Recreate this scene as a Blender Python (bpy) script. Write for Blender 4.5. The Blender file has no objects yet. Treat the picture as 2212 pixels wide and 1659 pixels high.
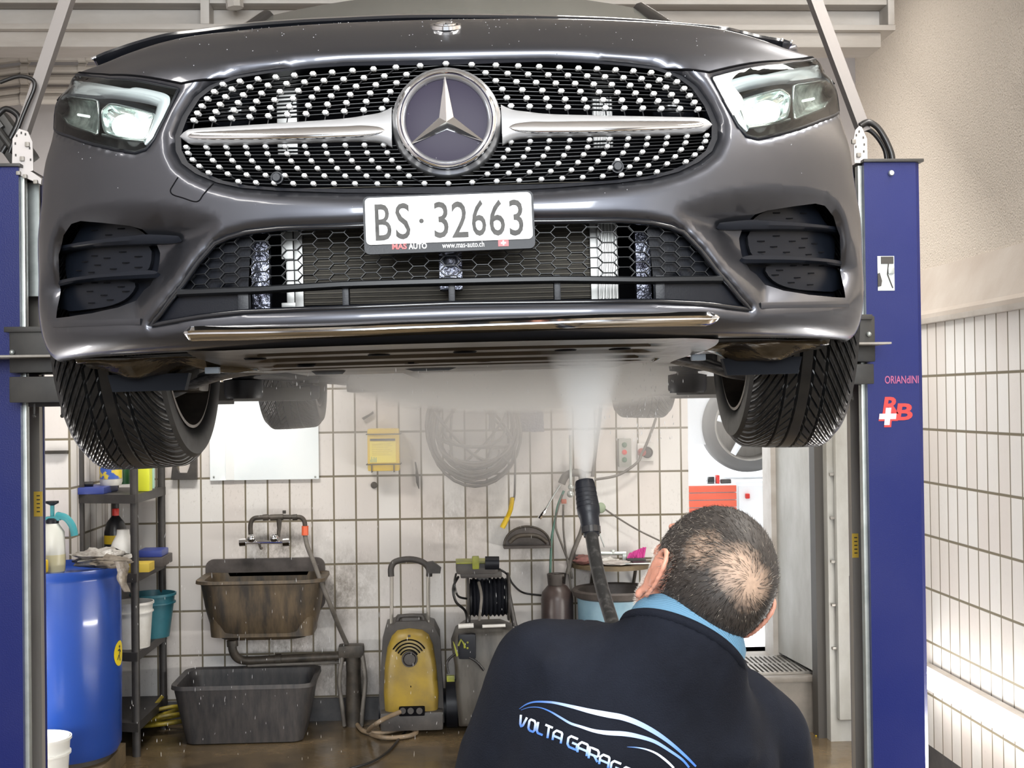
import bpy, bmesh, math, random
import numpy as np
from mathutils import Vector, Matrix, geometry, noise
PI = math.pi
R = math.radians
sc = bpy.context.scene
col = sc.collection
random.seed(7)

# ------------------------------------------------------------------ camera
F_PX, W_PX, H_PX = 2900.0, 2212, 1659
CAM_Z = 1.78
cam_d = bpy.data.cameras.new('camera')
cam = bpy.data.objects.new('camera', cam_d)
col.objects.link(cam)
cam_d.sensor_width = 36.0
cam_d.lens = F_PX / W_PX * 36.0
cam_d.clip_start = 0.05
YAW, PITCH, ROLL = math.atan(151 / F_PX), 0.0122, -0.013
cam_rot = Matrix.Rotation(-YAW, 4, 'Z') @ Matrix.Rotation(PI / 2 + PITCH, 4, 'X') @ Matrix.Rotation(ROLL, 4, 'Z')
cam.matrix_world = Matrix.Translation((0, 0, CAM_Z)) @ cam_rot
cam_d.dof.use_dof = False
sc.camera = cam

# ------------------------------------------------------------------ view, world, lights
vs = sc.view_settings
vs.view_transform = 'Standard'
vs.look = 'None'
vs.gamma = 1.0
vs.exposure = 0.0
vs.use_curve_mapping = False
cy = sc.cycles
cy.use_denoising = True
cy.max_bounces = 7
cy.diffuse_bounces = 3
cy.glossy_bounces = 4
cy.transmission_bounces = 5
cy.transparent_max_bounces = 24
cy.volume_bounces = 2
cy.caustics_reflective = False
cy.caustics_refractive = False
cy.sample_clamp_indirect = 6.0
try:
    cy.volume_step_rate = 1.0
    cy.volume_max_steps = 128
except Exception:
    pass

world = bpy.data.worlds.new('world')
sc.world = world
world.use_nodes = True
bg = world.node_tree.nodes['Background']
bg.inputs['Color'].default_value = (0.92, 0.96, 1.0, 1)
bg.inputs['Strength'].default_value = 1.0


def area(name, loc, rot, sx, sy, power, color=(1, 1, 1), spread=180):
    d = bpy.data.lights.new(name, 'AREA')
    d.shape = 'RECTANGLE'
    d.size, d.size_y = sx, sy
    d.energy = power
    d.color = color
    d.spread = R(spread)
    o = bpy.data.objects.new(name, d)
    o.location = loc
    o.rotation_euler = rot
    col.objects.link(o)
    return o


# daylight through the open garage door behind the photographer
area('door_daylight', (0.1, -2.4, 2.95), (R(80), 0, 0), 3.0, 1.7, 400, (0.93, 0.97, 1.0))
# ceiling luminaire at the left, then unseen lamps added to brighten the walls
area('ceiling_light_front', (-1.5, 1.2, 3.8), (0, 0, 0), 0.3, 2.6, 45, (1.0, 0.96, 0.90))
area('plaster_fill_front', (1.85, 2.4, 3.95), (0, 0, 0), 0.25, 3.4, 125, (1.0, 0.96, 0.90))  # unseen lamp set close to the right wall to brighten its plaster
area('back_wall_fill', (-0.1, 6.1, 2.95), (R(38), 0, 0), 3.0, 0.25, 150, (1.0, 0.96, 0.90))  # added strip hidden behind the car, brightens the back wall tiles
area('plaster_fill_rear', (1.2, 6.5, 3.95), (0, 0, 0), 1.2, 0.3, 30, (1.0, 0.95, 0.88))  # small added lamp lifting the upper right plaster
# fluorescent tubes low on both side walls (lamp bodies are built with the walls)
area('tube_light_right', (2.16, 5.0, 0.50), (0, R(90), 0), 0.06, 2.5, 45, (1.0, 0.97, 0.92))
area('tube_light_left', (-2.28, 5.1, 0.50), (0, R(-90), 0), 0.06, 2.3, 40, (1.0, 0.97, 0.92))
# bright workshop beyond the doorway
area('next_room_light', (2.2, 10.2, 3.0), (R(0), 0, 0), 2.4, 2.0, 230, (0.97, 0.99, 1.0))

# ------------------------------------------------------------------ projection helpers (where a pixel of the photo lies in the room)
_Rn = np.array(cam_rot.to_3x3())
_Cn = np.array([0, 0, CAM_Z])


def ray(x, y):
    return _Rn @ np.array([(x - W_PX / 2) / F_PX, -(y - H_PX / 2) / F_PX, -1.0])


def at(x, y, Y):
    d = ray(x, y)
    return Vector(_Cn + d * (Y / d[1]))


def atX(x, y, X):
    d = ray(x, y)
    return Vector(_Cn + d * (X / d[0]))


def projn(P):
    q = (np.atleast_2d(P) - _Cn) @ _Rn
    return np.stack([W_PX / 2 + F_PX * q[:, 0] / -q[:, 2], H_PX / 2 - F_PX * q[:, 1] / -q[:, 2]], 1)


# ------------------------------------------------------------------ materials
def new_mat(name):
    m = bpy.data.materials.new(name)
    m.use_nodes = True
    nt = m.node_tree
    return m, nt, nt.nodes['Principled BSDF']


def nd(nt, typ, **kw):
    n = nt.nodes.new(typ)
    for k, v in kw.items():
        if k in n.inputs.keys():
            n.inputs[k].default_value = v
        else:
            setattr(n, k, v)
    return n


def mat(name, c, rough=0.5, metal=0.0, c2=None, scale=8.0, bump=0.0, bscale=60.0, coat=0.0, spec=0.5, rvar=0.0,
        emit=None, estr=0.0, trans=0.0, stretch=None, contrast=(0.35, 0.65), alpha=None, sheen=0.0):
    m, nt, p = new_mat(name)
    p.inputs['Base Color'].default_value = (*c, 1)
    p.inputs['Roughness'].default_value = rough
    p.inputs['Metallic'].default_value = metal
    p.inputs['Coat Weight'].default_value = coat
    p.inputs['Coat Roughness'].default_value = 0.06
    p.inputs['Specular IOR Level'].default_value = spec
    p.inputs['Transmission Weight'].default_value = trans
    if sheen:
        p.inputs['Sheen Weight'].default_value = sheen
    if emit:
        p.inputs['Emission Color'].default_value = (*emit, 1)
        p.inputs['Emission Strength'].default_value = estr
    if alpha is not None:
        p.inputs['Alpha'].default_value = alpha
    L = nt.links.new
    if c2 or bump or rvar:
        tc = nd(nt, 'ShaderNodeTexCoord')
        mp = nd(nt, 'ShaderNodeMapping')
        if stretch:
            mp.inputs['Scale'].default_value = stretch
        L(tc.outputs['Object'], mp.inputs['Vector'])
    if c2 or rvar:
        n = nd(nt, 'ShaderNodeTexNoise', Scale=scale, Detail=7.0, Roughness=0.62)
        L(mp.outputs[0], n.inputs['Vector'])
        cr = nd(nt, 'ShaderNodeValToRGB')
        cr.color_ramp.elements[0].position = contrast[0]
        cr.color_ramp.elements[1].position = contrast[1]
        c2_ = c2 or c
        cr.color_ramp.elements[0].color = (*c, 1)
        cr.color_ramp.elements[1].color = (*c2_, 1)
        L(n.outputs['Fac'], cr.inputs['Fac'])
        if c2:
            L(cr.outputs['Color'], p.inputs['Base Color'])
        if rvar:
            mr = nd(nt, 'ShaderNodeMapRange')
            mr.inputs['To Min'].default_value = max(0, rough - rvar)
            mr.inputs['To Max'].default_value = min(1, rough + rvar)
            L(n.outputs['Fac'], mr.inputs['Value'])
            L(mr.outputs[0], p.inputs['Roughness'])
    if bump:
        n2 = nd(nt, 'ShaderNodeTexNoise', Scale=bscale, Detail=4.0)
        L(mp.outputs[0], n2.inputs['Vector'])
        b = nd(nt, 'ShaderNodeBump', Strength=bump, Distance=0.01)
        L(n2.outputs['Fac'], b.inputs['Height'])
        L(b.outputs[0], p.inputs['Normal'])
    return m


def clear_mat(name, tint=(1, 1, 1), rough=0.02, ior=1.45, gl=1.0):
    """thin clear sheet: transparent with a fresnel gloss"""
    m = bpy.data.materials.new(name)
    m.use_nodes = True
    nt = m.node_tree
    nt.nodes.clear()
    o = nd(nt, 'ShaderNodeOutputMaterial')
    t = nd(nt, 'ShaderNodeBsdfTransparent')
    t.inputs[0].default_value = (*tint, 1)
    g = nd(nt, 'ShaderNodeBsdfGlossy', Roughness=rough)
    f = nd(nt, 'ShaderNodeFresnel', IOR=ior)
    mu = nd(nt, 'ShaderNodeMath', operation='MULTIPLY')
    mu.inputs[1].default_value = gl
    mx = nd(nt, 'ShaderNodeMixShader')
    L = nt.links.new
    L(f.outputs[0], mu.inputs[0])
    L(mu.outputs[0], mx.inputs[0])
    L(t.outputs[0], mx.inputs[1])
    L(g.outputs[0], mx.inputs[2])
    L(mx.outputs[0], o.inputs[0])
    return m


def emit_mat(name, c, s):
    return mat(name, c, 0.5, emit=c, estr=s)


# ------------------------------------------------------------------ mesh builder
class MB:
    def __init__(self):
        self.v, self.f, self.mi = [], [], []
        self.M = Matrix.Identity(4)
        self.cur = 0

    def add(self, vs_, fs_):
        n = len(self.v)
        for p in vs_:
            self.v.append(tuple(self.M @ Vector(p)))
        for q in fs_:
            self.f.append([n + i for i in q])
            self.mi.append(self.cur)
        return self

    def box(self, a, b, bev=0.0):
        x0, y0, z0 = a
        x1, y1, z1 = b
        if bev <= 0:
            v = [(x, y, z) for z in (z0, z1) for y in (y0, y1) for x in (x0, x1)]
            return self.add(v, [(0, 2, 3, 1), (4, 5, 7, 6), (0, 1, 5, 4), (2, 6, 7, 3), (0, 4, 6, 2), (1, 3, 7, 5)])
        bm = bmesh.new()
        bmesh.ops.create_cube(bm, size=1.0)
        for v in bm.verts:
            v.co = ((x0 + x1) / 2 + v.co.x * (x1 - x0), (y0 + y1) / 2 + v.co.y * (y1 - y0), (z0 + z1) / 2 + v.co.z * (z1 - z0))
        bev = min(bev, 0.45 * min(abs(x1 - x0), abs(y1 - y0), abs(z1 - z0)))
        bmesh.ops.bevel(bm, geom=bm.edges[:], offset=bev, segments=2, affect='EDGES', profile=0.7)
        bmesh.ops.recalc_face_normals(bm, faces=bm.faces[:])
        bm.verts.index_update()
        self.add([v.co[:] for v in bm.verts], [[v.index for v in f.verts] for f in bm.faces])
        bm.free()
        return self

    def cbox(self, c, s, bev=0.0):
        return self.box([c[i] - s[i] / 2 for i in range(3)], [c[i] + s[i] / 2 for i in range(3)], bev)

    def tube(self, pts, r, n=10, closed=False, caps=True, flat=1.0):
        """sweep a circle along pts; r is a number or a list"""
        P = [Vector(p) for p in pts]
        m = len(P)
        rr = r if isinstance(r, (list, tuple)) else [r] * m
        T = []
        for i in range(m):
            if closed:
                t = P[(i + 1) % m] - P[i - 1]
            else:
                t = P[min(i + 1, m - 1)] - P[max(i - 1, 0)]
            T.append(t.normalized() if t.length > 1e-9 else Vector((0, 0, 1)))
        up = Vector((0, 0, 1)) if abs(T[0].z) < 0.9 else Vector((1, 0, 0))
        N = (up - T[0] * up.dot(T[0])).normalized()
        vs_ = []
        for i in range(m):
            N = N - T[i] * N.dot(T[i])
            N = N.normalized() if N.length > 1e-9 else T[i].orthogonal().normalized()
            B = T[i].cross(N)
            for k in range(n):
                a = 2 * PI * k / n
                vs_.append(P[i] + N * (rr[i] * math.cos(a) * flat) + B * (rr[i] * math.sin(a)))
        fs_ = []
        for i in range(m if closed else m - 1):
            for k in range(n):
                a, b = i * n + k, i * n + (k + 1) % n
                j = (i + 1) % m
                fs_.append((a, b, j * n + (k + 1) % n, j * n + k))
        if caps and not closed:
            fs_.append(tuple(range(n))[::-1])
            fs_.append(tuple((m - 1) * n + k for k in range(n)))
        return self.add(vs_, fs_)

    def rod(self, a, b, r, n=10, r2=None):
        return self.tube([a, b], [r, r if r2 is None else r2], n)

    def lathe(self, prof, n=24, a0=0.0, a1=2 * PI, caps=False, sx=1.0, sy=1.0):
        """prof: list of (r, z), spun round z"""
        full = abs(a1 - a0 - 2 * PI) < 1e-6
        m = n if full else n + 1
        vs_, fs_ = [], []
        for r, z in prof:
            for k in range(m):
                a = a0 + (a1 - a0) * k / n
                vs_.append((r * math.cos(a) * sx, r * math.sin(a) * sy, z))
        for i in range(len(prof) - 1):
            for k in range(n):
                k2 = (k + 1) % m
                fs_.append((i * m + k, i * m + k2, (i + 1) * m + k2, (i + 1) * m + k))
        return self.add(vs_, fs_)

    def prism(self, poly, h0, h1, axis='y'):
        """extrude a 2D polygon; axis is the extrusion axis: y -> poly is (x, z)"""
        n = len(poly)

        def P(p, h):
            return {'y': (p[0], h, p[1]), 'z': (p[0], p[1], h), 'x': (h, p[0], p[1])}[axis]
        vs_ = [P(p, h0) for p in poly] + [P(p, h1) for p in poly]
        tri = geometry.tessellate_polygon([[Vector((p[0], p[1], 0)) for p in poly]])
        fs_ = [tuple(t) for t in tri] + [tuple(n + i for i in reversed(t)) for t in tri]
        fs_ += [(i, (i + 1) % n, n + (i + 1) % n, n + i) for i in range(n)]
        return self.add(vs_, fs_)

    def sphere(self, c, r, n=12, s=(1, 1, 1)):
        vs_, fs_ = [], []
        m = n // 2 + 1
        for i in range(m + 1):
            t = PI * i / m
            for k in range(n):
                a = 2 * PI * k / n
                vs_.append((c[0] + r * s[0] * math.sin(t) * math.cos(a), c[1] + r * s[1] * math.sin(t) * math.sin(a), c[2] + r * s[2] * math.cos(t)))
        for i in range(m):
            for k in range(n):
                fs_.append((i * n + k, (i + 1) * n + k, (i + 1) * n + (k + 1) % n, i * n + (k + 1) % n))
        return self.add(vs_, fs_)

    def grid(self, pts, closed_u=False, closed_v=False):
        """pts[i][j] rows of points"""
        ni, nj = len(pts), len(pts[0])
        vs_ = [p for row in pts for p in row]
        fs_ = []
        for i in range(ni if closed_u else ni - 1):
            for j in range(nj if closed_v else nj - 1):
                i2, j2 = (i + 1) % ni, (j + 1) % nj
                fs_.append((i * nj + j, i * nj + j2, i2 * nj + j2, i2 * nj + j))
        return self.add(vs_, fs_)

    def build(self, name, m, parent=None, smooth=35, solid=0.0, sub=0, weld=True, recalc=True, kind=None):
        me = bpy.data.meshes.new(name)
        me.from_pydata(self.v, [], self.f)
        mats = m if isinstance(m, (list, tuple)) else [m]
        for q in mats:
            me.materials.append(q)
        if len(mats) > 1:
            me.polygons.foreach_set('material_index', self.mi)
        bm = bmesh.new()
        bm.from_mesh(me)
        if weld:
            bmesh.ops.remove_doubles(bm, verts=bm.verts, dist=1e-5)
        if recalc:
            bmesh.ops.recalc_face_normals(bm, faces=bm.faces[:])
        bm.to_mesh(me)
        bm.free()
        me.update()
        if smooth:
            me.polygons.foreach_set('use_smooth', [True] * len(me.polygons))
            if smooth < 180:
                me.set_sharp_from_angle(angle=R(smooth))
        o = bpy.data.objects.new(name, me)
        col.objects.link(o)
        if parent is not None:
            o.parent = parent
        if solid:
            md = o.modifiers.new('thickness', 'SOLIDIFY')
            md.thickness = solid
            md.offset = 0
        if sub:
            md = o.modifiers.new('smooth', 'SUBSURF')
            md.levels = md.render_levels = sub
        if kind:
            o['kind'] = kind
        return o


def tag(o, label=None, cat=None, group=None, kind=None):
    if label:
        o['label'] = label
    if cat:
        o['category'] = cat
    if group:
        o['group'] = group
    if kind:
        o['kind'] = kind
    return o


def empty(name, loc=(0, 0, 0), rz=0.0, label=None, cat=None, group=None):
    o = bpy.data.objects.new(name, None)
    o.empty_display_size = 0.1
    col.objects.link(o)
    o.location = loc
    o.rotation_euler = (0, 0, rz)
    return tag(o, label, cat, group)


def copy_tree(o, parent=None):
    c = o.copy()
    col.objects.link(c)
    if parent is not None:
        c.parent = parent
    for ch in list(o.children):
        copy_tree(ch, c)
    return c


def spline(pts, n=8, closed=False):
    """Catmull-Rom through pts"""
    P = [Vector(p) for p in pts]
    m = len(P)
    out = []
    for i in range(m if closed else m - 1):
        if closed:
            a, b, c, d = P[i - 1], P[i], P[(i + 1) % m], P[(i + 2) % m]
        else:
            a, b, c, d = P[max(i - 1, 0)], P[i], P[i + 1], P[min(i + 2, m - 1)]
        for k in range(n):
            t = k / n
            out.append(0.5 * ((2 * b) + (c - a) * t + (2 * a - 5 * b + 4 * c - d) * t * t + (3 * b - a - 3 * c + d) * t ** 3))
    if not closed:
        out.append(P[-1])
    return out


def text_poly(s, size=1.0, ext=0.0, bold=0.0, spacing=1.0, res=3):
    """mesh data (verts, faces) of a line of text in the XY plane"""
    cu = bpy.data.curves.new('txt', 'FONT')
    cu.body = s
    cu.size = size
    cu.extrude = ext
    cu.offset = bold
    cu.space_character = spacing
    cu.resolution_u = res
    o = bpy.data.objects.new('txt', cu)
    col.objects.link(o)
    dg = bpy.context.evaluated_depsgraph_get()
    me = bpy.data.meshes.new_from_object(o.evaluated_get(dg))
    v = [tuple(q.co) for q in me.vertices]
    f = [tuple(p.vertices) for p in me.polygons]
    bpy.data.objects.remove(o)
    bpy.data.curves.remove(cu)
    bpy.data.meshes.remove(me)
    return v, f


def fit_text(mb, s, x0, x1, z0, z1, y=0.0, ext=0.002, bold=0.0, shear=0.0, spacing=1.0):
    """text fitted to a box in the local xz plane, facing -y"""
    v, f = text_poly(s, 1.0, 0.01, bold, spacing)
    ax = min(p[0] for p in v); bx = max(p[0] for p in v)
    ay = min(p[1] for p in v); by = max(p[1] for p in v)
    out = []
    for p in v:
        z = z0 + (p[1] - ay) / (by - ay) * (z1 - z0)
        x = x0 + (p[0] - ax) / (bx - ax) * (x1 - x0) + shear * (z - z0)
        out.append((x, y - (p[2] / 0.01) * ext / 2, z))
    mb.add(out, f)
    return mb


def smoothstep(e0, e1, x):
    t = np.clip((x - e0) / (e1 - e0), 0, 1)
    return t * t * (3 - 2 * t)

# ================================================================== THE ROOM
XR, XL, YB, ZC = 2.30, -2.45, 7.60, 4.05


def tile_mat(name, ax, w, h, u0, v0, dirt=0.5, stains=()):
    """upright stack-bond wall tiles: ax = axis along the wall"""
    m, nt, p = new_mat(name)
    L = nt.links.new
    g = nd(nt, 'ShaderNodeNewGeometry')
    sp = nd(nt, 'ShaderNodeSeparateXYZ')
    L(g.outputs['Position'], sp.inputs[0])
    lines = []
    cells = []
    for o, pitch, off, gw in ((ax, w, u0, 0.0048), ('Z', h, v0, 0.0058)):
        s = nd(nt, 'ShaderNodeMath', operation='SUBTRACT'); s.inputs[1].default_value = off
        L(sp.outputs[o], s.inputs[0])
        d = nd(nt, 'ShaderNodeMath', operation='DIVIDE'); d.inputs[1].default_value = pitch
        L(s.outputs[0], d.inputs[0])
        fl = nd(nt, 'ShaderNodeMath', operation='ROUND'); L(d.outputs[0], fl.inputs[0])
        ce = nd(nt, 'ShaderNodeMath', operation='FLOOR'); L(d.outputs[0], ce.inputs[0])
        cells.append(ce)
        df = nd(nt, 'ShaderNodeMath', operation='SUBTRACT'); L(d.outputs[0], df.inputs[0]); L(fl.outputs[0], df.inputs[1])
        ab = nd(nt, 'ShaderNodeMath', operation='ABSOLUTE'); L(df.outputs[0], ab.inputs[0])
        lt = nd(nt, 'ShaderNodeMapRange', clamp=True)
        lt.inputs['From Min'].default_value = gw / pitch * 0.75
        lt.inputs['From Max'].default_value = gw / pitch * 1.25
        lt.inputs['To Min'].default_value = 1; lt.inputs['To Max'].default_value = 0
        L(ab.outputs[0], lt.inputs['Value'])
        lines.append(lt)
    mx = nd(nt, 'ShaderNodeMath', operation='MAXIMUM')
    L(lines[0].outputs[0], mx.inputs[0]); L(lines[1].outputs[0], mx.inputs[1])
    cb = nd(nt, 'ShaderNodeCombineXYZ')
    L(cells[0].outputs[0], cb.inputs[0]); L(cells[1].outputs[0], cb.inputs[1])
    wn = nd(nt, 'ShaderNodeTexWhiteNoise', noise_dimensions='3D'); L(cb.outputs[0], wn.inputs['Vector'])
    hue = nd(nt, 'ShaderNodeValToRGB')
    hue.color_ramp.elements[0].color = (0.62, 0.57, 0.535, 1)
    hue.color_ramp.elements[1].color = (0.68, 0.665, 0.645, 1)
    L(wn.outputs['Value'], hue.inputs['Fac'])
    # grime specks and smears, thicker in patches
    mp = nd(nt, 'ShaderNodeMapping'); mp.inputs['Scale'].default_value = (1, 1, 0.55)
    L(g.outputs['Position'], mp.inputs[0])
    n1 = nd(nt, 'ShaderNodeTexNoise', Scale=70.0, Detail=6.0, Roughness=0.75); L(mp.outputs[0], n1.inputs['Vector'])
    n2 = nd(nt, 'ShaderNodeTexNoise', Scale=1.7, Detail=5.0); L(g.outputs['Position'], n2.inputs['Vector'])
    a1 = nd(nt, 'ShaderNodeMapRange', clamp=True); a1.inputs['From Min'].default_value = 0.55; a1.inputs['From Max'].default_value = 0.75
    L(n1.outputs['Fac'], a1.inputs['Value'])
    a2 = nd(nt, 'ShaderNodeMapRange', clamp=True); a2.inputs['From Min'].default_value = 0.42; a2.inputs['From Max'].default_value = 0.72
    L(n2.outputs['Fac'], a2.inputs['Value'])
    mu = nd(nt, 'ShaderNodeMath', operation='MULTIPLY'); L(a1.outputs[0], mu.inputs[0]); L(a2.outputs[0], mu.inputs[1])
    mu2 = nd(nt, 'ShaderNodeMath', operation='MULTIPLY'); mu2.inputs[1].default_value = dirt
    L(mu.outputs[0], mu2.inputs[0])
    for (cx_, cz_, rad_, st_) in stains:
        vd_ = nd(nt, 'ShaderNodeVectorMath', operation='DISTANCE'); vd_.inputs[1].default_value = (cx_, YB, cz_)
        L(g.outputs['Position'], vd_.inputs[0])
        f1 = nd(nt, 'ShaderNodeMapRange', clamp=True); f1.inputs['From Min'].default_value = rad_; f1.inputs['From Max'].default_value = rad_ * .15
        f1.inputs['To Max'].default_value = st_
        L(vd_.outputs['Value'], f1.inputs['Value'])
        n5 = nd(nt, 'ShaderNodeTexNoise', Scale=17.0, Detail=9.0, Roughness=.85); L(mp.outputs[0], n5.inputs['Vector'])
        f2 = nd(nt, 'ShaderNodeMapRange', clamp=True); f2.inputs['From Min'].default_value = .40; f2.inputs['From Max'].default_value = .60
        L(n5.outputs['Fac'], f2.inputs['Value'])
        f3 = nd(nt, 'ShaderNodeMath', operation='MULTIPLY'); L(f1.outputs[0], f3.inputs[0]); L(f2.outputs[0], f3.inputs[1])
        f4 = nd(nt, 'ShaderNodeMath', operation='MAXIMUM'); L(f3.outputs[0], f4.inputs[0]); L(mu2.outputs[0], f4.inputs[1])
        mu2 = f4
    m1 = nd(nt, 'ShaderNodeMixRGB'); m1.inputs[2].default_value = (0.15, 0.125, 0.095, 1)
    L(mu2.outputs[0], m1.inputs[0]); L(hue.outputs[0], m1.inputs[1])
    m2 = nd(nt, 'ShaderNodeMixRGB'); m2.inputs[2].default_value = (0.17, 0.145, 0.10, 1)
    L(mx.outputs[0], m2.inputs[0]); L(m1.outputs[0], m2.inputs[1])
    L(m2.outputs[0], p.inputs['Base Color'])
    rr = nd(nt, 'ShaderNodeMapRange'); rr.inputs['To Min'].default_value = 0.28; rr.inputs['To Max'].default_value = 0.75
    L(mx.outputs[0], rr.inputs['Value']); L(rr.outputs[0], p.inputs['Roughness'])
    b = nd(nt, 'ShaderNodeBump', Strength=0.5, Distance=0.003, invert=True)
    L(mx.outputs[0], b.inputs['Height']); L(b.outputs[0], p.inputs['Normal'])
    return m


M = {}
M['tile_back'] = tile_mat('back_wall_tiles', 'X', 0.1232, 0.2467, 0.0, 1.365 - 0.2467 * 5, 0.9, [(at(x_, y_, YB).x, at(x_, y_, YB).z, r_, s_) for x_, y_, r_, s_ in ((600, 1195, .30, .85), (735, 1270, .30, .75), (620, 1420, .38, .8), (740, 1470, .28, .8), (1000, 1120, .35, .35), (880, 1480, .45, .5), (1230, 1060, .30, .35), (1140, 1190, .22, .4))])
M['tile_right'] = tile_mat('right_wall_tiles', 'Y', 0.1133, 0.2525, 0.02, 0.859 - 0.2525 * 3, 0.35)
M['plaster'] = mat('rough_plaster', (0.60, 0.535, 0.465), 0.9, c2=(0.33, 0.265, 0.20), scale=75, bump=1.0, bscale=110, contrast=(0.55, 0.80))
M['plaster_smooth'] = mat('painted_ledge', (0.50, 0.45, 0.40), 0.6, c2=(0.42, 0.36, 0.31), scale=3, bump=0.1)
M['grey_wall'] = mat('grey_paint', (0.36, 0.335, 0.33), 0.8, c2=(0.30, 0.28, 0.275), scale=2)
M['white_steel'] = mat('white_painted_steel', (0.50, 0.47, 0.435), 0.5, c2=(0.38, 0.34, 0.30), scale=5, stretch=(0.3, 1, 1))
M['floor'] = mat('wet_concrete_floor', (0.055, 0.042, 0.026), 0.22, c2=(0.17, 0.12, 0.065), scale=2.2, rvar=0.14, bump=0.25, bscale=14)
M['base'] = mat('dark_skirting', (0.05, 0.05, 0.055), 0.5, c2=(0.09, 0.085, 0.085), scale=9)
M['ceiling'] = mat('ceiling_paint', (0.46, 0.43, 0.40), 0.8, c2=(0.38, 0.35, 0.32), scale=2)
M['door_grey'] = mat('painted_door', (0.44, 0.44, 0.42), 0.45, c2=(0.30, 0.29, 0.26), scale=3.5, bump=0.1, bscale=20, stretch=(1, 1, 0.5))
M['dark'] = mat('dark_gap', (0.05, 0.045, 0.04), 0.6)
M['white_room'] = mat('white_room_paint', (0.85, 0.86, 0.87), 0.6)
M['dirty_steel'] = mat('worn_galvanised', (0.30, 0.285, 0.26), 0.42, 0.6, c2=(0.17, 0.155, 0.135), scale=6)
M['iron'] = mat('grimy_iron', (0.030, 0.026, 0.021), 0.5, 0.2, c2=(0.085, 0.070, 0.055), scale=14)


def struct(o):
    o['kind'] = 'structure'
    return o


DX0, DX1 = at(1490, 1200, YB).x, at(1664, 1200, YB).x      # the doorway in the back wall
STEP = 0.30
DTOP = 2.12
# floor, walls
struct(MB().box((XL - 1.2, -3.0, -0.12), (XR + 0.3, YB + 0.12, 0.0)).build('floor', M['floor'], smooth=0))
fb = MB()
fb.box((-2.3, YB, 0.0), (DX0, YB + 0.16, 2.12))
struct(fb.build('wall_back', M['tile_back'], smooth=0))
struct(MB().box((XL - 1.2, YB + 0.001, 2.12), (XR + 0.3, YB + 0.16, ZC)).build('wall_back_upper', M['grey_wall'], smooth=0))
struct(MB().box((XR, -3.0, 0.11), (XR + 0.2, 6.95, 2.125)).build('wall_right', M['tile_right'], smooth=0))
struct(MB().box((XR, -3.0, 0.0), (XR + 0.2, 6.95, 0.11)).build('baseboard_right', M['base'], smooth=0))
struct(MB().box((XR + 0.1, -3.0, 2.40), (XR + 0.25, YB, ZC)).build('wall_right_upper', M['plaster'], smooth=0))
lg = MB()
pr = [(XR - 0.10, 2.12), (XR - 0.10, 2.175), (XR - 0.085, 2.19), (XR + 0.11, 2.41), (XR + 0.2, 2.41), (XR + 0.2, 2.12)]
pr2 = [(XR - 0.02, 2.125), (XR - 0.02, 2.16), (XR + 0.0, 2.18), (XR + 0.09, 2.40), (XR + 0.2, 2.41), (XR + 0.2, 2.125)]
lg.prism(pr2, -3.0, 6.95, 'y')
struct(lg.build('trim_1', M['plaster_smooth'], smooth=20))
struct(MB().box((XR - 0.032, -3.0, 2.115), (XR, 6.9, 2.14), 0.004).build('trim_2', M['white_steel'], smooth=20))
struct(MB().box((XL - 0.2, -3.0, 0.0), (XL, YB, ZC)).build('wall_left', M['grey_wall'], smooth=0))
struct(MB().box((XL - 0.2, -3.0, ZC), (XR + 0.3, YB + 0.2, ZC + 0.15)).build('ceiling', M['ceiling'], smooth=0))
# tiled pier in the left corner
px1 = at(150, 1050, 6.84).x
struct(MB().box((XL, 6.84, 0.0), (px1, YB, 2.12)).build('wall_left_pier', tile_mat('pier_tiles', 'X', 0.1232, 0.2467, px1, 1.365 - 0.2467 * 5 + 0.002, 0.4), smooth=0))
struct(MB().box((px1, 6.841, 0.0), (px1 + .006, YB, 2.12)).build('wall_left_pier_side', tile_mat('pier_side_tiles', 'Y', 0.1232, 0.2467, 6.84, 1.365 - 0.2467 * 5 + 0.002, 0.4), smooth=0))
# front wall around the open garage door behind the photographer
fw = MB()
fw.box((XL - 0.2, -3.0, 0), (-1.95, -2.8, ZC)).box((2.1, -3.0, 0), (XR + 0.3, -2.8, ZC)).box((-1.95, -3.0, 3.3), (2.1, -2.8, ZC))
struct(fw.build('wall_front', M['grey_wall'], smooth=0))
# skirting at the foot of the back wall
bz = 0.125
struct(MB().box((px1 + .007, YB - 0.02, 0), (DX0 - 0.02, YB, bz)).build('baseboard_back', M['base'], smooth=0))

# step, recess and doorway at the right of the back wall
YS = 7.05
st = MB()
st.box((DX0 - 0.25, YS, 0), (2.13, YB + 0.3, STEP - 0.03))
st.box((DX0 - 0.27, YS - 0.02, STEP - 0.03), (2.13, YB + 0.3, STEP), 0.006)
struct(st.build('floor_step', mat('worn_concrete_step', (0.15, 0.135, 0.115), 0.5, c2=(0.24, 0.21, 0.18), scale=5), smooth=20))
gm = MB()
for i in range(22):
    x = DX0 + 0.04 + i * 0.026
    gm.box((x, YS + 0.05, STEP + 0.001), (x + 0.014, YB - 0.05, STEP + 0.016), 0.003)
for y in (YS + 0.04, YS + 0.28, YB - 0.07):
    gm.box((DX0 + 0.03, y, STEP + 0.001), (DX0 + 0.60, y + 0.02, STEP + 0.012))
tag(gm.build('floor_grate', M['dirty_steel']), 'ribbed grey floor grating on the step below the open doorway', 'grating')
# doorway lining
fr = MB()
fr.box((DX1, YB - 0.04, STEP), (DX1 + 0.05, YB + 0.16, DTOP))
struct(fr.build('trim_3', M['white_steel'], smooth=0))
struct(MB().box((DX0 - 0.001, YB + 0.0, DTOP), (DX1 + 0.9, YB + 0.16, DTOP + 0.08)).build('trim_4', M['white_steel'], smooth=0))
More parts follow.
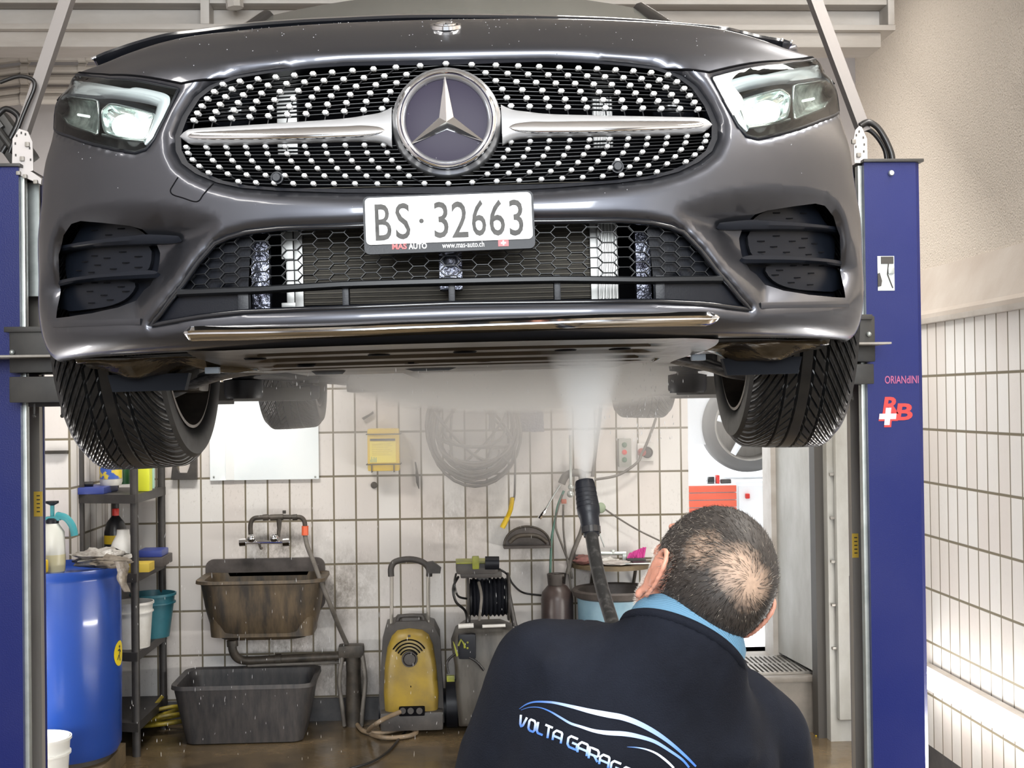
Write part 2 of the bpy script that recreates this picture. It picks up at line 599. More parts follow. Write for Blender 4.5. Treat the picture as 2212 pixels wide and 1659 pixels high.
# side door standing along the recess
pa, pb = at(1664, 1100, YB + 0.12), at(1766, 1100, 6.98)
dv = Vector((pb.x - pa.x, pb.y - pa.y, 0)); dl = dv.length; da = math.atan2(dv.y, dv.x)
door = empty('door_1', (pa.x, pa.y, STEP + 0.03), da)
door['kind'] = 'structure'
MB().box((0, -0.02, 0), (dl, 0.02, 1.9)).box((0, 0.02, -0.01), (dl, 0.05, 0.03)).build('door_leaf', M['door_grey'], door, smooth=0)
MB().box((0.0, 0.02, 0), (0.03, 0.032, 1.9)).build('edge_strip', M['dirty_steel'], door, smooth=0)
hd = MB()
hz = pa.lerp(pb, 0.1)
hz = at(1672, 1106, 7.6).z - STEP - 0.03
hd.box((0.05, 0.02, hz - 0.10), (0.09, 0.03, hz + 0.05), 0.004)
hd.tube([(0.07, 0.02, hz), (0.07, 0.065, hz), (0.09, 0.075, hz), (0.20, 0.075, hz)], 0.009)
hd.rod((0.07, 0.02, hz - 0.15), (0.07, 0.05, hz - 0.15), 0.013)
hd.build('door_handle', M['iron'], door)
# reveal and the sheet metal wall between door and lift column
wr = MB()
e = at(1771, 1200, 6.95)
g1 = at(1800, 1200, 6.9)
wr.box((e.x + 0.015, 6.85, 0.0), (2.13 + 0.2, YB, 2.12))
struct(wr.build('wall_right_recess', M['door_grey'], smooth=0))
struct(MB().box((e.x - 0.03, 6.92, 0.0), (e.x + 0.02, 7.02, 2.12)).build('gap_shade_strip', M['dark'], smooth=0))  # solid dark strip standing in for the shaded gap beside the door
hg = MB()
for k in range(5):
    q = at(1780, 1025 + k * 94, 6.84)
    hg.cbox((e.x + 0.05, 6.84, q.z), (0.05, 0.02, 0.014), 0.003)
struct(hg.build('trim_6', M['dirty_steel'], smooth=20))
pl = MB()
a_, b_ = at(1805, 1000, 6.8).x, at(1862, 1000, 6.8).x
pl.box((a_, 6.80, 0.12), (a_ + 0.30, 6.849, 2.10), 0.01)
struct(pl.build('wall_right_panel', M['door_grey'], smooth=20))
# dark sheet leaning beside the right lift column
q0, q1 = at(1815, 1600, 6.3), at(1848, 1630, 5.9)
sh = MB()
sh.prism([(q0.x, 0.0), (q1.x + 0.05, 0.0), (q1.x + 0.05, 0.95), (at(1838, 1380, 6.3).x, 0.78)], 6.1, 6.12, 'y')
tag(sh.build('metal_sheet', mat('dark_grey_sheet', (0.12, 0.12, 0.13), 0.45, c2=(0.18, 0.17, 0.17), scale=4)), 'dark grey metal sheet leaning behind the right blue lift column', 'metal sheet')

# the bright room beyond
wn_ = MB()
wn_.box((0.6, YB + 0.16, STEP - 0.1), (4.6, 12.2, STEP))
struct(wn_.build('floor_next_room', M['white_room'], smooth=0))
struct(MB().box((0.6, 12.0, STEP), (4.6, 12.2, 3.6)).build('wall_next_room_back', M['white_room'], smooth=0))
struct(MB().box((0.5, YB + 0.16, STEP), (0.6, 12.2, 3.6)).build('wall_next_room_left', M['white_room'], smooth=0))
struct(MB().box((4.6, YB + 0.16, STEP), (4.7, 12.2, 3.6)).build('wall_next_room_right', M['white_room'], smooth=0))
struct(MB().box((0.5, YB + 0.16, 3.6), (4.7, 12.2, 3.7)).build('ceiling_next_room', M['white_room'], smooth=0))

# roof steel: flanged beams across the room near the ceiling
def ibeam(name, Y, z, h, w, x0, x1, m, tf=0.025):
    b = MB()
    b.box((x0, Y - w / 2, z), (x1, Y + w / 2, z + tf)).box((x0, Y - w / 2, z + h - tf), (x1, Y + w / 2, z + h))
    b.box((x0, Y - 0.012, z + tf), (x1, Y + 0.012, z + h - tf))
    return b


YBM = 5.6
zb = at(400, 104, YBM).z
zt = at(400, 0, YBM).z
xr_end = at(1925, 90, YBM).x
bm_ = MB()
bm_.box((XL, YBM - 0.02, zb), (xr_end - 0.05, YBM + 0.16, zb + 0.062), 0.006)
bm_.box((XL, YBM - 0.06, zb + 0.062), (xr_end, YBM + 0.2, zb + 0.085), 0.004)
bm_.box((XL, YBM + 0.06, zb + 0.085), (xr_end, YBM + 0.08, zb + 0.30))
bm_.box((XL, YBM - 0.04, zb + 0.175), (xr_end, YBM + 0.05, zb + 0.215), 0.005)
bm_.box((XL, YBM - 0.06, zb + 0.30), (xr_end, YBM + 0.2, zb + 0.33), 0.004)
tag(bm_.build('roof_beam', M['white_steel'], smooth=30), 'white painted steel beam across the ceiling behind the car', 'beam')
for i, (px, lab) in enumerate(((443, 'narrow white steel stiffener on the ceiling beam left of the windshield'), (1925, 'white steel end post of the ceiling beam by the plaster wall'))):
    c = at(px, 60, YBM - 0.05)
    w = 0.018 if i == 0 else 0.014
    b = MB().box((c.x - w, YBM - 0.055, zb + 0.086), (c.x + w, YBM + 0.058, ZC), 0.003)
    tag(b.build('beam_stiffener', M['white_steel']), lab, 'stiffener')
c = at(520, 10, YBM - 0.1)
b = MB()
b.tube([(c.x - 0.02, YBM - 0.12, c.z - 0.02), (c.x - 0.02 - 0.07, YBM - 0.12, ZC)], 0.035, 8)
tag(b.build('brace_tube', M['white_steel']), 'pale brace tube rising beside the left windshield pillar', 'brace')
# ducts / pipes behind the beam on the left
pp = MB()
pipes = []
for k, (yy, r_, lab) in enumerate(((122, 0.030, 'topmost grey ceiling pipe at the left under the beam'), (150, 0.022, 'second grey ceiling pipe at the left under the beam'),
                          (172, 0.026, 'third grey ceiling pipe at the left under the beam'), (196, 0.020, 'fourth grey ceiling pipe at the left, with a valve'),
                          (214, 0.028, 'lowest grey ceiling pipe at the left behind the blue column'))):
    q = at(60, yy, 7.2)
    b = MB().tube([(XL + 0.01, 7.2, q.z - 0.03), (XL + 0.25, 7.2, q.z), (-1.45, 7.2, q.z)], r_, 10)
    for s in (0.12, 0.42):
        b.tube([(XL + s + 0.13, 7.2, q.z), (XL + s + 0.17, 7.2, q.z)], r_ * 1.35, 10)
    tag(b.build('ceiling_pipe', M['white_steel']), lab, 'pipe', 'pipes under the ceiling at the left')

# fluorescent tube lamps low on the side walls
def wall_tube(X, side, z, y0, y1, lab):
    e_ = empty('tube_lamp', (X, (y0 + y1) / 2, z), 0, lab, 'lamp')
    L_ = (y1 - y0) / 2
    MB().box((-0.012, -L_, -0.035), (0.03, L_, 0.035), 0.004).build('lamp_housing', M['white_steel'], e_).location = (0.045 * side, 0, 0)
    t = MB().rod((0, -L_ + 0.03, 0), (0, L_ - 0.03, 0), 0.034, 16)
    t.build('glass_tube', emit_mat('tube_glow', (1.0, 0.98, 0.95), 18), e_).location = (-0.02 * side, 0, 0)
    return e_


wall_tube(XR - 0.085, 1, 0.477, 3.7, 6.28, 'glowing fluorescent tube lamp low on the tiled right wall')
wall_tube(XL + 0.085, -1, 0.50, 3.9, 6.3, 'glowing fluorescent tube lamp low on the left wall')

# ================================================================== THE CAR
CAR0 = Vector((0.0225, 2.42, 1.68))
car = empty('car', CAR0, 0, 'wet dark grey metallic car raised on the blue two-post lift, star emblem on its grille', 'car')
car.rotation_mode = 'XYZ'
CARM = Matrix.Translation(CAR0) @ Matrix.Rotation(R(-1.5), 4, 'Z') @ Matrix.Rotation(-0.0145, 4, 'Y')
car.matrix_world = CARM
CM3 = np.array(CARM.to_3x3()); CT = np.array(CARM.translation)

M['paint'] = mat('grey_metallic_paint', (0.078, 0.081, 0.095), 0.37, 0.88, coat=0.7)
M['black_gloss'] = mat('black_gloss_plastic', (0.008, 0.009, 0.012), 0.15, coat=0.6)
M['black_mat'] = mat('black_plastic', (0.008, 0.009, 0.013), 0.42, bump=0.05, bscale=300, spec=.3)
M['black_panel'] = mat('navy_black_plastic', (0.007, 0.009, 0.014), 0.35, spec=.3)
M['slat'] = mat('slat_black', (0.010, 0.011, 0.013), 0.4, spec=.35)
M['black_in'] = mat('black_interior', (0.003, 0.003, 0.004), 0.8, spec=.08)
M['chrome'] = mat('chrome', (0.85, 0.86, 0.88), 0.07, 1.0)
M['satin'] = mat('satin_silver', (0.52, 0.53, 0.55), 0.28, 0.85, coat=0.3)
M['alu'] = mat('raw_aluminium', (0.36, 0.36, 0.35), 0.4, 0.8)
M['rubber'] = mat('tyre_rubber', (0.006, 0.0065, 0.0075), 0.36, c2=(0.012, 0.0115, 0.011), scale=30, rvar=0.1, spec=.4)
M['under'] = mat('wet_under_tray', (0.018, 0.013, 0.008), 0.30, c2=(0.04, 0.029, 0.018), scale=5, bump=0.35, bscale=9)
M['suspension'] = mat('suspension_steel', (0.035, 0.03, 0.027), 0.3, 0.5, c2=(0.08, 0.065, 0.05), scale=16)
M['glass'] = clear_mat('clear_glass', (0.93, 0.97, 0.96))
M['rim'] = mat('rim_inner_metal', (0.20, 0.17, 0.15), 0.3, 0.8, c2=(0.10, 0.085, 0.075), scale=5)


def spl_matrix(k):
    """natural cubic spline through knots k: second derivatives as a linear map of the values"""
    n = len(k)
    A = np.zeros((n, n)); B = np.zeros((n, n))
    A[0, 0] = A[-1, -1] = 1
    for i in range(1, n - 1):
        h0, h1 = k[i] - k[i - 1], k[i + 1] - k[i]
        A[i, i - 1], A[i, i], A[i, i + 1] = h0, 2 * (h0 + h1), h1
        B[i, i - 1], B[i, i], B[i, i + 1] = 6 / h0, -6 / h0 - 6 / h1, 6 / h1
    return np.linalg.solve(A, B)


def spl_w(k, D, t):
    """weights (len(t) x n)"""
    t = np.clip(t, k[0], k[-1])
    i = np.clip(np.searchsorted(k, t) - 1, 0, len(k) - 2)
    h = k[i + 1] - k[i]
    a = (k[i + 1] - t) / h
    b = 1 - a
    W = np.zeros((len(t), len(k)))
    r = np.arange(len(t))
    W[r, i] += a
    W[r, i + 1] += b
    W += ((a ** 3 - a) * h * h / 6)[:, None] * D[i] + ((b ** 3 - b) * h * h / 6)[:, None] * D[i + 1]
    return W


AK = np.array([0, .13, .25, .45, .61, .74, .857, .99, 1.12, 1.28, 1.62, 1.97])
AX = np.array([0, .13, .25, .45, .60, .71, .79, .855, .885, .897, .898, .898])
AY = np.array([0, .003, .012, .045, .10, .17, .255, .37, .50, .66, 1.0, 1.35])
GA = np.array([1, 1, 1, 1, .98, .93, .83, .62, .35, .10, 0, 0])
#        b     z     y0    sx    ky   drop
ROWS = [(.12, .222, .17, .940, 1.0, 0),
        (.18, .207, .07, .965, 1.0, 0),
        (.23, .228, .015, .985, 1.0, 0),
        (.30, .300, -.005, 1.0, 1.0, 0),
        (.38, .380, .000, 1.0, 1.0, 0),
        (.46, .460, .002, .994, .96, 0),
        (.54, .540, .014, .966, .82, .010),
        (.62, .620, .034, .958, .807, .012),
        (.69, .688, .060, .948, .85, .010),
        (.755, .745, .095, .937, .766, .012),
        (.82, .795, .150, .929, .846, .015),
        (.89, .838, .215, .913, .778, .028),
        (.97, .873, .295, .905, 1.07, .029),
        (1.07, .902, .400, .902, .995, .021),
        (1.25, .934, .570, .899, 1.002, .021),
        (1.78, 1.00, 1.08, .860, .55, .08)]
BK = np.array([r[0] for r in ROWS])


def control():
    C_ = np.zeros((len(BK), len(AK), 3))
    for j, (b, z, y0, sx, ky, dr) in enumerate(ROWS):
        s = np.linspace(0, 1, len(AK))
        dropw = smoothstep(0.645, 1.0, AX / .898)
        x = AX * (1 + (sx - 1) * smoothstep(.2, .8, AX))
        y = AY * (ky * (1 - smoothstep(1.0, 1.3, AK)) + smoothstep(1.0, 1.3, AK)) + y0 * GA
        if j == len(ROWS) - 1:
            y = np.maximum(y, 1.08 + .0 * AX)
        zz = z - dr * dropw
        C_[j] = np.stack([x, y, zz + 0 * x], 1)
    left = C_[:, :0:-1].copy(); left[:, :, 0] *= -1
    return np.concatenate([left, C_], 1)


CTRL = control()
AKF = np.concatenate([-AK[:0:-1], AK])
DA, DB = spl_matrix(AKF), spl_matrix(BK)


def S(a, b):
    a = np.atleast_1d(np.asarray(a, float)); b = np.atleast_1d(np.asarray(b, float))
    return np.einsum('ni,ij,njk->nk', spl_w(BK, DB, b), np.eye(len(BK)), np.einsum('nj,ijk->nik', spl_w(AKF, DA, a), CTRL).transpose(0, 1, 2)) if False else \
        np.einsum('ni,nik->nk', spl_w(BK, DB, b), np.einsum('nj,ijk->nik', spl_w(AKF, DA, a), CTRL))


def to_px(P):
    return projn(np.asarray(P) @ CM3.T + CT)


_ga, _gb = np.meshgrid(np.linspace(-1.15, 1.15, 93), np.linspace(.13, 1.12, 60))
_ga, _gb = _ga.ravel(), _gb.ravel()
_gcache = {}


def inv(pix, off=0.0):
    """surface parameters of pixels of the photo (surface pushed back by off)"""
    pix = np.atleast_2d(np.asarray(pix, float))
    o = np.array([0, off, 0])
    if off not in _gcache:
        _gcache[off] = to_px(S(_ga, _gb) + o)
    G = _gcache[off]
    d = ((pix[:, None, :] - G[None]) ** 2).sum(2)
    k = d.argmin(1)
    a, b = _ga[k].copy(), _gb[k].copy()
    e = 1e-4
    for _ in range(8):
        p0 = to_px(S(a, b) + o)
        pa = (to_px(S(a + e, b) + o) - p0) / e
        pb = (to_px(S(a, b + e) + o) - p0) / e
        r = pix - p0
        det = pa[:, 0] * pb[:, 1] - pa[:, 1] * pb[:, 0]
        det = np.where(np.abs(det) < 1e3, 1e3, det)
        da = (r[:, 0] * pb[:, 1] - r[:, 1] * pb[:, 0]) / det
        db = (pa[:, 0] * r[:, 1] - pa[:, 1] * r[:, 0]) / det
        a += np.clip(da, -.05, .05)
        b += np.clip(db, -.05, .05)
        a = np.clip(a, -1.25, 1.25); b = np.clip(b, .12, 1.3)
    return np.stack([a, b], 1)


def crop(pts, ox, oy, s=740 / 2212):
    return [(ox + x * s, oy + y * s) for x, y in pts]


def densify(P, step=0.012, closed=True):
    P = [np.array(p) for p in P]
    out = []
    n = len(P)
    for i in range(n if closed else n - 1):
        a, b = P[i], P[(i + 1) % n]
        m = max(1, int(np.linalg.norm(b - a) / step))
        for k in range(m):
            out.append(a + (b - a) * k / m)
    if not closed:
        out.append(P[-1])
    return np.array(out)


def smooth_poly(P, n=6, closed=True):
    return np.array([list(p)[:2] for p in spline([(p[0], p[1], 0) for p in P], n, closed)])


def inside(P, Q):
    """points P inside polygon Q"""
    x, y = P[:, 0][:, None], P[:, 1][:, None]
    x0, y0 = Q[:, 0][None], Q[:, 1][None]
    x1, y1 = np.roll(Q[:, 0], -1)[None], np.roll(Q[:, 1], -1)[None]
    c = ((y0 > y) != (y1 > y)) & (x < (x1 - x0) * (y - y0) / (y1 - y0 + 1e-12) + x0)
    return c.sum(1) % 2 == 1


def dist(P, Q, closed=True):
    """distance of points P to the polyline Q"""
    A = Q if closed else Q[:-1]
    B = np.roll(Q, -1, 0) if closed else Q[1:]
    d = np.full(len(P), 1e9)
    for s in range(0, len(P), 4000):
        p = P[s:s + 4000, None, :]
        ab = (B - A)[None]
        t = np.clip(((p - A[None]) * ab).sum(2) / ((ab ** 2).sum(2) + 1e-12), 0, 1)
        d[s:s + 4000] = np.sqrt(((p - A[None] - ab * t[..., None]) ** 2).sum(2).min(1))
    return d


def mir(P):
    Q = np.array(P).copy()[::-1]
    Q[:, 0] *= -1
    return Q


def sym(left_half):
    """a closed outline from its left half, listed from the top centre round to the bottom centre"""
    L_ = np.array(left_half)
    L_[0, 0] = L_[-1, 0] = 0
    return np.concatenate([L_, mir(L_)[1:-1]])


# ---- outlines traced on the photo, left side of the picture; the car is mirrored about its middle
px_grille = [(962, 127)] + crop([(2212, 395), (1950, 415), (1700, 447), (1500, 480), (1350, 538), (1250, 615), (1170, 740), (1125, 860), (1130, 960), (1170, 1040), (1260, 1105), (1400, 1163), (1560, 1197), (1800, 1215), (2212, 1225)], 0, 0) + [(967, 410)]
ab_grille = sym(inv(px_grille))
px_light = crop([(1150, 572), (900, 520), (700, 505), (550, 520), (450, 560), (380, 640), (345, 740), (338, 830), (450, 880), (600, 930), (750, 965), (870, 985), (940, 960), (990, 895), (1060, 760)], 0, 0)
ab_lightL = inv(px_light)
ab_lower = sym(inv([(968, 478), (740, 487), (600, 492), (530, 500), (490, 511), (462, 524), (425, 566), (391, 616), (345, 676), (323, 702), (428, 683), (522, 673), (740, 664), (972, 655)]))
px_pocket = crop([(1400, 250), (1200, 188), (1050, 160), (850, 153), (600, 170), (450, 210), (380, 270), (330, 370), (303, 520), (296, 700), (296, 860), (310, 950), (370, 1003), (600, 1022), (930, 1012), (975, 925), (1150, 700), (1250, 545), (1370, 420), (1430, 330)], 0, 380)
ab_pocket = inv(px_pocket)
px_vent = crop([(500, 282), (620, 288), (800, 305), (880, 325), (945, 385), (975, 470), (965, 600), (925, 690), (880, 720), (830, 790), (720, 840), (560, 880), (420, 905), (350, 915), (335, 700), (350, 500), (385, 370), (440, 300)], 0, 380)
ab_vent = inv(px_vent)
if 'DBG' in globals():
    print(np.round(ab_grille[:17], 3), np.round(ab_lightL, 3))


def carve(P):
    """how far the skin is pressed in at parameters P (metres along the car)"""
    d = np.zeros(len(P))
    for Q in (ab_pocket, mir(ab_pocket)):
        i = inside(P, Q)
        if i.any():
            t = dist(P[i], Q)
            d[i] += (0.068 * smoothstep(0, 0.085, t) + 0.004 * smoothstep(0, 0.022, t)) * (1 - smoothstep(.82, .97, np.abs(P[i][:, 0])))
    for Q, r, dep in ((ab_grille, .030, .028), (ab_lower, .018, .016)):
        t = dist(P, Q)
        m = t < r
        d[m] += dep * (1 - t[m] / r) ** 2.2
    for Q in (ab_lightL, mir(ab_lightL)):
        t = dist(P, Q)
        m = t < .010
        d[m] += .008 * (1 - t[m] / .010) ** 2
    return d


def SC(P, extra=0.0):
    X = S(P[:, 0], P[:, 1])
    X[:, 1] += carve(P) + extra
    return X


def cdt_patch(boundary, holes=(), step=0.014, curves=()):
    """triangulated patch of the parameter plane: boundary and holes as arrays of (a, b)"""
    Bd = densify(boundary, step)
    Hs = [densify(h, step * .6) for h in holes]
    Cs = [densify(c, step * .6, False) for c in curves]
    lo, hi = Bd.min(0), Bd.max(0)
    ga, gb = np.meshgrid(np.arange(lo[0], hi[0], step), np.arange(lo[1], hi[1], step))
    ga[1::2] += step / 2
    G = np.stack([ga.ravel(), gb.ravel()], 1)
    keep = inside(G, Bd) & (dist(G, Bd) > step * .45)
    for h in Hs:
        keep &= ~inside(G, h) & (dist(G, h) > step * .4)
    for c in Cs:
        keep &= dist(G, c, False) > step * .4
    G = G[keep]
    V = [Vector(p) for p in Bd]
    E = [(i, (i + 1) % len(Bd)) for i in range(len(Bd))]
    for h in Hs:
        n = len(V)
        V += [Vector(p) for p in h]
        E += [(n + i, n + (i + 1) % len(h)) for i in range(len(h))]
    for c in Cs:
        n = len(V)
        V += [Vector(p) for p in c]
        E += [(n + i, n + i + 1) for i in range(len(c) - 1)]
    V += [Vector(p) for p in G]
    v, e, f, *_ = geometry.delaunay_2d_cdt(V, E, [], 0, 1e-6)
    v = np.array([list(p) for p in v])
    f = np.array([list(t) for t in f])
    c = v[f].mean(1)
    k = inside(c, Bd)
    for h in Hs:
        k &= ~inside(c, h)
    return v, f[k]


def patch_obj(name, m, v, f, extra=0.0, solid=0.0, parent=car, fn=SC):
    used = np.unique(f)
    idx = -np.ones(len(v), int); idx[used] = np.arange(len(used))
    X = fn(v[used], extra)
    b = MB()
    b.v = [tuple(p) for p in X]
    b.f = [list(idx[t]) for t in f]
    b.mi = [0] * len(b.f)
    o = b.build(name, m, parent, smooth=180, weld=False, recalc=False)
    # consistent outward normals: -y at the nose
    me = o.data
    n = me.polygons[len(me.polygons) // 2].normal
    c = me.polygons[len(me.polygons) // 2].center
    if n.dot(Vector((c.x, -1.0, 0))) < 0 and n.y > 0:
        me.flip_normals()
    if solid:
        md = o.modifiers.new('thickness', 'SOLIDIFY')
        md.thickness = solid
        md.offset = -1
    return o


# ---- skin panels
ab_seam_in = inv(crop([(1215, 520)], 0, 0))[0]
# hood seam: along the top of the headlight and on to the grille corner
iL = ab_lightL
seamL = np.array([[-1.62, .80], [-1.28, .80], [-1.12, .795], ab_lightL[5] + [-.012, .0], ab_lightL[4] + [-.002, .012], ab_lightL[3] + [0, .012], ab_lightL[2] + [0, .012], ab_lightL[1] + [0, .012], ab_lightL[0] + [.006, .012]])
g_corner = ab_grille[4]
seamL = np.concatenate([seamL, [g_corner]])
gtop = ab_grille[:5][::-1]               # grille corner -> top centre
seam_left = np.concatenate([seamL, gtop[1:]])
seam = np.concatenate([seam_left, mir(seam_left)[1:]])
hood_b = np.concatenate([seam, [[1.62, 1.78], [-1.62, 1.78]]])
v_, f_ = cdt_patch(hood_b, step=0.017)
hood = patch_obj('hood', M['paint'], v_, f_, 0.0)
i0 = 5
low_b = np.concatenate([[[-1.30, .12], [1.30, .12], [1.30, .797]], mir(seamL[:0:-1][::-1])[:0] if False else np.zeros((0, 2)), ])
lower_edge = seam - np.array([0, 0.0035])
# bumper: everything under the seam up to the wheel arch line
sb = lower_edge[(lower_edge[:, 0] > -1.29) & (lower_edge[:, 0] < 1.29)]
sb = np.concatenate([[[-1.29, .797]], sb, [[1.29, .797]]])
# replace the grille top part of the seam by the grille's lower outline
kl = int(np.argmin(((sb - g_corner) ** 2).sum(1)))
kr = int(np.argmin(((sb - g_corner * [-1, 1]) ** 2).sum(1)))
nb = len(ab_grille)
low_out = ab_grille[5:nb - 4]             # left corner round the bottom to the right corner
bump_b = np.concatenate([sb[:kl + 1], low_out, sb[kr:], [[1.29, .12], [-1.29, .12]]])
v_, f_ = cdt_patch(bump_b, [ab_lower, ab_lightL, mir(ab_lightL), ab_vent, mir(ab_vent)], step=0.0095, curves=[np.concatenate([ab_pocket, ab_pocket[:1]]), np.concatenate([mir(ab_pocket), mir(ab_pocket)[:1]])])
bumper = patch_obj('front_bumper', M['paint'], v_, f_, 0.0)
# fender sides behind the corner with the wheel arch
def arch(s):
    c = np.array([(1.62 * 0 + 1.48) * s, 0.16])
    return np.array([[c[0] + .37 * math.cos(t), max(.121, c[1] + .37 * math.sin(t))] for t in np.linspace(0, PI, 24)])


for s in (-1, 1):
    bd = np.array([[1.29, .12], [1.97, .12], [1.97, .80], [1.29, .797]])
    bd[:, 0] *= s
    ar = np.array([[1.62 + .345 * math.cos(t), .30 + .30 * math.sin(t)] for t in np.linspace(0, PI, 24)])
    ar = np.concatenate([[[1.28, .11]], ar[::-1][:1] * [1, 0] + [[0, .11]], ar[::-1], [[ar[0][0], .11]]])
    poly = np.concatenate([[[1.29, .30]], [[1.29, .797], [1.97, .797], [1.97, .30]], [[1.965, .30]], [[1.62 + .33 * math.cos(t), .30 + .33 * math.sin(t)] for t in np.linspace(0.02, PI - .02, 26)]])
    poly[:, 0] *= s
    v_, f_ = cdt_patch(poly, step=0.03)
    patch_obj('fender', M['paint'], v_, f_)

# ------------------------------------------------------------------ car front details
def lp(px, py, yl):
    """car-local point of a pixel on the plane y = yl (car-local)"""
    o = CM3.T @ (_Cn - CT)
    d = CM3.T @ ray(px, py)
    t = (yl - o[1]) / d[1]
    return Vector(o + d * t)


def ps(px, off=0.0):
    """car-local points of pixels on the skin pushed back by off"""
    q = inv(px, off)
    return S(q[:, 0], q[:, 1]) + np.array([0, off, 0])


def V3(A):
    return [Vector(p) for p in A]


def strip(mb, pts, w, d, n=6):
    """flat bar along pts: w = height, d = depth along y"""
    P = [Vector(p) for p in pts]
    rows = []
    for i, p in enumerate(P):
        t = (P[min(i + 1, len(P) - 1)] - P[max(i - 1, 0)]).normalized()
        up = Vector((-t.z, 0, t.x)).normalized() * (w / 2)
        if up.z < 0 and abs(t.x) > abs(t.z):
            up = -up
        dy = Vector((0, d / 2, 0))
        rows.append([p + up * .55 - dy, p + up - dy * .6, p + up + dy, p - up + dy, p - up - dy * .6, p - up * .55 - dy])
    mb.grid(rows, closed_v=True)
    n_ = len(mb.v)
    mb.f.append([n_ - 6 * len(P) + k for k in range(6)]); mb.mi.append(mb.cur)
    mb.f.append([n_ - 6 + k for k in range(5, -1, -1)]); mb.mi.append(mb.cur)


def ab_line(ab, off=0.0):
    X = S(ab[:, 0], ab[:, 1])
    X[:, 1] += off
    return X


# dark enclosure behind the openings
bay = MB()
rows = []
for b in np.linspace(.16, .80, 9):
    aa = np.linspace(-1.02, 1.02, 41)
    X = S(aa, np.full(41, b)); X[:, 1] += 0.30; X[:, 0] *= .94
    rows.append(V3(X))
bay.grid(rows)
for k in (0, -1):
    aa = np.linspace(-1.02, 1.02, 41)
    bq = (.16, .80)[k]
    X = S(aa, np.full(41, bq)); X[:, 1] += .05; X[:, 0] *= .97
    bay.grid([V3(X), rows[k]])
bay.build('engine_bay', M['black_in'], car)

# ---- grille: slats, wires, studs
PIN = []
c2 = 740 / 2212


def c1(p): return (p[0] * c2, p[1] * c2)


def cc(p): return (740 + p[0] * c2, p[1] * c2)


rows_px = [
    ([(1445, 550), (1555, 530), (1670, 515), (1785, 503), (1905, 491), (2025, 482), (2148, 472)], [(67, 461), (202, 451), (346, 440), (502, 430), (657, 417)]),
    ([(1390, 597), (1503, 580), (1618, 567), (1735, 556), (1855, 545), (1970, 535), (2095, 525)], [(10, 517), (140, 508), (272, 497), (414, 487)]),
    ([(1345, 643), (1462, 630), (1576, 618), (1694, 607), (1813, 597), (1930, 590), (2050, 580), (2175, 573)], [(90, 563), (217, 553), (350, 541)]),
    ([(1310, 690), (1427, 679), (1543, 668), (1661, 659), (1778, 650), (1897, 642), (2018, 633), (2142, 625)], [(52, 616), (181, 607), (310, 598)]),
    ([(1282, 737), (1400, 727), (1517, 717), (1635, 710), (1752, 702), (1873, 695), (1995, 687), (2118, 680)], [(28, 670), (155, 662), (283, 654)]),
    ([(1258, 782), (1377, 774), (1498, 768), (1618, 760), (1738, 754), (1860, 747), (1980, 740), (2105, 733)], [(14, 724), (138, 716), (258, 708)]),
    ([(1210, 955), (1338, 955), (1466, 954), (1593, 953), (1720, 951), (1845, 950), (1972, 949), (2100, 947)], [(20, 943), (144, 942), (268, 940)]),
    ([(1221, 993), (1349, 996), (1476, 997), (1603, 997), (1731, 997), (1858, 997), (1986, 996), (2114, 995)], [(34, 994), (161, 992), (290, 991)]),
    ([(1250, 1036), (1380, 1040), (1505, 1041), (1632, 1043), (1758, 1044), (1884, 1044), (2014, 1043), (2142, 1043)], [(62, 1042), (190, 1041), (320, 1040)]),
    ([(1293, 1077), (1421, 1083), (1546, 1086), (1671, 1089), (1797, 1090), (1924, 1091), (2053, 1092), (2180, 1092)], [(102, 1091), (235, 1090), (365, 1090)]),
    ([(1353, 1119), (1476, 1127), (1598, 1133), (1720, 1136), (1844, 1137), (1970, 1139), (2098, 1140)], [(20, 1141), (157, 1141), (292, 1141), (430, 1140)]),
    ([(1544, 1176), (1658, 1183), (1775, 1186), (1897, 1189), (2027, 1190), (2160, 1190)], [(83, 1190), (227, 1191), (372, 1189), (530, 1189), (684, 1189)]),
]
GOFF = 0.022
row_ab = []
for A_, B_ in rows_px:
    q = inv([c1(p) for p in A_] + [cc(p) for p in B_], GOFF)
    row_ab.append(q)
for r_ in (0, 11):
    row_ab[r_][-1, 0] = 0.0
gin = ab_grille.copy()


def row_curve(q, n=90):
    """b as a function of a along a stud row, extended level to the sides"""
    a = np.concatenate([q[:, 0], -q[::-1, 0]]); b = np.concatenate([q[:, 1], q[::-1, 1]])
    a, k = np.unique(np.round(a, 5), return_index=True); b = b[k]
    aa = np.linspace(-.56, .56, n)
    return aa, np.interp(aa, a, b)


slat = MB()
curves = [row_curve(q) for q in row_ab]
for i in range(12):
    cs = [curves[i][1]]
    if i < 11 and i != 5:
        cs.append((curves[i][1] + curves[i + 1][1]) / 2)
    if i == 5:
        cs += [curves[i][1] - .022, curves[6][1] + .02]
    for k, bb in enumerate(cs):
        P = np.stack([curves[i][0], bb], 1)
        ins = inside(P, gin)
        if ins.sum() < 4:
            continue
        P = P[ins]
        X = ab_line(P, GOFF + .010)
        strip(slat, V3(X), .0024 if k == 0 else .0015, .012)
grille = slat.build('grille', M['slat'], car, smooth=30)
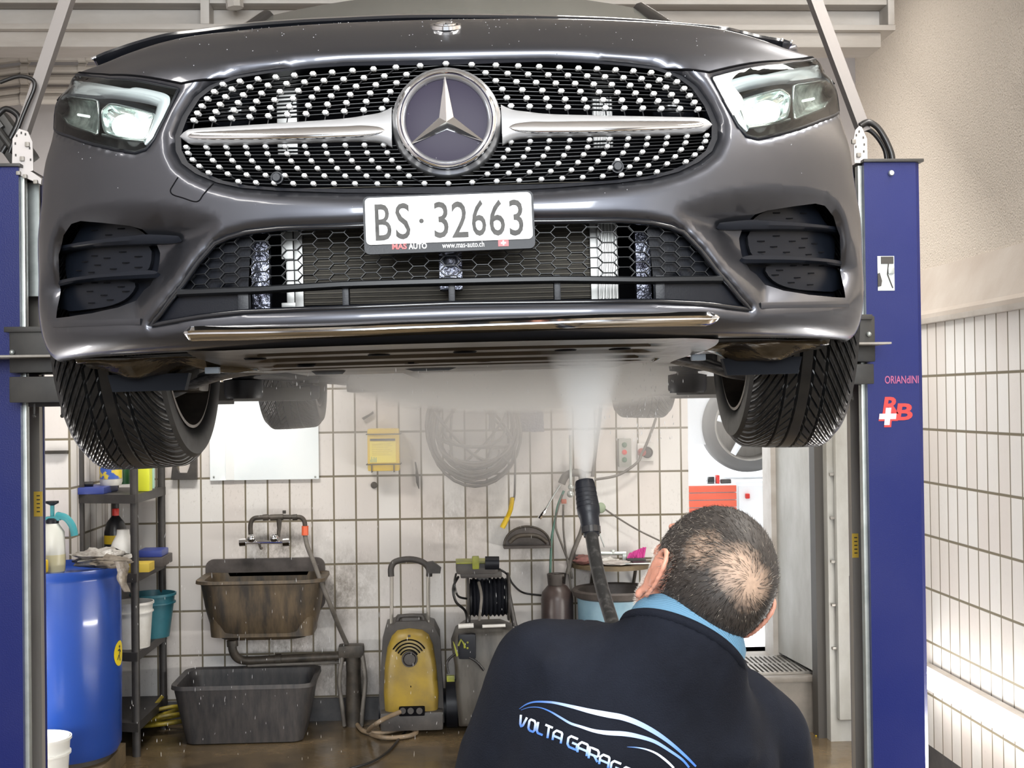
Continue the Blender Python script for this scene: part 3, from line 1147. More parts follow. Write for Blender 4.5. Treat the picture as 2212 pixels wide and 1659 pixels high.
# linking wires between the studs
wire = MB()
for s in (1, -1):
    for i in range(11):
        if i == 5:
            continue
        off = 1 if i == 10 else 0
        A_, B_ = row_ab[i], row_ab[i + 1]
        for k in range(len(B_)):
            j = k + off
            if j < len(A_):
                pa_ = ab_line(A_[j:j + 1] * [s, 1], GOFF - .002)[0]
                pb_ = ab_line(B_[k:k + 1] * [s, 1], GOFF - .002)[0]
                wire.rod(pa_, pb_, .0013, 5)
    for k in range(len(row_ab[5])):
        a_, b_ = row_ab[5][k]
        P = ab_line(np.array([[a_ * s, b_], [(a_ - .004) * s, b_ - .03]]), GOFF - .001)
        wire.rod(P[0], P[1], .0012, 5)
wire.build('grille_wires', M['slat'], grille, kind='stuff')
# studs
pin_mesh = None
pm = MB()
hexr = [(math.cos(t) * .0066, math.sin(t) * .0050) for t in [k * PI / 3 for k in range(6)]]
pm.v = [(x * 1.0, -.004, z * 1.0) for x, z in hexr] + [(x * .62, -.0078, z * .62) for x, z in hexr] + [(x * .8, .006, z * .8) for x, z in hexr]
pm.f = [[6, 7, 8, 9, 10, 11]] + [[k, (k + 1) % 6, 6 + (k + 1) % 6, 6 + k] for k in range(6)] + [[12 + k, 12 + (k + 1) % 6, (k + 1) % 6, k] for k in range(6)]
pm.mi = [0] * len(pm.f)
M['stud'] = mat('polished_stud', (0.94, 0.95, 0.95), 0.30, 0.35)
allp = []
for i, q in enumerate(row_ab):
    for a_, b_ in q:
        for s in ((1, -1) if abs(a_) > .004 else (1,)):
            allp.append((abs(a_), a_ * s, b_, 1.0 if i < 6 else .88))
allp.sort()
stuff_pins = MB()
first = None
cnt = 0
for _, a_, b_, sc_ in allp:
    p = Vector(ab_line(np.array([[a_, b_]]), GOFF - .004)[0])
    tilt = -0.10 if b_ > .66 else -.2
    Mt = Matrix.Translation(p) @ Matrix.Rotation(0.9 * a_ * .8, 4, 'Z') @ Matrix.Rotation(tilt, 4, 'X') @ Matrix.Scale(sc_, 4)
    if cnt < 100:
        if first is None:
            first = pm.build('grille_stud', M['stud'], grille, smooth=20)
            o = first
        else:
            o = first.copy(); col.objects.link(o); o.parent = grille
        o.matrix_local = Mt
    else:
        stuff_pins.M = Mt
        stuff_pins.add(pm.v, pm.f)
    cnt += 1
stuff_pins.M = Matrix.Identity(4)
stuff_pins.build('grille_studs', M['stud'], grille, smooth=20, weld=False, kind='stuff')
# frame inside the opening
fr_ = MB()
nG = len(ab_grille)
out_ = densify(ab_grille, .02)
cg = np.array([0, (ab_grille[:, 1].max() + ab_grille[:, 1].min()) / 2])
rws = []
for off, k in ((.020, .004), (.022, -.009), (.06, -.010)):
    d_ = out_ - cg
    d_ = d_ / np.linalg.norm(d_, axis=1)[:, None]
    P = out_ + d_ * k
    rws.append(V3(ab_line(P, off)))
fr_.grid(rws, closed_v=True)
fr_.build('grille_frame', M['black_mat'], grille)
# parking sensors in the grille
for px in ((598, 384), (1334, 360)):
    p = Vector(ps([px], .012)[0])
    b = MB(); b.M = Matrix.Translation(p) @ Matrix.Rotation(R(90), 4, 'X')
    b.lathe([(0, .009), (.007, .009), (.0085, .007), (.009, 0), (.0115, 0), (.0118, -.012)], 20)
    b.build('parking_sensor', M['black_mat'], grille)

M['satin_bar'] = mat('satin_silver_bar', (0.55, 0.56, 0.58), 0.42, 0.6)
# ---- silver louvre bar with chrome blades
bar = MB(); blade = MB()
topL = [c1(p) for p in [(1162, 880), (1200, 845), (1260, 830), (1500, 814), (1900, 788), (2212, 766)]] + [cc(p) for p in [(150, 744), (250, 725), (320, 690)]]
botL = [c1(p) for p in [(1162, 882), (1190, 905), (1250, 925), (1500, 927), (1900, 915), (2212, 905)]] + [cc(p) for p in [(150, 905), (250, 915), (320, 945)]]
ctop = [c1(p) for p in [(1212, 878), (1250, 855), (1400, 845), (1900, 822), (2212, 812)]] + [cc(p) for p in [(120, 806), (230, 815), (275, 838)]]
cbot = [c1(p) for p in [(1212, 880), (1250, 895), (1400, 900), (1900, 896), (2212, 885)]] + [cc(p) for p in [(120, 880), (230, 865), (275, 842)]]


def lens_bar(mb, tp, bp, off, bulge, sgn):
    T_ = smooth_poly(tp, 4, False); B2 = smooth_poly(bp, 4, False)
    A1, A2 = inv(T_, off), inv(B2, off)
    rows = []
    for u, v in zip(A1, A2):
        row = []
        h = abs(u[1] - v[1])
        for k in range(9):
            t = k / 8
            q = u * (1 - t) + v * t
            P = ab_line(np.array([[q[0] * sgn, q[1]]]), off)[0]
            P[1] -= bulge * math.sqrt(max(0, 1 - (2 * t - 1) ** 2)) * min(1, h / .03)
            row.append(Vector(P))
        row.append(row[-1] + Vector((0, .02, 0))); row.insert(0, row[0] + Vector((0, .02, 0)))
        rows.append(row)
    mb.grid(rows)


for s in (1, -1):
    lens_bar(bar, topL, botL, .002, .014, s)
louvre = bar.build('louvre_bar', M['satin_bar'], car, smooth=60)
for s in (1, -1):
    blade = MB()
    lens_bar(blade, ctop, cbot, -.011, .005, s)
    blade.build('chrome_blade', M['chrome'], louvre, smooth=60)

# ---- star emblem
sc0 = Vector(ps([(964, 262)], -.012)[0]); sc0.x = 0.0
EM = Matrix.Translation(sc0) @ Matrix.Rotation(-0.012, 4, 'Y') @ Matrix.Rotation(R(90), 4, 'X')
b = MB(); b.M = EM
b.lathe([(.074, .012), (.0775, .0185), (.083, .022), (.087, .0215), (.090, .016), (.0925, .004), (.097, .0015), (.100, -.008), (.1015, -.03), (.100, -.05)], 72)
ring = b.build('emblem_surround', M['satin'], louvre, smooth=60)
b = MB(); b.M = EM
b.lathe([(.0805, .014), (.0815, .021), (.0845, .0245), (.0885, .0235), (.0910, .017), (.0915, .010)], 72)
b.build('emblem_ring', M['chrome'], louvre, smooth=60)
b = MB(); b.M = EM
b.lathe([(0.0001, .0145), (.03, .0140), (.06, .0125), (.081, .0095)], 64)
b.build('emblem_disc', mat('dark_violet_glass', (0.038, 0.033, 0.052), 0.30, spec=.06), louvre, smooth=60)
b = MB(); b.M = EM
arms = []
vs_ = [(0, -.006, .026)]
for k in range(3):
    a = R(90 + 120 * k)
    vs_.append((.0815 * math.cos(a), .0815 * math.sin(a) - .0045 * (1 if k else -.6), .0175))
for k in range(3):
    a = R(150 + 120 * k)
    vs_.append((.0150 * math.cos(a), .0150 * math.sin(a) - .003, .0145))
for k in range(3):
    vs_.append(tuple(Vector(vs_[1 + k]) + Vector((0, 0, -.004))))
    # arm tip has a small width
F = []
for k in range(3):
    tip = 1 + k
    nL, nR = 4 + k, 4 + (k - 1) % 3
    F += [(0, tip, nL), (0, nR, tip), (nL, tip, 7 + k), (tip, nR, 7 + k)]
b.add(vs_, F)
b.build('emblem_star', M['chrome'], louvre, smooth=0)

# ---- number plate with holder
pc = lp(970, 481, -.030)
PMx = Matrix.Translation(pc) @ Matrix.Rotation(-.014, 4, 'Y') @ Matrix.Rotation(R(-3), 4, 'X')
k_ = 1 / 1198.0
b = MB(); b.M = PMx
w2, zt_, zb_ = .1520, .0525, -.0515
def rrect(x0, z0, x1, z1, r, n=5):
    out = []
    for cx, cz, a0 in ((x1 - r, z1 - r, 0), (x0 + r, z1 - r, 90), (x0 + r, z0 + r, 180), (x1 - r, z0 + r, 270)):
        for i in range(n + 1):
            a = R(a0 + 90 * i / n)
            out.append((cx + r * math.cos(a), cz + r * math.sin(a)))
    return out


b.prism(rrect(-w2, zb_, w2, zt_, .010), 0, .012)
b.prism(rrect(-w2 + .03, zb_ + .02, w2 - .03, zt_ - .01, .010), .012, .034)
holder = b.build('plate_holder', M['black_mat'], car, smooth=30)
b = MB(); b.M = PMx
b.prism(rrect(-w2 + .004, zb_ + .0165, w2 - .004, zt_ - .0035, .008), -.0035, 0)
b.build('number_plate', mat('white_plate', (0.82, 0.84, 0.83), 0.35), holder, smooth=30)
b = MB(); b.M = PMx
c0x, c0y = (140 + 1235) / 2, (130 + 445) / 2


def pl_x(x): return (x - 687) * c2 * k_


def pl_z(x, y):     # undo the tilt of the plate in the picture
    return -((y + (x - 687) * .039) - 287) * c2 * k_


for ch, x0, x1, y0, y1 in (('B', 218, 320, 190, 385), ('S', 348, 440, 188, 372), ('3', 593, 683, 178, 365), ('2', 705, 808, 172, 365), ('6', 833, 923, 160, 357), ('6', 945, 1043, 162, 352), ('3', 1072, 1160, 163, 350)):
    xm = (x0 + x1) / 2
    zc_ = pl_z(xm, (y0 + y1) / 2)
    hh = .0325
    fit_text(b, ch, pl_x(x0), pl_x(x1), zc_ - hh + .0, zc_ + hh, -.0036, .0022, bold=.006)
b.M = PMx @ Matrix.Translation((pl_x(512), 0, pl_z(512, 278))) @ Matrix.Rotation(R(90), 4, 'X')
b.lathe([(0.0001, .0052), (.0035, .0052), (.0042, .0036)], 14)
b.build('plate_characters', mat('embossed_plate_characters', (0.065, 0.063, 0.06), 0.5, 0.0, spec=.25, c2=(0.03, 0.029, 0.027), scale=60, contrast=(.4, .7)), holder, smooth=30)
for s, x0, x1, z0, z1, c_, nm in (('MAS', 320, 412, 422, 458, (0.75, 0.06, 0.06), 'red_lettering'), ('AUTO', 424, 540, 420, 456, (0.9, 0.9, 0.9), 'white_lettering'), ('www.mas-auto.ch', 638, 905, 412, 446, (0.85, 0.86, 0.86), 'web_lettering')):
    b = MB(); b.M = PMx
    zc_ = pl_z((x0 + x1) / 2, (z0 + z1) / 2 + .0)
    hh = .0052 if s[0] != 'w' else .0050
    fit_text(b, s, pl_x(x0), pl_x(x1), zc_ - hh, zc_ + hh, -.0008, .0008, bold=.022 if s[0] != 'w' else 0.0)
    b.build(nm, mat('lettering_' + s.lower(), c_, 0.4), holder, smooth=0)
b = MB(); b.M = PMx
cx_, cz_ = pl_x(1028), pl_z(1028, 418)
b.box((cx_ - .0092, -.0010, cz_ - .0058), (cx_ + .0092, 0, cz_ + .0058))
b.cur = 1
b.box((cx_ - .0045, -.0016, cz_ - .0013), (cx_ + .0045, -.0009, cz_ + .0013)).box((cx_ - .0013, -.00165, cz_ - .0042), (cx_ + .0013, -.0009, cz_ + .0042))
b.build('flag_emblem', [mat('flag_red', (0.7, 0.04, 0.05), 0.4), mat('flag_white', (0.9, 0.9, 0.9), 0.4)], holder, smooth=0)

# ---- hood badge
hb = ps([(957, 56)], -.004)[0]
b = MB(); b.M = Matrix.Translation((0, hb[1], hb[2])) @ Matrix.Rotation(R(24), 4, 'X')
b.lathe([(0.0001, .004), (.017, .004), (.0185, .006), (.021, .0055), (.022, 0)], 32)
b.lathe([(.024, .0025), (.027, .004), (.0305, .003), (.0315, -.004)], 36)
for k in range(3):
    a = R(90 + 120 * k)
    b.rod((0, 0, .006), (.018 * math.cos(a), .018 * math.sin(a), .005), .0016, 5)
b.build('hood_badge', M['chrome'], hood)

# ---- reflections along the hood crest, built as a dark lip with pale top
lip_px = [(200, 128), (214, 122), (234, 114), (290, 95), (358, 77), (430, 68), (520, 57), (640, 48), (740, 43), (860, 38), (960, 37), (1080, 38), (1220, 41), (1350, 46), (1472, 55), (1566, 63), (1600, 70), (1640, 80), (1680, 87), (1712, 93)]
LY = [.52, .52, .515, .51, .49, .48, .47, .46, .455, .45, .45, .45, .455, .46, .48, .49, .505, .51, .52, .52]
lipP = [lp(x, y, yy) for (x, y), yy in zip(lip_px, LY)]
lipS = spline(lipP, 5)
b = MB(); t_ = MB()
rows, rows2 = [], []
m_ = len(lipS)
for i, p in enumerate(lipS):
    e_ = min(1, min(i, m_ - 1 - i) / 3.0) * .85 + .15
    ex = min(1, min(i, m_ - 1 - i) / 26.0)
    rows.append([p + Vector((0, .05, -.030 * e_)), p + Vector((0, .004, -.007 * e_)), p + Vector((0, -.004, -.002)), p + Vector((0, -.003, .004 * e_)), p + Vector((0, .004, .0055 * e_)), p + Vector((0, .05, .006 * e_))])
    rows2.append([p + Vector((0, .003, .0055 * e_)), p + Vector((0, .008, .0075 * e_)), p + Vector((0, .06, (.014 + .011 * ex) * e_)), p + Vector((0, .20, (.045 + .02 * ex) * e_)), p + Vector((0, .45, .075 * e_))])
b.grid(rows); t_.grid(rows2)
lipo = b.build('crest_dark_reflection', M['black_gloss'], hood, smooth=50)  # black band stands in for the dark grazing reflection
t_.build('crest_pale_reflection', mat('crest_reflection_paint', (0.32, 0.31, 0.30), 0.28, 0.5, coat=1.0), lipo, smooth=50)  # paler paint copy put in for the bright reflection above the crest
for q in ((lipS[1], 1), (lipS[3], 1), (lipS[-2], -1), (lipS[-5], -1)):
    b = MB().sphere(q[0] + Vector((0, -.006, 0)), .0042, 8)
    b.build('lip_glint', M['chrome'], lipo)  # chrome beads added as glints at the lip ends

# ---- headlights (left traced, right mirrored)
def c3(p): return (110 + p[0] * 290 / 2212, 160 + p[1] * 290 / 2212)


M['lamp_dark'] = mat('lamp_housing_dark', (0.012, 0.014, 0.015), 0.2, coat=.5)
M['lamp_bezel'] = mat('lamp_bezel_grey', (0.20, 0.18, 0.16), 0.25, 0.6)
M['lamp_silver'] = mat('lamp_reflector', (0.80, 0.86, 0.84), 0.12, 0.95)
M['drl'] = mat('light_guide', (0.66, 0.70, 0.72), 0.25, 0.2, coat=1.0, emit=(0.9, 0.95, 1.0), estr=0.16)
M['lens_glow'] = mat('projector_lens_lit', (0.85, 0.9, 0.88), 0.08, 0.3, coat=1.0, emit=(0.93, 1.0, 0.97), estr=1.3)
M['frost'] = mat('frosted_reflector', (0.62, 0.70, 0.66), 0.3, 0.6, c2=(0.25, 0.30, 0.29), scale=55)


def tube_ab(ab, off, r, s, m, name, parent, closed=True, flat=1.0, n=8):
    P = ab * [s, 1]
    X = ab_line(P, off)
    b = MB().tube(V3(X), r, n, closed=closed, flat=flat)
    return b.build(name, m, parent, smooth=60)


drl_o = inv([c3(p) for p in [(230, 480), (380, 270), (600, 205), (1000, 190), (1400, 215), (1700, 270), (1900, 330), (1960, 420), (1900, 620), (1700, 1000), (1560, 1170)]], .02)
drl_i = inv([c3(p) for p in [(260, 490), (420, 370), (620, 340), (900, 345), (1250, 385), (1550, 440), (1720, 490), (1745, 520), (1700, 680), (1620, 900), (1545, 1150)]], .03)
lk1 = inv([c3(p) for p in [(200, 600), (330, 450), (560, 425), (740, 450), (790, 520), (790, 920), (760, 1000), (650, 960), (330, 860), (230, 740)]], .035)
lk2 = inv([c3(p) for p in [(860, 620), (930, 550), (1020, 510), (1300, 565), (1640, 660), (1700, 700), (1640, 900), (1555, 1090), (1250, 1070), (960, 1000), (890, 900), (860, 740)]], .035)
lens1 = inv([c3((1200, 830))], .03)[0]
lens2 = inv([c3((1570, 860))], .03)[0]
led = inv([c3(p) for p in [(450, 670), (630, 700)]], .03)
for s, nm in ((1, 'right'), (-1, 'left')):
    v_, f_ = cdt_patch(ab_lightL * [s, 1], step=.012)
    # housing: floor pressed back
    oL = densify(ab_lightL, .012) * [s, 1]
    cL = oL.mean(0)
    b = MB()
    rws = []
    for k, off in ((1.0, .004), (.985, .012), (.955, .045), (.93, .075)):
        rws.append(V3(ab_line(cL + (oL - cL) * k, off)))
    b.grid(rws, closed_v=True)
    housing = b.build('headlight', M['lamp_dark'], car, smooth=60)
    in_ = ab_lightL * [s, 1]; ci = in_.mean(0)
    v2, f2 = cdt_patch(ci + (in_ - ci) * .94, step=.016)
    patch_obj('housing_floor', M['lamp_dark'], v2, f2, .072, parent=housing, fn=lambda P, e: ab_line(P, e))
    # grey bezel at the outer end
    # light guide
    b = MB()
    rws = []
    for u, v in zip(densify(smooth_poly(drl_o, 4, False), 1, False), densify(smooth_poly(drl_i, 4, False), 1, False)):
        row = []
        for k in range(7):
            t = k / 6
            q = u * (1 - t) + v * t
            P = ab_line(np.array([[q[0] * s, q[1]]]), .022 + .010 * t)[0]
            P[1] -= .008 * math.sin(PI * t)
            row.append(Vector(P))
        row.append(row[-1] + Vector((0, .03, 0)))
        rws.append(row)
    b.grid(rws)
    b.build('light_guide', M['drl'], housing, smooth=60)
    for q in (lk1, lk2):
        q = smooth_poly(q, 3)
        tube_ab(q, .030, .0028, s, M['lamp_silver'], 'reflector_rim', housing)
        cq = q.mean(0)
        b = MB()
        rws = [V3(ab_line((cq + (q - cq) * k) * [s, 1], off)) for k, off in ((.97, .031), (.85, .045), (.62, .056), (.3, .062), (.02, .064))]
        b.grid(rws, closed_v=True)
        b.build('reflector', M['frost'] if q is not None and len(q) and q[:, 0].mean() < lk2[:, 0].mean() - .02 else M['lamp_silver'], housing, smooth=40)
    for q, r_ in ((lens1, .028), (lens2, .022)):
        P = ab_line(np.array([[q[0] * s, q[1]]]), .048)[0]
        b = MB().sphere(P, r_, 20, (1, .8, .85))
        b.build('projector_lens', M['lens_glow'], housing, smooth=80)
    P = ab_line(led * [s, 1], .030)
    b = MB().rod(P[0], P[1], .0028, 8)
    b.build('turn_signal_led', M['lens_glow'], housing)
    bz = inv([c3(p) for p in [(850, 1000), (1250, 1085), (1545, 1110)]], .03)
    tube_ab(bz, .030, .003, s, M['lamp_silver'], 'lower_trim', housing, closed=False)
    patch_obj('cover_glass', M['glass'], v_, f_, .001, parent=housing, fn=lambda P, e: ab_line(P, e))
    # dark joint round the lamp
    tube_ab(densify(ab_lightL, .02), .004, .0032, s, M['black_mat'], 'lamp_seal', housing, flat=.7)

# ---- seams
for s in (1, -1):
    q = seamL[2:] * [s, 1]
    X = SC(densify(q, .015, False), .001)
    MB().tube(V3(X), .0022, 6).build('hood_seam', M['black_in'], bumper)
tow = inv(crop([(1150, 8), (1118, 60), (1100, 95), (1118, 122), (1180, 142), (1250, 165), (1285, 160), (1310, 125), (1345, 80), (1368, 42)], 0, 380))
X = SC(densify(smooth_poly(tow, 4, False), .01, False), -.0002)
MB().tube(V3(X), .0012, 5).build('tow_eye_cover_seam', M['black_in'], bumper)

# ---- side intakes: recessed insert, slits and two fins
fin1 = crop([(1170, 412), (1160, 430), (1080, 438), (960, 440), (700, 450), (480, 470), (360, 500), (345, 490), (345, 462), (480, 440), (700, 410), (900, 385), (960, 380), (1080, 395)], 0, 380)
fin2 = crop([(1035, 636), (1020, 655), (960, 660), (700, 670), (480, 690), (345, 722), (330, 710), (335, 690), (480, 655), (700, 635), (900, 612), (985, 612)], 0, 380)
panels = [crop([(480, 410), (560, 295), (700, 300), (860, 330), (940, 380), (900, 380), (700, 405), (480, 438)], 0, 380),
          crop([(430, 650), (450, 480), (700, 455), (955, 445), (965, 590), (900, 610), (700, 632), (480, 655)], 0, 380),
          crop([(415, 860), (440, 700), (700, 672), (870, 690), (830, 780), (720, 835), (560, 862)], 0, 380)]
slits = crop([(620, 350), (790, 340), (710, 380), (620, 515), (800, 490), (700, 530), (900, 520), (560, 552), (820, 560), (640, 575), (740, 600), (900, 590), (520, 610), (600, 622), (700, 690), (590, 745), (790, 715), (680, 770), (820, 745), (600, 820), (720, 800), (520, 700), (620, 690)], 0, 380)
for s in (1, -1):
    q = ab_vent * [s, 1]
    cq = q.mean(0)
    v_, f_ = cdt_patch(cq + (q - cq) * 1.04, step=.018)
    vent = patch_obj('side_intake', M['black_mat'], v_, f_, .022 + .0, parent=car, fn=lambda P, e: ab_line(P, .110))
    b = MB()
    for pn in panels:
        a_ = inv(smooth_poly(pn, 3), .085) * [s, 1]
        v2, f2 = cdt_patch(a_, step=.012)
        X = ab_line(v2, .085)
        n0 = len(b.v)
        b.add([tuple(p) for p in X], [list(t) for t in f2])
        # side walls
        ring_ = densify(a_, .012)
        b.grid([V3(ab_line(ring_, .085)), V3(ab_line(ring_, .11))], closed_v=True)
    b.cur = 1
    a_ = inv(slits, .082) * [s, 1]
    X = ab_line(a_, .0835)
    for p in X:
        b.cbox(p, (.019, .003, .0022))
    b.build('intake_panel', [M['black_panel'], M['black_in']], vent, smooth=30)
    for fn_, dep in ((fin1, .050), (fin2, .052)):
        a_ = inv(smooth_poly(fn_, 3), .052) * [s, 1]
        b = MB()
        fo = densify(a_, .012)
        c_ = fo.mean(0)
        fi = c_ + (fo - c_) * [.985, .55]
        v2, f2 = cdt_patch(fi, step=.012)
        b.add([tuple(p) for p in ab_line(v2, dep - .007)], [list(t) for t in f2])
        m2 = densify(fi, 99)
        b.grid([V3(ab_line(fi, dep - .007)), V3(ab_line(fo, dep)), V3(ab_line(fo, dep + .035))], closed_v=True)
        b.build('intake_fin', M['black_panel'], vent, smooth=40)
    # ledge strip under the pocket
    lg_ = inv(crop([(375, 965), (600, 955), (925, 945)], 0, 380), .03) * [s, 1]
    X = SC(densify(lg_, .02, False), -.002)
    b = MB(); strip(b, V3(X), .012, .006)
    b.build('intake_ledge', M['paint'], vent)

# ---- lower grille
hx = MB()
mesh_reg = sym(inv([(968, 480), (740, 489), (600, 494), (530, 502), (490, 513), (462, 527), (427, 567), (393, 616), (384, 630), (560, 624), (740, 614), (975, 607)], .02))
h1, h2, hy = .0100, .0190, .0192
dx_ = h1 + h2
E_ = set()
def key(p): return (round(p[0], 4), round(p[1], 4))
for i in range(-22, 23):
    for j in range(0, 16):
        cx_, cy_ = i * dx_, .26 + j * hy + (hy / 2 if i % 2 else 0)
        vv = [(cx_ + h1, cy_ + hy / 2), (cx_ - h1, cy_ + hy / 2), (cx_ - h2, cy_), (cx_ - h1, cy_ - hy / 2), (cx_ + h1, cy_ - hy / 2), (cx_ + h2, cy_)]
        for k in range(6):
            a_, b_ = key(vv[k]), key(vv[(k + 1) % 6])
            E_.add((min(a_, b_), max(a_, b_)))
E_ = sorted(E_)
ea = np.array([e[0] for e in E_]); eb = np.array([e[1] for e in E_])
ok = inside((ea + eb) / 2, mesh_reg)
for a_, b_ in zip(ea[ok], eb[ok]):
    X = ab_line(np.array([a_, b_]), .030)
    strip(hx, V3(X), .0019, .012)
lowg = hx.build('lower_grille', M['slat'], car, smooth=30)
barp = inv([(385, 633), (450, 630), (560, 626), (740, 615), (860, 611), (975, 608)], .008)
barp[-1, 0] = 0
bp = np.concatenate([barp, mir(barp)[1:]])
b = MB(); strip(b, V3(ab_line(densify(bp, .02, False), .014)), .0125, .035)
b.build('cross_bar', M['slat'], lowg, smooth=30)
for px in ((748, 641, .012), (976, 632, .012), (1203, 624, .012), (528, 650, .020), (1424, 625, .018)):
    p = Vector(ps([(px[0], px[1])], .03)[0])
    MB().cbox(p, (px[2], .03, .050), .003).build('strut', M['black_mat'], lowg)
cornerP = inv([(345, 690), (392, 636), (460, 633), (518, 630), (520, 671), (425, 680), (330, 700)], .03)
for s in (1, -1):
    v2, f2 = cdt_patch(cornerP * [s, 1], step=.02)
    patch_obj('corner_panel', M['black_mat'], v2, f2, .026, parent=lowg, fn=lambda P, e: ab_line(P, e))
    cp2 = inv([(388, 628), (430, 566), (470, 524), (530, 505), (545, 505), (538, 560), (535, 624), (460, 629)], .04)
    v2, f2 = cdt_patch(cp2 * [s, 1], step=.02)
    patch_obj('blank_panel', M['black_mat'], v2, f2, .048, parent=lowg, fn=lambda P, e: ab_line(P, e))
q = densify(ab_lower, .015)
MB().tube(V3(ab_line(q, .012)), .0055, 8, closed=True).build('grille_trim', M['black_gloss'], lowg, smooth=60)

# ---- chrome strip along the lip
cs_px = [(396, 719), (404, 717), (430, 715), (560, 713), (740, 708), (860, 703), (980, 699), (1100, 695), (1300, 688), (1480, 684), (1540, 684), (1556, 686)]
X = ps(cs_px, -.004)
rws = []
nn = len(X)
for i, p in enumerate(spline(V3(X), 3)):
    e_ = min(1, .08 + min(i, (nn - 1) * 3 - i) / 4)
    rws.append([p + Vector((0, .02, .012 * e_)), p + Vector((0, .0, .009 * e_)), p + Vector((0, -.008 * e_, .001)), p + Vector((0, -.004, -.004 * e_)), p + Vector((0, -.006, -.006 * e_)), p + Vector((0, .004, -.015 * e_)), p + Vector((0, .03, -.019 * e_))])
b = MB(); b.grid(rws)
b.build('chrome_lip', M['chrome'], bumper, smooth=35)

# ---- radiator and brackets seen through the openings
yl = .17
A_, B_ = lp(645, 660, yl), lp(1285, 470, yl)
core = MB().box((A_.x, yl, A_.z), (B_.x, yl + .02, B_.z + .03))
rad = core.build('radiator', mat('radiator_core', (0.020, 0.016, 0.011), 0.7, 0.0, c2=(0.04, 0.033, 0.022), scale=60, stretch=(1, 1, 12)), car, smooth=0)
b = MB()
for k in range(26):
    z = A_.z + .004 + k * .0088
    b.box((A_.x, yl - .004, z), (B_.x, yl, z + .0011))
b.build('radiator_fins', mat('fin_metal', (0.10, 0.088, 0.065), 0.5, 0.3), rad, smooth=0)
def postb(x0, x1, y0, y1, y_, m, nm, flutes=0, par=None):
    a, b2 = lp(x0, y1, y_), lp(x1, y0, y_)
    mb = MB().box((a.x, y_, a.z), (b2.x, y_ + .03, b2.z), .002)
    for k in range(flutes):
        xx = a.x + (b2.x - a.x) * (k + .5) / flutes
        mb.rod((xx, y_, a.z), (xx, y_, b2.z), .0022, 6)
    return mb.build(nm, m, par or rad)
postb(608, 632, 500, 560, yl - .01, M['alu'], 'left_bracket')
postb(620, 634, 560, 664, yl - .01, M['alu'], 'left_bracket_leg')
postb(638, 652, 495, 664, yl - .015, M['alu'], 'radiator_tube')
postb(608, 650, 653, 664, yl - .012, M['alu'], 'bracket_foot')
postb(1278, 1290, 470, 660, yl - .015, M['alu'], 'radiator_end')
postb(1292, 1332, 470, 646, yl - .02, M['alu'], 'receiver_plate', 6)
postb(1376, 1404, 500, 650, yl - .02, mat('foil_wrap', (0.35, 0.37, 0.46), 0.2, 0.7, c2=(0.05, 0.05, 0.07), scale=45, bump=.8, bscale=60), 'horn_cover')
postb(545, 580, 520, 668, yl - .02, bpy.data.materials['foil_wrap'], 'horn_cover')
postb(600, 640, 195, 335, .22, M['alu'], 'upper_bracket')
postb(1282, 1322, 210, 320, .20, M['alu'], 'upper_receiver', 6)
q = lp(974, 580, .10)
b = MB().cbox(q, (.044, .04, .085), .006)
b.sphere(q + Vector((0, -.02, .012)), .014, 14)
b.build('front_camera_module', bpy.data.materials['foil_wrap'], rad)
for q_, r_ in ((lp(500, 240, .2), .05), (lp(1460, 230, .2), .05), (lp(480, 195, .22), .03)):
    MB().sphere(q_, r_, 14, (1, .5, .8)).build('coolant_hose', M['black_gloss'], rad)

# ---- water beads standing on the paint and the emblem
rb_ = random.Random(21)
b = MB()
bp_ = np.array([[rb_.gauss(0, .33), rb_.uniform(.79, 1.02)] for _ in range(110)] + [[rb_.uniform(-.8, .8), rb_.uniform(.40, .78)] for _ in range(60)])
bp_ = bp_[np.abs(bp_[:, 0]) < .8]
ok = ~inside(bp_, ab_grille) & ~inside(bp_, ab_lower) & ~inside(bp_, ab_lightL) & ~inside(bp_, mir(ab_lightL)) & ~inside(bp_, ab_vent) & ~inside(bp_, mir(ab_vent))
for p in SC(bp_[ok], 0.0):
    r_ = rb_.uniform(.0005, .0012)
    b.sphere(p, r_, 6, (1, .55, 1.1))
M['bead'] = mat('clear_water_bead', (.28, .29, .31), .08, .5)
b.build('water_beads', M['bead'], bumper, smooth=80, weld=False, kind='stuff')
b = MB()
for _ in range(150):
    a_, rr = rb_.uniform(0, 2 * PI), .078 * math.sqrt(rb_.random())
    p = EM @ Vector((rr * math.cos(a_), rr * math.sin(a_), .0145 - .005 * (rr / .08)))
    b.sphere(p, rb_.uniform(.0005, .0012), 6)
b.build('water_beads', M['bead'], louvre, smooth=80, weld=False, kind='stuff')

# ------------------------------------------------------------------ wheels, underside, body behind
def tyre_mesh(rad=.33, wid=.225, nu=434, nv=60):
    """tread with ring grooves and swept cross grooves that follow the grid"""
    rows = []
    for i in range(nu):
        row = []
        for j in range(nv + 1):
            v = (j / nv - .5) * wid
            av = abs(v)
            th = 2 * PI * i / nu + 2.6 * max(0, av - .012) ** 1.15 * 3.2
            r = rad - .0035 * (av / (wid / 2)) ** 2 - .018 * max(0, (av - wid * .38) / (wid * .12)) ** 2
            if abs(av - .014) < .0025 or abs(av - .045) < .0025:
                r -= .0060
            elif av > .047 and i % 7 == 0 or .018 < av < .041 and i % 7 == 3:
                r -= .0052
            elif av > .05 and i % 7 in (2, 5) and (j % 3):
                r -= .0016
            row.append((v, r * math.cos(th), r * math.sin(th)))
        rows.append(row)
    return rows


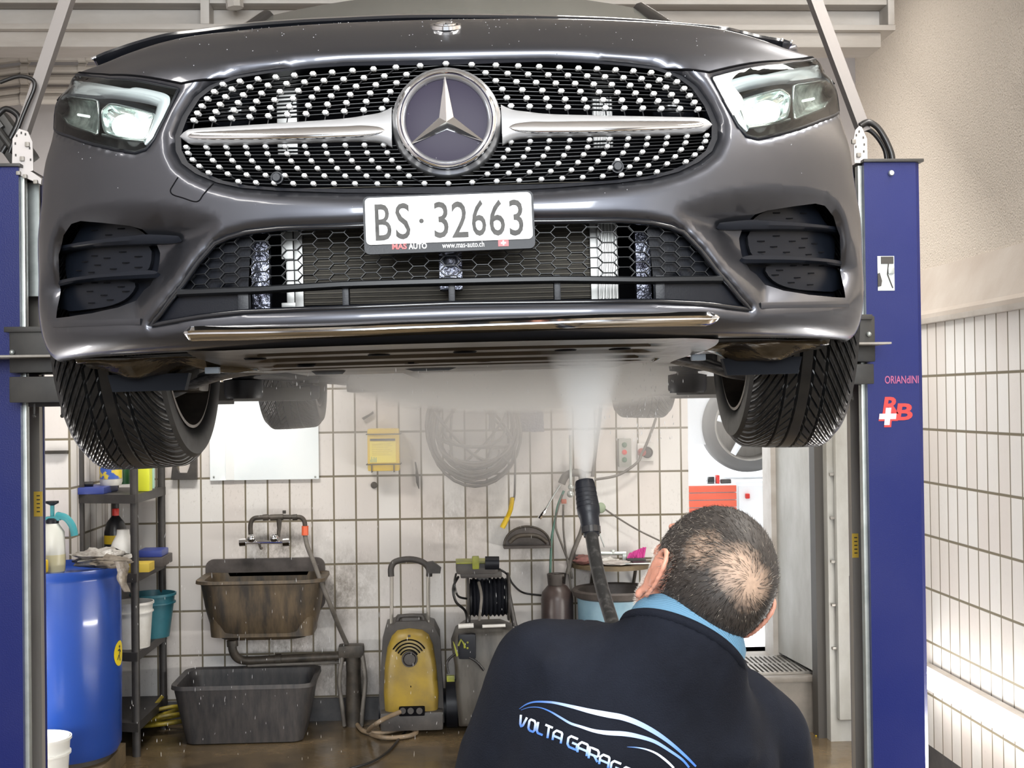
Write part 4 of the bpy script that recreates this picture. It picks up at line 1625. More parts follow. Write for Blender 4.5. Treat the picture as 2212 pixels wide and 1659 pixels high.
def make_wheel(name):
    b = MB()
    b.grid(tyre_mesh(), closed_u=True)
    # sidewalls
    nu = 96
    for s in (1, -1):
        prof = [(.330 - .0215, .1125), (.300, .121), (.270, .122), (.245, .114), (.234, .104)]
        rows = [[(s * w, r * math.cos(2 * PI * i / nu), r * math.sin(2 * PI * i / nu)) for i in range(nu)] for r, w in prof]
        b.grid(rows, closed_v=True)
    ty = b.build(name, M['rubber'], car, smooth=28)
    b = MB()
    for s in (1, -1):
        prof = [(.236, .108), (.238, .113), (.231, .114), (.226, .104), (.220, .080), (.205, .05), (.20, .0)]
        rows = [[(s * w, r * math.cos(2 * PI * i / nu), r * math.sin(2 * PI * i / nu)) for i in range(nu)] for r, w in prof]
        b.grid(rows, closed_v=True)
    b.build('rim', M['rim'], ty, smooth=40)
    return ty


def spokes(ty, s):
    """five twin spokes on the outer face, side s"""
    b = MB()
    for k in range(5):
        for d in (-.16, .16):
            a0, a1 = 2 * PI * k / 5 + d * .6, 2 * PI * k / 5 + d
            p0 = (s * .070, .045 * math.cos(a0), .045 * math.sin(a0)); p1 = (s * .092, .222 * math.cos(a1), .222 * math.sin(a1))
            b.tube([p0, p1], [.014, .017], 8)
    b.M = Matrix.Rotation(R(90) * s, 4, 'Y')
    b.lathe([(0.0001, .085), (.03, .083), (.06, .07), (.062, .04)], 24)
    b.build('spokes', M['rim'], ty)
    b = MB(); b.M = Matrix.Rotation(R(90), 4, 'Y')
    b.lathe([(0.0001, -.012), (.145, -.012), (.150, -.008), (.150, .008), (.145, .012), (.0001, .012)], 40)
    b.build('brake_disc', M['suspension'], ty)


CARI = CARM.inverted()
wheels = []
for (px, py, X, Y, Z, s, st) in ((0, 0, -.722, 3.28, 1.627, -1, -2.0), (0, 0, .835, 3.28, 1.655, 1, -1.0), (0, 0, -.668, 6.01, 1.666, -1, 0), (0, 0, .905, 6.01, 1.693, 1, 0)):
    w = make_wheel('wheel')
    p = CARI @ Vector((X, Y, Z + .33))
    w.matrix_local = Matrix.Translation(p) @ Matrix.Rotation(R(st), 4, 'Z') @ Matrix.Rotation(R(1.5 * s if Y < 4 else 2.0 * s), 4, 'Y')
    spokes(w, s)
    wheels.append((w, p))

# under tray: a ribbed sheet from the lip backwards
b = MB()
rows = []
ys = np.linspace(.015, .62, 60)
for y in ys:
    row = []
    z = .206 - .030 * smoothstep(0, .6, y)
    rib = .014 if (int((y - .03) / .055) % 2 == 0 and .1 < y < .5) else 0
    hw = .50 + .02 * math.sin(y * 9)
    for k in range(41):
        x = -hw + 2 * hw * k / 40
        yy = y + .10 * (x / .5) ** 2 * (1 - y)
        r_ = rib * (1 - smoothstep(.36, .40, abs(x)))
        row.append((x, yy, z + r_ + .008 * math.sin(x * 7) * smoothstep(.38, .5, abs(x))))
    rows.append(row)
b.grid(rows)
tray = b.build('under_tray', M['under'], car, smooth=30)
b = MB()
for x in (-.40, -.15, .02, .22, .33):
    for q_, r_ in (((x, .22 + abs(x) * .15, .1955), .016), ((x * .9 + .04, .44, .183), .013)):
        b = MB(); b.M = Matrix.Translation(q_)
        b.lathe([(0.0001, -.0015), (r_, -.0015), (r_ + .003, .002)], 18, sx=1.3)
        b.build('tray_fastener', M['black_in'], tray)
# rear edge flap of the tray with notches
b = MB()
pts = [(-.50, .0), (-.42, -.004), (-.33, -.006), (-.32, -.014), (-.26, -.014), (-.25, -.004), (-.12, -.006), (-.10, -.012), (-.02, -.012), (0, -.005), (.12, -.004), (.2, -.002), (.24, -.010), (.31, -.010), (.33, 0), (.50, 0)]
b.prism([(x, .182 + z) for x, z in pts] + [(.5, .20), (-.5, .20)], .615, .622)
b.build('tray_flap', M['under'], tray, smooth=0)

M['liner'] = mat('wet_black_liner', (0.012, 0.009, 0.006), 0.14, c2=(0.04, 0.03, 0.016), scale=7, bump=.5, bscale=18)
# wet moulded arch liners and deflectors in front of the wheels
for s in (-1, 1):
    b = MB()
    rows = []
    for i in range(22):
        t = i / 21
        row = []
        for k in range(18):
            u = k / 17
            x = s * (.43 + .34 * u)
            y = .32 + .22 * t + .10 * (1 - u)
            z = .208 - .024 * math.sin(PI * t * .9) - .010 * math.sin(u * 9 + t * 3) * math.sin(PI * t) - .015 * (noise.noise(Vector((x * 14, y * 14, s))) if 0 < i < 21 else 0)
            row.append((x, y, z))
        rows.append(row)
    b.grid(rows)
    b.build('arch_liner', M['liner'], tray, smooth=60, solid=.006)
    b = MB()
    x0, x1 = s * .58, s * .755
    pr_ = [(min(x0, x1), .165), (max(x0, x1), .165), (max(x0, x1) - .01, .128), (min(x0, x1) + .01, .128)]
    b.prism([(p[0], p[1] + .012) for p in pr_], .50, .53)
    b.build('air_deflector', mat('deflector_plastic', (0.006, 0.008, 0.013), .7, spec=.2) if s < 0 else bpy.data.materials['deflector_plastic'], tray, smooth=0)
    b = MB()
    b.box((min(s * .50, s * .53), .42, .172), (max(s * .50, s * .53), .44, .186), .003)
    b.build('liner_clip', mat('liner_clip_grey', (0.25, 0.30, 0.36), .4) if s < 0 else bpy.data.materials['liner_clip_grey'], tray)
# lower control arms (flattened steel) to each front hub
for k, s in ((0, -1), (1, 1)):
    hub = wheels[k][1]
    if s < 0:
        px = [(362, 856, .82), (400, 838, .80), (440, 822, .77), (500, 806, .74), (600, 795, .72), (720, 788, .74)]
    else:
        px = [(1615, 812, .82), (1575, 806, .80), (1530, 792, .77), (1470, 779, .74), (1430, 772, .73), (1330, 768, .74)]
    P = [lp(a, c_, d) for a, c_, d in px]
    b = MB()
    b.tube(spline(P, 6), .0150, 8, flat=.8)
    b.tube([p + Vector((0, .01, .014)) for p in spline(P, 6)], .007, 6)
    b.build('control_arm', mat('wet_steel_arm', (0.30, 0.31, 0.33), .3, .2, c2=(.10, .10, .11), scale=30, stretch=(1, 1, 4)) if s < 0 else bpy.data.materials['wet_steel_arm'], car, smooth=60)
    b = MB()
    b.cbox(hub + Vector((-s * .10, 0, -.05)), (.10, .12, .20), .02)
    b.rod(hub + Vector((-s * .09, 0, .0)), hub + Vector((-s * .40, .02, .04)), .022, 12)
    b.rod(hub + Vector((-s * .12, .05, .1)), hub + Vector((-s * .16, .05, .42)), .03, 12)
    b.build('hub_carrier', M['suspension'], car)

# floor pan, sills, subframe, exhaust, rear axle
b = MB()
b.box((-.62, .70, .215), (.62, 3.95, .26), .01)
b.build('floor_pan', M['black_in'], car)
b = MB()
b.box((-.42, .70, .178), (.42, 1.15, .215), .02).box((-.12, 1.15, .185), (.12, 3.1, .215), .01)
b.build('subframe', M['suspension'], car)
for s in (-1, 1):
    b = MB()
    b.box((min(s * .60, s * .72), 1.3, .195), (max(s * .60, s * .72), 3.05, .27), .015)
    b.build('sill_beam', M['black_mat'], car)
b = MB()
b.tube(spline([(-.15, 1.0, .21), (-.14, 2.2, .20), (-.2, 3.0, .21), (-.45, 3.6, .22)], 5), .03, 12)
b.box((-.62, 3.75, .19), (-.05, 4.05, .25), .04)
b.build('exhaust', M['suspension'], car)
b = MB()
b.tube([(-.66, 3.59, .24), (-.4, 3.50, .22), (.4, 3.50, .22), (.66, 3.59, .24)], .045, 10)
b.box((-.52, 3.35, .15), (-.30, 3.65, .22), .02).box((.30, 3.35, .15), (.52, 3.65, .22), .02)
b.build('rear_axle', M['suspension'], car)

# windscreen, pillars, roof and rear body
def section(y, hw, z0, z1, zr, hr, n=7):
    """half outline of a body cross-section from sill to roof centre"""
    return [(hw * .93, y, z0), (hw, y, z0 + .12), (hw, y, z0 + .38), (hw * .985, y, z1 - .06), (hw * .94, y, z1), (hr * 1.02 + .03, y, (z1 + zr) / 2), (hr, y, zr - .07), (hr * .8, y, zr - .01), (0, y, zr)]


secs = [(1.36, .897, .28, .90, .99, .70), (1.95, .90, .27, .92, 1.38, .56), (2.2, .90, .27, .93, 1.42, .57), (2.9, .90, .27, .95, 1.42, .56), (3.5, .90, .29, .96, 1.38, .55), (3.95, .88, .33, .97, 1.26, .54), (4.22, .82, .40, .95, 1.02, .62), (4.32, .74, .45, .80, .88, .55)]
# (lower body and cabin as two skins so the glass can be its own part)
lower, cab = [], []
for y, hw, z0, z1, zr, hr in secs:
    h = [(hw * .93, z0), (hw, z0 + .10), (hw, z0 + .36), (hw * .985, z1 - .06), (hw * .93, z1)]
    lower.append([(-x, y, z) for x, z in h] + [(0, y, z1 + .03)] + [(x, y, z) for x, z in reversed(h)])
    c_ = [(hw * .925, z1 + .002), (hw * .45 + hr * .55, (z1 + zr) / 2 + .02), (hr, zr - .05), (hr * .75, zr - .008), (0, zr)]
    cab.append([(-x, y, z) for x, z in c_] + [(x, y, z) for x, z in reversed(c_[:-1])])
b = MB(); b.grid(lower)
b.add(lower[-1], [list(range(len(lower[-1])))])
b.build('rear_body', M['paint'], car, smooth=50)
b = MB(); b.grid(cab[1:])
b.add(cab[-1], [list(range(len(cab[-1])))])
b.build('cabin', mat('cabin_glass_and_roof', (0.02, 0.022, 0.024), 0.08, coat=.5), car, smooth=50)
# windscreen
b = MB()
rows = []
for t in np.linspace(0, 1, 9):
    row = []
    for u in np.linspace(-1, 1, 15):
        hw = .73 - .13 * t
        row.append((u * hw, 1.05 + .82 * t + .16 * u * u * (1 - .3 * t), .97 + .44 * t ** .9 - .03 * u * u))
    rows.append(row)
b.grid(rows)
ws = b.build('windshield', mat('windscreen_glass', (0.20, 0.205, 0.185), 0.12, 0.0, spec=.5), car, smooth=80)
for s in (-1, 1):
    b = MB()
    P = [Vector((s * (.745 - .13 * t), 1.19 + .80 * t, .945 + .43 * t ** .9)) for t in np.linspace(0, 1, 8)]
    b.tube(P, .026, 10)
    b.build('windshield_pillar', M['black_gloss'], car, smooth=60)
b = MB()
b.tube([(-.5, 1.0, 1.005), (-.1, .96, 1.01), (.1, 1.0, 1.0)], .006, 6)
b.build('wiper', M['black_mat'], car)
# door mirrors
for s in (-1, 1):
    b = MB()
    b.sphere((s * .97, 1.52, .98), .10, 14, (1, .55, .7))
    b.tube([(s * .86, 1.52, .93), (s * .93, 1.52, .95)], .02, 8)
    b.build('door_mirror', M['black_gloss'], car, smooth=80)

# ================================================================== THE TWO-POST LIFT
def paint_blue(name, c):
    m, nt, p = new_mat(name)
    L = nt.links.new
    p.inputs['Roughness'].default_value = 0.36
    p.inputs['Coat Weight'].default_value = 0.0
    p.inputs['Specular IOR Level'].default_value = 0.35
    p.inputs['Coat Roughness'].default_value = 0.2
    tc = nd(nt, 'ShaderNodeTexCoord')
    n = nd(nt, 'ShaderNodeTexNoise', Scale=3.0, Detail=8.0)
    L(tc.outputs['Object'], n.inputs['Vector'])
    cr = nd(nt, 'ShaderNodeValToRGB')
    cr.color_ramp.elements[0].color = (*c, 1)
    cr.color_ramp.elements[1].color = (c[0] * 1.4 + .006, c[1] * 1.25 + .004, c[2] * 1.05, 1)
    cr.color_ramp.elements[0].position = .35; cr.color_ramp.elements[1].position = .7
    L(n.outputs['Fac'], cr.inputs['Fac']); L(cr.outputs[0], p.inputs['Base Color'])
    n2 = nd(nt, 'ShaderNodeTexNoise', Scale=260.0, Detail=2.0)
    L(tc.outputs['Object'], n2.inputs['Vector'])
    b = nd(nt, 'ShaderNodeBump', Strength=0.25, Distance=0.002)
    L(n2.outputs['Fac'], b.inputs['Height']); L(b.outputs[0], p.inputs['Normal'])
    return m


M['blue'] = paint_blue('blue_enamel', (0.0055, 0.0125, 0.115))
M['galv'] = mat('galvanised_rail', (0.34, 0.315, 0.28), 0.45, 0.2, c2=(0.23, 0.21, 0.185), scale=3, stretch=(4, 4, .4))
M['galv_light'] = mat('bright_galvanised', (0.55, 0.58, 0.56), 0.35, 0.6, c2=(0.40, 0.43, 0.41), scale=12)
M['charcoal'] = mat('charcoal_steel', (0.030, 0.029, 0.028), 0.42, 0.3, c2=(0.05, 0.047, 0.043), scale=9)
M['yellow_label'] = mat('yellow_label', (0.75, 0.50, 0.06), 0.5)
YC = 4.05


def column(s, label):
    """s=+1 right column, -1 left column"""
    if s > 0:
        xi, xo = at(1880, 1200, YC).x, at(2002, 1200, YC).x
        xr = at(1834, 1200, YC + .30).x
    else:
        xi, xo = at(47, 1200, YC).x, at(47, 1200, YC).x - .20
        xr = at(99, 1200, YC + .30).x
    ztop = at(1925, 348, YC).z if s > 0 else at(20, 358, YC).z
    e = empty('lift_column', (0, 0, 0), 0, label, 'car lift', 'lift columns')
    b = MB()
    a_, c_ = sorted((xi, xo))
    outline = [(xi, YC), (xo - s * .015, YC), (xo, YC + .015), (xo, YC + .30), (xr, YC + .30), (xr, YC + .288), (xo - s * .012, YC + .288), (xo - s * .012, YC + .018), (xi, YC + .018)]
    b.prism(outline, 0.02, ztop, 'z')
    b.build('post', M['blue'], e, smooth=30)
    b = MB().box((a_ - .004, YC - .012, ztop - .004), (c_ + .008, YC + .31, ztop + .006), .003)
    b.build('top_plate', M['charcoal'], e)
    b = MB().box((a_ - .10, YC - .12, 0), (c_ + .06, YC + .38, .02), .004)
    b.build('foot_plate', M['charcoal'], e)
    # inner rails
    r1 = at(1851 if s > 0 else 77, 1200, YC + .26).x
    w = .018
    MB().box((r1 - w, YC + .25, .02), (r1 + w, YC + .285, ztop - .01)).build('rail', M['galv'], e, smooth=0)
    r2 = at(1869 if s > 0 else 57, 1200, YC + .03).x
    MB().box((r2 - .0065, YC + .02, .02), (r2 + .0065, YC + .05, ztop - .01), .002).build('guide_strip', M['galv_light'], e)
    r3 = at(1877 if s > 0 else 50, 1200, YC + .03).x
    MB().box((r3 - .004, YC + .018, .02), (r3 + .004, YC + .045, ztop - .01)).build('dark_channel', M['black_in'], e, smooth=0)
    # label on the rail
    q = at(1849 if s > 0 else 81, 1179 if s > 0 else 1089, YC + .24)
    b = MB().cbox((q.x, YC + .247, q.z), (.020 if s > 0 else .026, .004, .078))
    b.cur = 1
    for k in range(5):
        b.cbox((q.x + .001, YC + .2445, q.z + .026 - k * .0125), (.010, .001, .0035))
    b.build('rail_label', [M['yellow_label'], M['dark']], e, smooth=0)
    return e, ztop, xi, xo


colR, ztR, xiR, xoR = column(1, 'blue lift column on the right, with red and white lettering')
colL, ztL, xiL, xoL = column(-1, 'blue lift column at the left edge of the photo')
# bolt and window on the right post
q = at(1925, 374, YC - .003)
b = MB(); b.M = Matrix.Translation(q) @ Matrix.Rotation(R(90), 4, 'X')
b.lathe([(0.0001, .008), (.007, .0075), (.0085, .004), (.0095, 0)], 16)
b.build('post_bolt', M['galv_light'], colR)
a_, c_ = at(1896, 628, YC), at(1931, 553, YC)
wb = MB()
wb.box((a_.x, YC - .002, a_.z), (c_.x, YC - .0005, c_.z))
wb.cur = 1
wb.box((a_.x + .011, YC - .004, c_.z - .024), (c_.x - .003, YC - .0015, c_.z - .002))
wb.prism([(a_.x, a_.z + .052), (a_.x + .006, a_.z + .055), (a_.x + .013, a_.z + .03), (a_.x + .010, a_.z + .014), (a_.x, a_.z + .012)], YC - .004, YC - .0015)
wb.tube([(c_.x - .018, YC - .003, c_.z - .02), (c_.x - .022, YC - .003, a_.z + .05), (c_.x - .006, YC - .003, a_.z + .008)], .0018, 6)
wb.cur = 2
wb.cbox((c_.x - .011, YC - .005, (a_.z + c_.z) / 2 + .008), (.018, .006, .02), .003)
wb.build('post_window', [mat('window_back_white', (0.55, 0.58, 0.58), .4), M['dark'], M['galv_light']], colR, smooth=30)
# lettering on the right post
M['logo_red'] = mat('logo_red', (0.55, 0.045, 0.04), 0.45)
M['logo_white'] = mat('logo_white', (0.62, 0.60, 0.66), 0.45)
tl, br = at(1911, 812, YC), at(1984, 828, YC)
b = MB(); fit_text(b, 'ORlANdINI', tl.x, br.x, br.z, tl.z, YC - .0012, .001, bold=0.008)
b.build('post_lettering', mat('faded_red', (0.42, 0.10, 0.22), .5), colR, smooth=0)


def zbox(x0, y0, x1, y1):
    a, c = at(x0, y1, YC), at(x1, y0, YC)
    return a.x, c.x, a.z, c.z


b = MB()
x0, x1, z0, z1 = zbox(1906, 857, 1940, 894)
fit_text(b, 'R', x0, x1, z0, z1, YC - .0012, .001, bold=.03, shear=.16)
x0, x1, z0, z1 = zbox(1934, 871, 1969, 908)
fit_text(b, 'B', x0, x1, z0, z1, YC - .0012, .001, bold=.03, shear=.16)
x0, x1, z0, z1 = zbox(1897, 878, 1937, 921)
cx_, cz_ = (x0 + x1) / 2, (z0 + z1) / 2
def cross(r, t, sh=.12):
    P = [(-t, r), (t, r), (t, t), (r, t), (r, -t), (t, -t), (t, -r), (-t, -r), (-t, -t), (-r, -t), (-r, t), (-t, t)]
    return [(cx_ + x + z * sh, cz_ + z) for x, z in P]


b.prism([(x + .003, z - .003) for x, z in cross(.030, .011)], YC - .0018, YC - .0008)
b.build('post_logo', M['logo_red'], colR, smooth=0)
MB().prism(cross(.0265, .0085), YC - .0030, YC - .0019).build('post_cross', M['logo_white'], colR, smooth=0)

# carriages, foot guards and arms
for s, colo in ((1, colR), (-1, colL)):
    b = MB()
    if s > 0:
        q0, q1 = at(1832, 782, YC - .06), at(1890, 682, YC - .06)
        p0, p1 = at(1832, 830, YC - .10), at(1888, 786, YC - .10)
        gl = [at(1700, 745, YC - .10), at(1926, 744, YC - .16)]
        bolt = at(1877, 722, YC - .065)
        hooks = [at(1840, 835, YC - .05)]
    else:
        q0, q1 = at(20, 806, YC - .06), at(138, 708, YC - .06)
        p0, p1 = at(20, 870, YC - .10), at(190, 812, YC - .10)
        gl = [at(-160, 773, YC - .10), at(137, 777, YC - .16)]
        bolt = at(26, 761, YC - .065)
        hooks = [at(74, 872, YC - .05), at(134, 872, YC - .05)]
    b.box((q0.x, YC - .06, q0.z), (q1.x, YC + .22, q1.z), .006)
    b.box((q0.x - .012, YC - .07, q1.z - .012), (q1.x - .01, YC + .1, q1.z + .004), .003)
    ca = b.build('carriage', M['charcoal'], colo)
    MB().box((p0.x, YC - .10, p0.z), (p1.x, YC + .18, p1.z), .004).build('arm_bracket', M['charcoal'], colo)
    b = MB().sphere(bolt, .008, 10)
    b.build('carriage_bolt', M['galv_light'], ca)
    z_ = gl[0].z
    x0, x1 = sorted((gl[0].x, gl[1].x))
    MB().prism([(x0, YC - .16), (x1, YC - .16), (x1, YC - .02), (x0, YC + .10)], z_ - .003, z_ + .003, 'z').build('foot_guard', M['galv'], colo, smooth=0)
    for h in hooks:
        b = MB().rod(h, h + Vector((0, 0, -.032)), .0035, 8)
        b.sphere(h + Vector((0, 0, -.036)), .006, 8)
        b.build('arm_pin', M['charcoal'], colo)
    # telescopic arms towards the sills
    for (tx, ty, lab) in ((.60, 5.25, 'rear'), (.62, 3.75, 'front')):
        root = Vector((s * 1.20, YC + .06, 1.815)); tip = Vector((s * tx + .07, ty, 1.825))
        d = (tip - root); L_ = d.length; ang = math.atan2(d.y, d.x)
        b = MB(); b.M = Matrix.Translation(root) @ Matrix.Rotation(ang, 4, 'Z')
        b.box((0, -.06, -.036), (L_ * .62, .06, .036), .004)
        arm = b.build('lift_arm', M['charcoal'], colo)
        b = MB(); b.M = Matrix.Translation(root) @ Matrix.Rotation(ang, 4, 'Z')
        b.box((L_ * .62, -.045, -.026), (L_, .045, .026), .004)
        b.build('arm_extension', M['charcoal'], arm)
        b = MB(); b.M = Matrix.Translation(tip)
        b.lathe([(0.0001, -.03), (.05, -.03), (.055, -.02), (.055, .02), (.03, .025), (.03, .03), (.05, .032), (.052, .045), (.0001, .045)], 20)
        b.build('arm_pad', M['black_mat'], arm)

# perforated brackets on the column tops and the slanted hose masts
for s, colo in ((1, colR), (-1, colL)):
    if s > 0:
        P = [(1846, 352), (1844, 300), (1848, 281), (1856, 272), (1862, 275), (1873, 300), (1874, 352)]
        holes = [(1850, 292), (1856, 284), (1865, 297), (1867, 312), (1849, 317), (1866, 327), (1852, 335)]
        bolts = [(1844, 306), (1855, 335)]
    else:
        P = [(26, 356), (27, 300), (41, 278), (60, 284), (70, 306), (72, 368), (50, 375)]
        holes = [(36, 293), (46, 287), (55, 290), (33, 310), (64, 320), (66, 345), (34, 335)]
        bolts = [(59, 312), (48, 343)]
    YQ = YC + .02
    b = MB(); b.prism([(at(x, y, YQ).x, at(x, y, YQ).z) for x, y in P], YQ, YQ + .005)
    br_ = b.build('top_bracket', mat('bracket_white', (0.62, 0.58, 0.56), .45) if s > 0 else bpy.data.materials['bracket_white'], colo, smooth=0)
    b = MB()
    for x, y in holes:
        q = at(x, y, YQ - .001); b.cbox(q, (.004, .002, .007))
    b.build('bracket_holes', M['dark'], br_, smooth=0)
    for x, y in bolts:
        q = at(x, y, YQ - .004); MB().cbox(q, (.013, .012, .014), .003).build('bracket_bolt', M['galv'], br_)
if True:
    # left mounting flange below the bracket with bolts
    fl = MB()
    P = [(32, 357), (34, 375), (88, 398), (90, 386), (70, 372)]
    fl.prism([(at(x, y, YC + .01).x, at(x, y, YC + .01).z) for x, y in P], YC + .01, YC + .10)
    flo = fl.build('top_flange', bpy.data.materials['bracket_white'], colL, smooth=0)
    for x, y in ((40, 374), (54, 381), (77, 393)):
        MB().cbox(at(x, y, YC), (.012, .012, .012), .003).build('flange_bolt', M['galv'], flo)
    a_, c_ = at(56, 640, YC + .12), at(84, 395, YC + .12)
    MB().box((a_.x, YC + .12, a_.z), (c_.x, YC + .13, c_.z + .002)).build('lit_wall_patch', M['galv_light'], colL, smooth=0)  # pale plate added in place of a brightly lit patch of wall

for s, lab, pts, w in ((1, 'slanted grey hose mast rising from the right lift column', [(1866, 285), (1752, -20)], .0172), (-1, 'slanted grey hose mast rising from the left lift column', [(50, 285), (152, -20)], .0172)):
    a_, c_ = at(*pts[0], YC + .08), at(*pts[1], YC + .08)
    c_ = a_ + (c_ - a_) * ((ZC - a_.z) / (c_.z - a_.z))
    b = MB()
    d = (c_ - a_).normalized(); n_ = Vector((d.z, 0, -d.x)) * w
    y0, y1 = YC + .06, YC + .10
    b.prism([((a_ + n_).x, (a_ + n_).z), ((a_ - n_).x, (a_ - n_).z), ((c_ - n_).x, (c_ - n_).z), ((c_ + n_).x, (c_ + n_).z)], y0, y1)
    o = b.build('hose_mast', mat('mast_grey', (0.24, 0.22, 0.21), .4, .3) if s > 0 else bpy.data.materials['mast_grey'], smooth=0)
    tag(o, lab, 'mast', 'slanted masts on the lift columns')

def hose(name, pix, Y, r, m, label=None, cat=None, group=None, n=8, parent=None, k=8):
    """a hose through pixels of the photo; Y one depth or one per pixel"""
    Ys = Y if isinstance(Y, (list, tuple)) else [Y] * len(pix)
    P = [at(x, y, yy) for (x, y), yy in zip(pix, Ys)]
    o = MB().tube(spline(P, n), r, k).build(name, m, parent, smooth=80)
    if label:
        tag(o, label, cat, group)
    return o


M['hose_black'] = mat('black_hose', (0.015, 0.014, 0.014), .35)
hose('hydraulic_hose', [(1858, 272), (1875, 264), (1895, 275), (1912, 300), (1925, 330), (1928, 350)], YC + .05, .010, M['hose_black'], 'outer black hydraulic hose arching over the right lift column', 'hose')
hose('hydraulic_hose', [(1862, 278), (1880, 282), (1898, 300), (1912, 325), (1916, 350)], YC + .08, .008, M['hose_black'], 'inner black hydraulic hose arching over the right lift column', 'hose')
hose('hydraulic_hose', [(0, 178), (40, 165), (70, 172), (74, 190), (60, 225), (45, 262), (20, 330)], YC + .04, .006, M['hose_black'], 'thin black hose looping beside the left mast', 'hose')
hose('hydraulic_hose', [(-6, 250), (12, 235), (34, 245), (40, 262), (22, 300), (4, 330)], YC + .10, .009, M['hose_black'], 'thick black hose bundle end left of the left mast', 'hose')
b = MB()
q = at(18, 300, YC + .14)
b.M = Matrix.Translation(q) @ Matrix.Rotation(R(-35), 4, 'Y')
b.box((-.035, -.04, -.09), (.04, .05, .08), .012).box((-.02, -.06, .02), (.02, -.03, .06), .004)
b.rod((.0, -.05, -.06), (.0, -.05, .05), .012)
tag(b.build('lift_motor', M['charcoal']), 'dark lift motor unit on top of the left column', 'motor')

# ================================================================== THINGS ALONG THE BACK WALL
def wl(x, y, d=0.0):
    return at(x, y, YB - d)


M['white_plastic'] = mat('white_plastic', (0.68, 0.67, 0.64), .4, c2=(0.56, 0.54, 0.50), scale=9)
M['grey_plastic'] = mat('dark_grey_plastic', (0.035, 0.031, 0.030), .5, c2=(0.065, 0.058, 0.052), scale=10)
M['hose_grey'] = mat('dusty_hose', (0.10, 0.09, 0.08), .55, c2=(0.17, 0.155, 0.135), scale=12)
M['rust'] = mat('rusty_cast_iron', (0.035, 0.029, 0.024), .5, .1, c2=(0.125, 0.09, 0.052), scale=9, stretch=(2.5, 1, .5), rvar=.1)
M['stain'] = mat('stained_iron', (0.045, 0.037, 0.032), .55, .1, c2=(0.10, 0.085, 0.078), scale=7)
M['tub_grey'] = mat('grey_tub_plastic', (0.030, 0.029, 0.031), .55, c2=(0.065, 0.058, 0.055), scale=12, stretch=(3, 1, .6))
M['yellow_dirty'] = mat('dirty_yellow_plastic', (0.33, 0.225, 0.03), .4, c2=(0.20, 0.14, 0.04), scale=6, contrast=(.4, .7))
M['lime'] = mat('lime_plastic', (0.30, 0.32, 0.02), .4, c2=(.16, .17, .03), scale=12)
M['red'] = mat('red_plastic', (0.60, 0.03, 0.02), .4)
M['orange'] = mat('orange_connector', (0.75, 0.13, 0.05), .4)
M['teal'] = mat('teal_plastic', (0.03, 0.24, 0.28), .4, c2=(.06, .30, .33), scale=8)
M['blue_plastic'] = mat('blue_plastic', (0.03, 0.05, 0.24), .4)
M['yellow'] = mat('yellow_plastic', (0.70, 0.48, 0.02), .45)
M['wood'] = mat('worn_board', (0.16, 0.115, 0.06), .6, c2=(0.10, 0.075, 0.045), scale=8)

# bright sheet on the wall
a_, c_ = wl(455, 1038), wl(688, 868)
e = empty('plastic_sheet', (0, 0, 0), 0, 'glossy white plastic sheet hung on the tiled wall behind the left rear wheel', 'panel')
MB().box((a_.x, YB - .022, a_.z), (c_.x, YB - .010, c_.z + .1), .003).build('sheet', mat('white_sheet', (0.84, 0.89, 0.91), .25, coat=.5, c2=(.78, .85, .88), scale=3), e)
s0, s1 = wl(488, 900), wl(506, 900)
MB().box((s0.x, YB - .026, a_.z + .003), (s1.x, YB - .021, c_.z + .1), .002).build('edge_rib', mat('sheet_rib', (0.80, 0.82, 0.82), .2), e)
for px, py in ((462, 880), (681, 880), (462, 1030), (681, 1030)):
    q = wl(px, py, .024); MB().sphere(q, .006, 8).build('sheet_screw', M['galv_light'], e)
MB().box((a_.x + .01, YB - .011, a_.z + .02), (c_.x - .01, YB, c_.z), .0).build('sheet_batten', M['galv'], e, smooth=0)

# yellow first-aid style canister in a wire holder
e = empty('yellow_canister', (0, 0, 0), 0, 'yellow plastic canister held on the tiled wall by a wire bracket', 'canister')
a_, c_ = wl(793, 1018, .1), wl(864, 925, .1)
MB().box((a_.x + .004, YB - .13, a_.z), (c_.x - .004, YB - .015, c_.z), .016).build('canister_body', M['yellow'], e)
b = MB()
x0, x1 = wl(799, 1000, .13), wl(855, 953, .13)
b.box((x0.x, YB - .1325, x0.z), (x1.x, YB - .130, x1.z))
b.cur = 1
b.box((x0.x + .002, YB - .134, x1.z + .003), (x1.x - .004, YB - .1322, x1.z + .015))
b.cur = 2
for k in range(7):
    b.box((x0.x + .012 + .0 * k, YB - .1335, x1.z - .014 - k * .010), (x1.x - .03 + .012 * math.sin(k * 2.1), YB - .1323, x1.z - .0155 - k * .010))
b.cur = 3
for k in range(6):
    b.box((x0.x + .002 + k * .0065, YB - .1335, x0.z + .003), (x0.x + .0055 + k * .0065, YB - .1323, x0.z + .018 + .016 * abs(math.sin(k * 1.7))))
b.build('canister_label', [mat('label_yellow', (.80, .66, .10), .5), M['dark'], mat('label_line', (.45, .35, .05), .5), mat('label_green', (.30, .42, .25), .5)], e, smooth=0)
b = MB()
for py in (938, 1003):
    z = wl(828, py, .12).z
    b.tube([(a_.x - .002, YB, z), (a_.x - .002, YB - .138, z), (c_.x + .002, YB - .138, z), (c_.x + .002, YB, z)], .003, 6)
for px in (803, 851):
    q = wl(px, 1003, .13)
    b.tube([(q.x, YB - .138, q.z), (q.x, YB - .138, a_.z - .004), (q.x, YB, a_.z - .004)], .003, 6)
b.build('wire_holder', M['iron'], e)

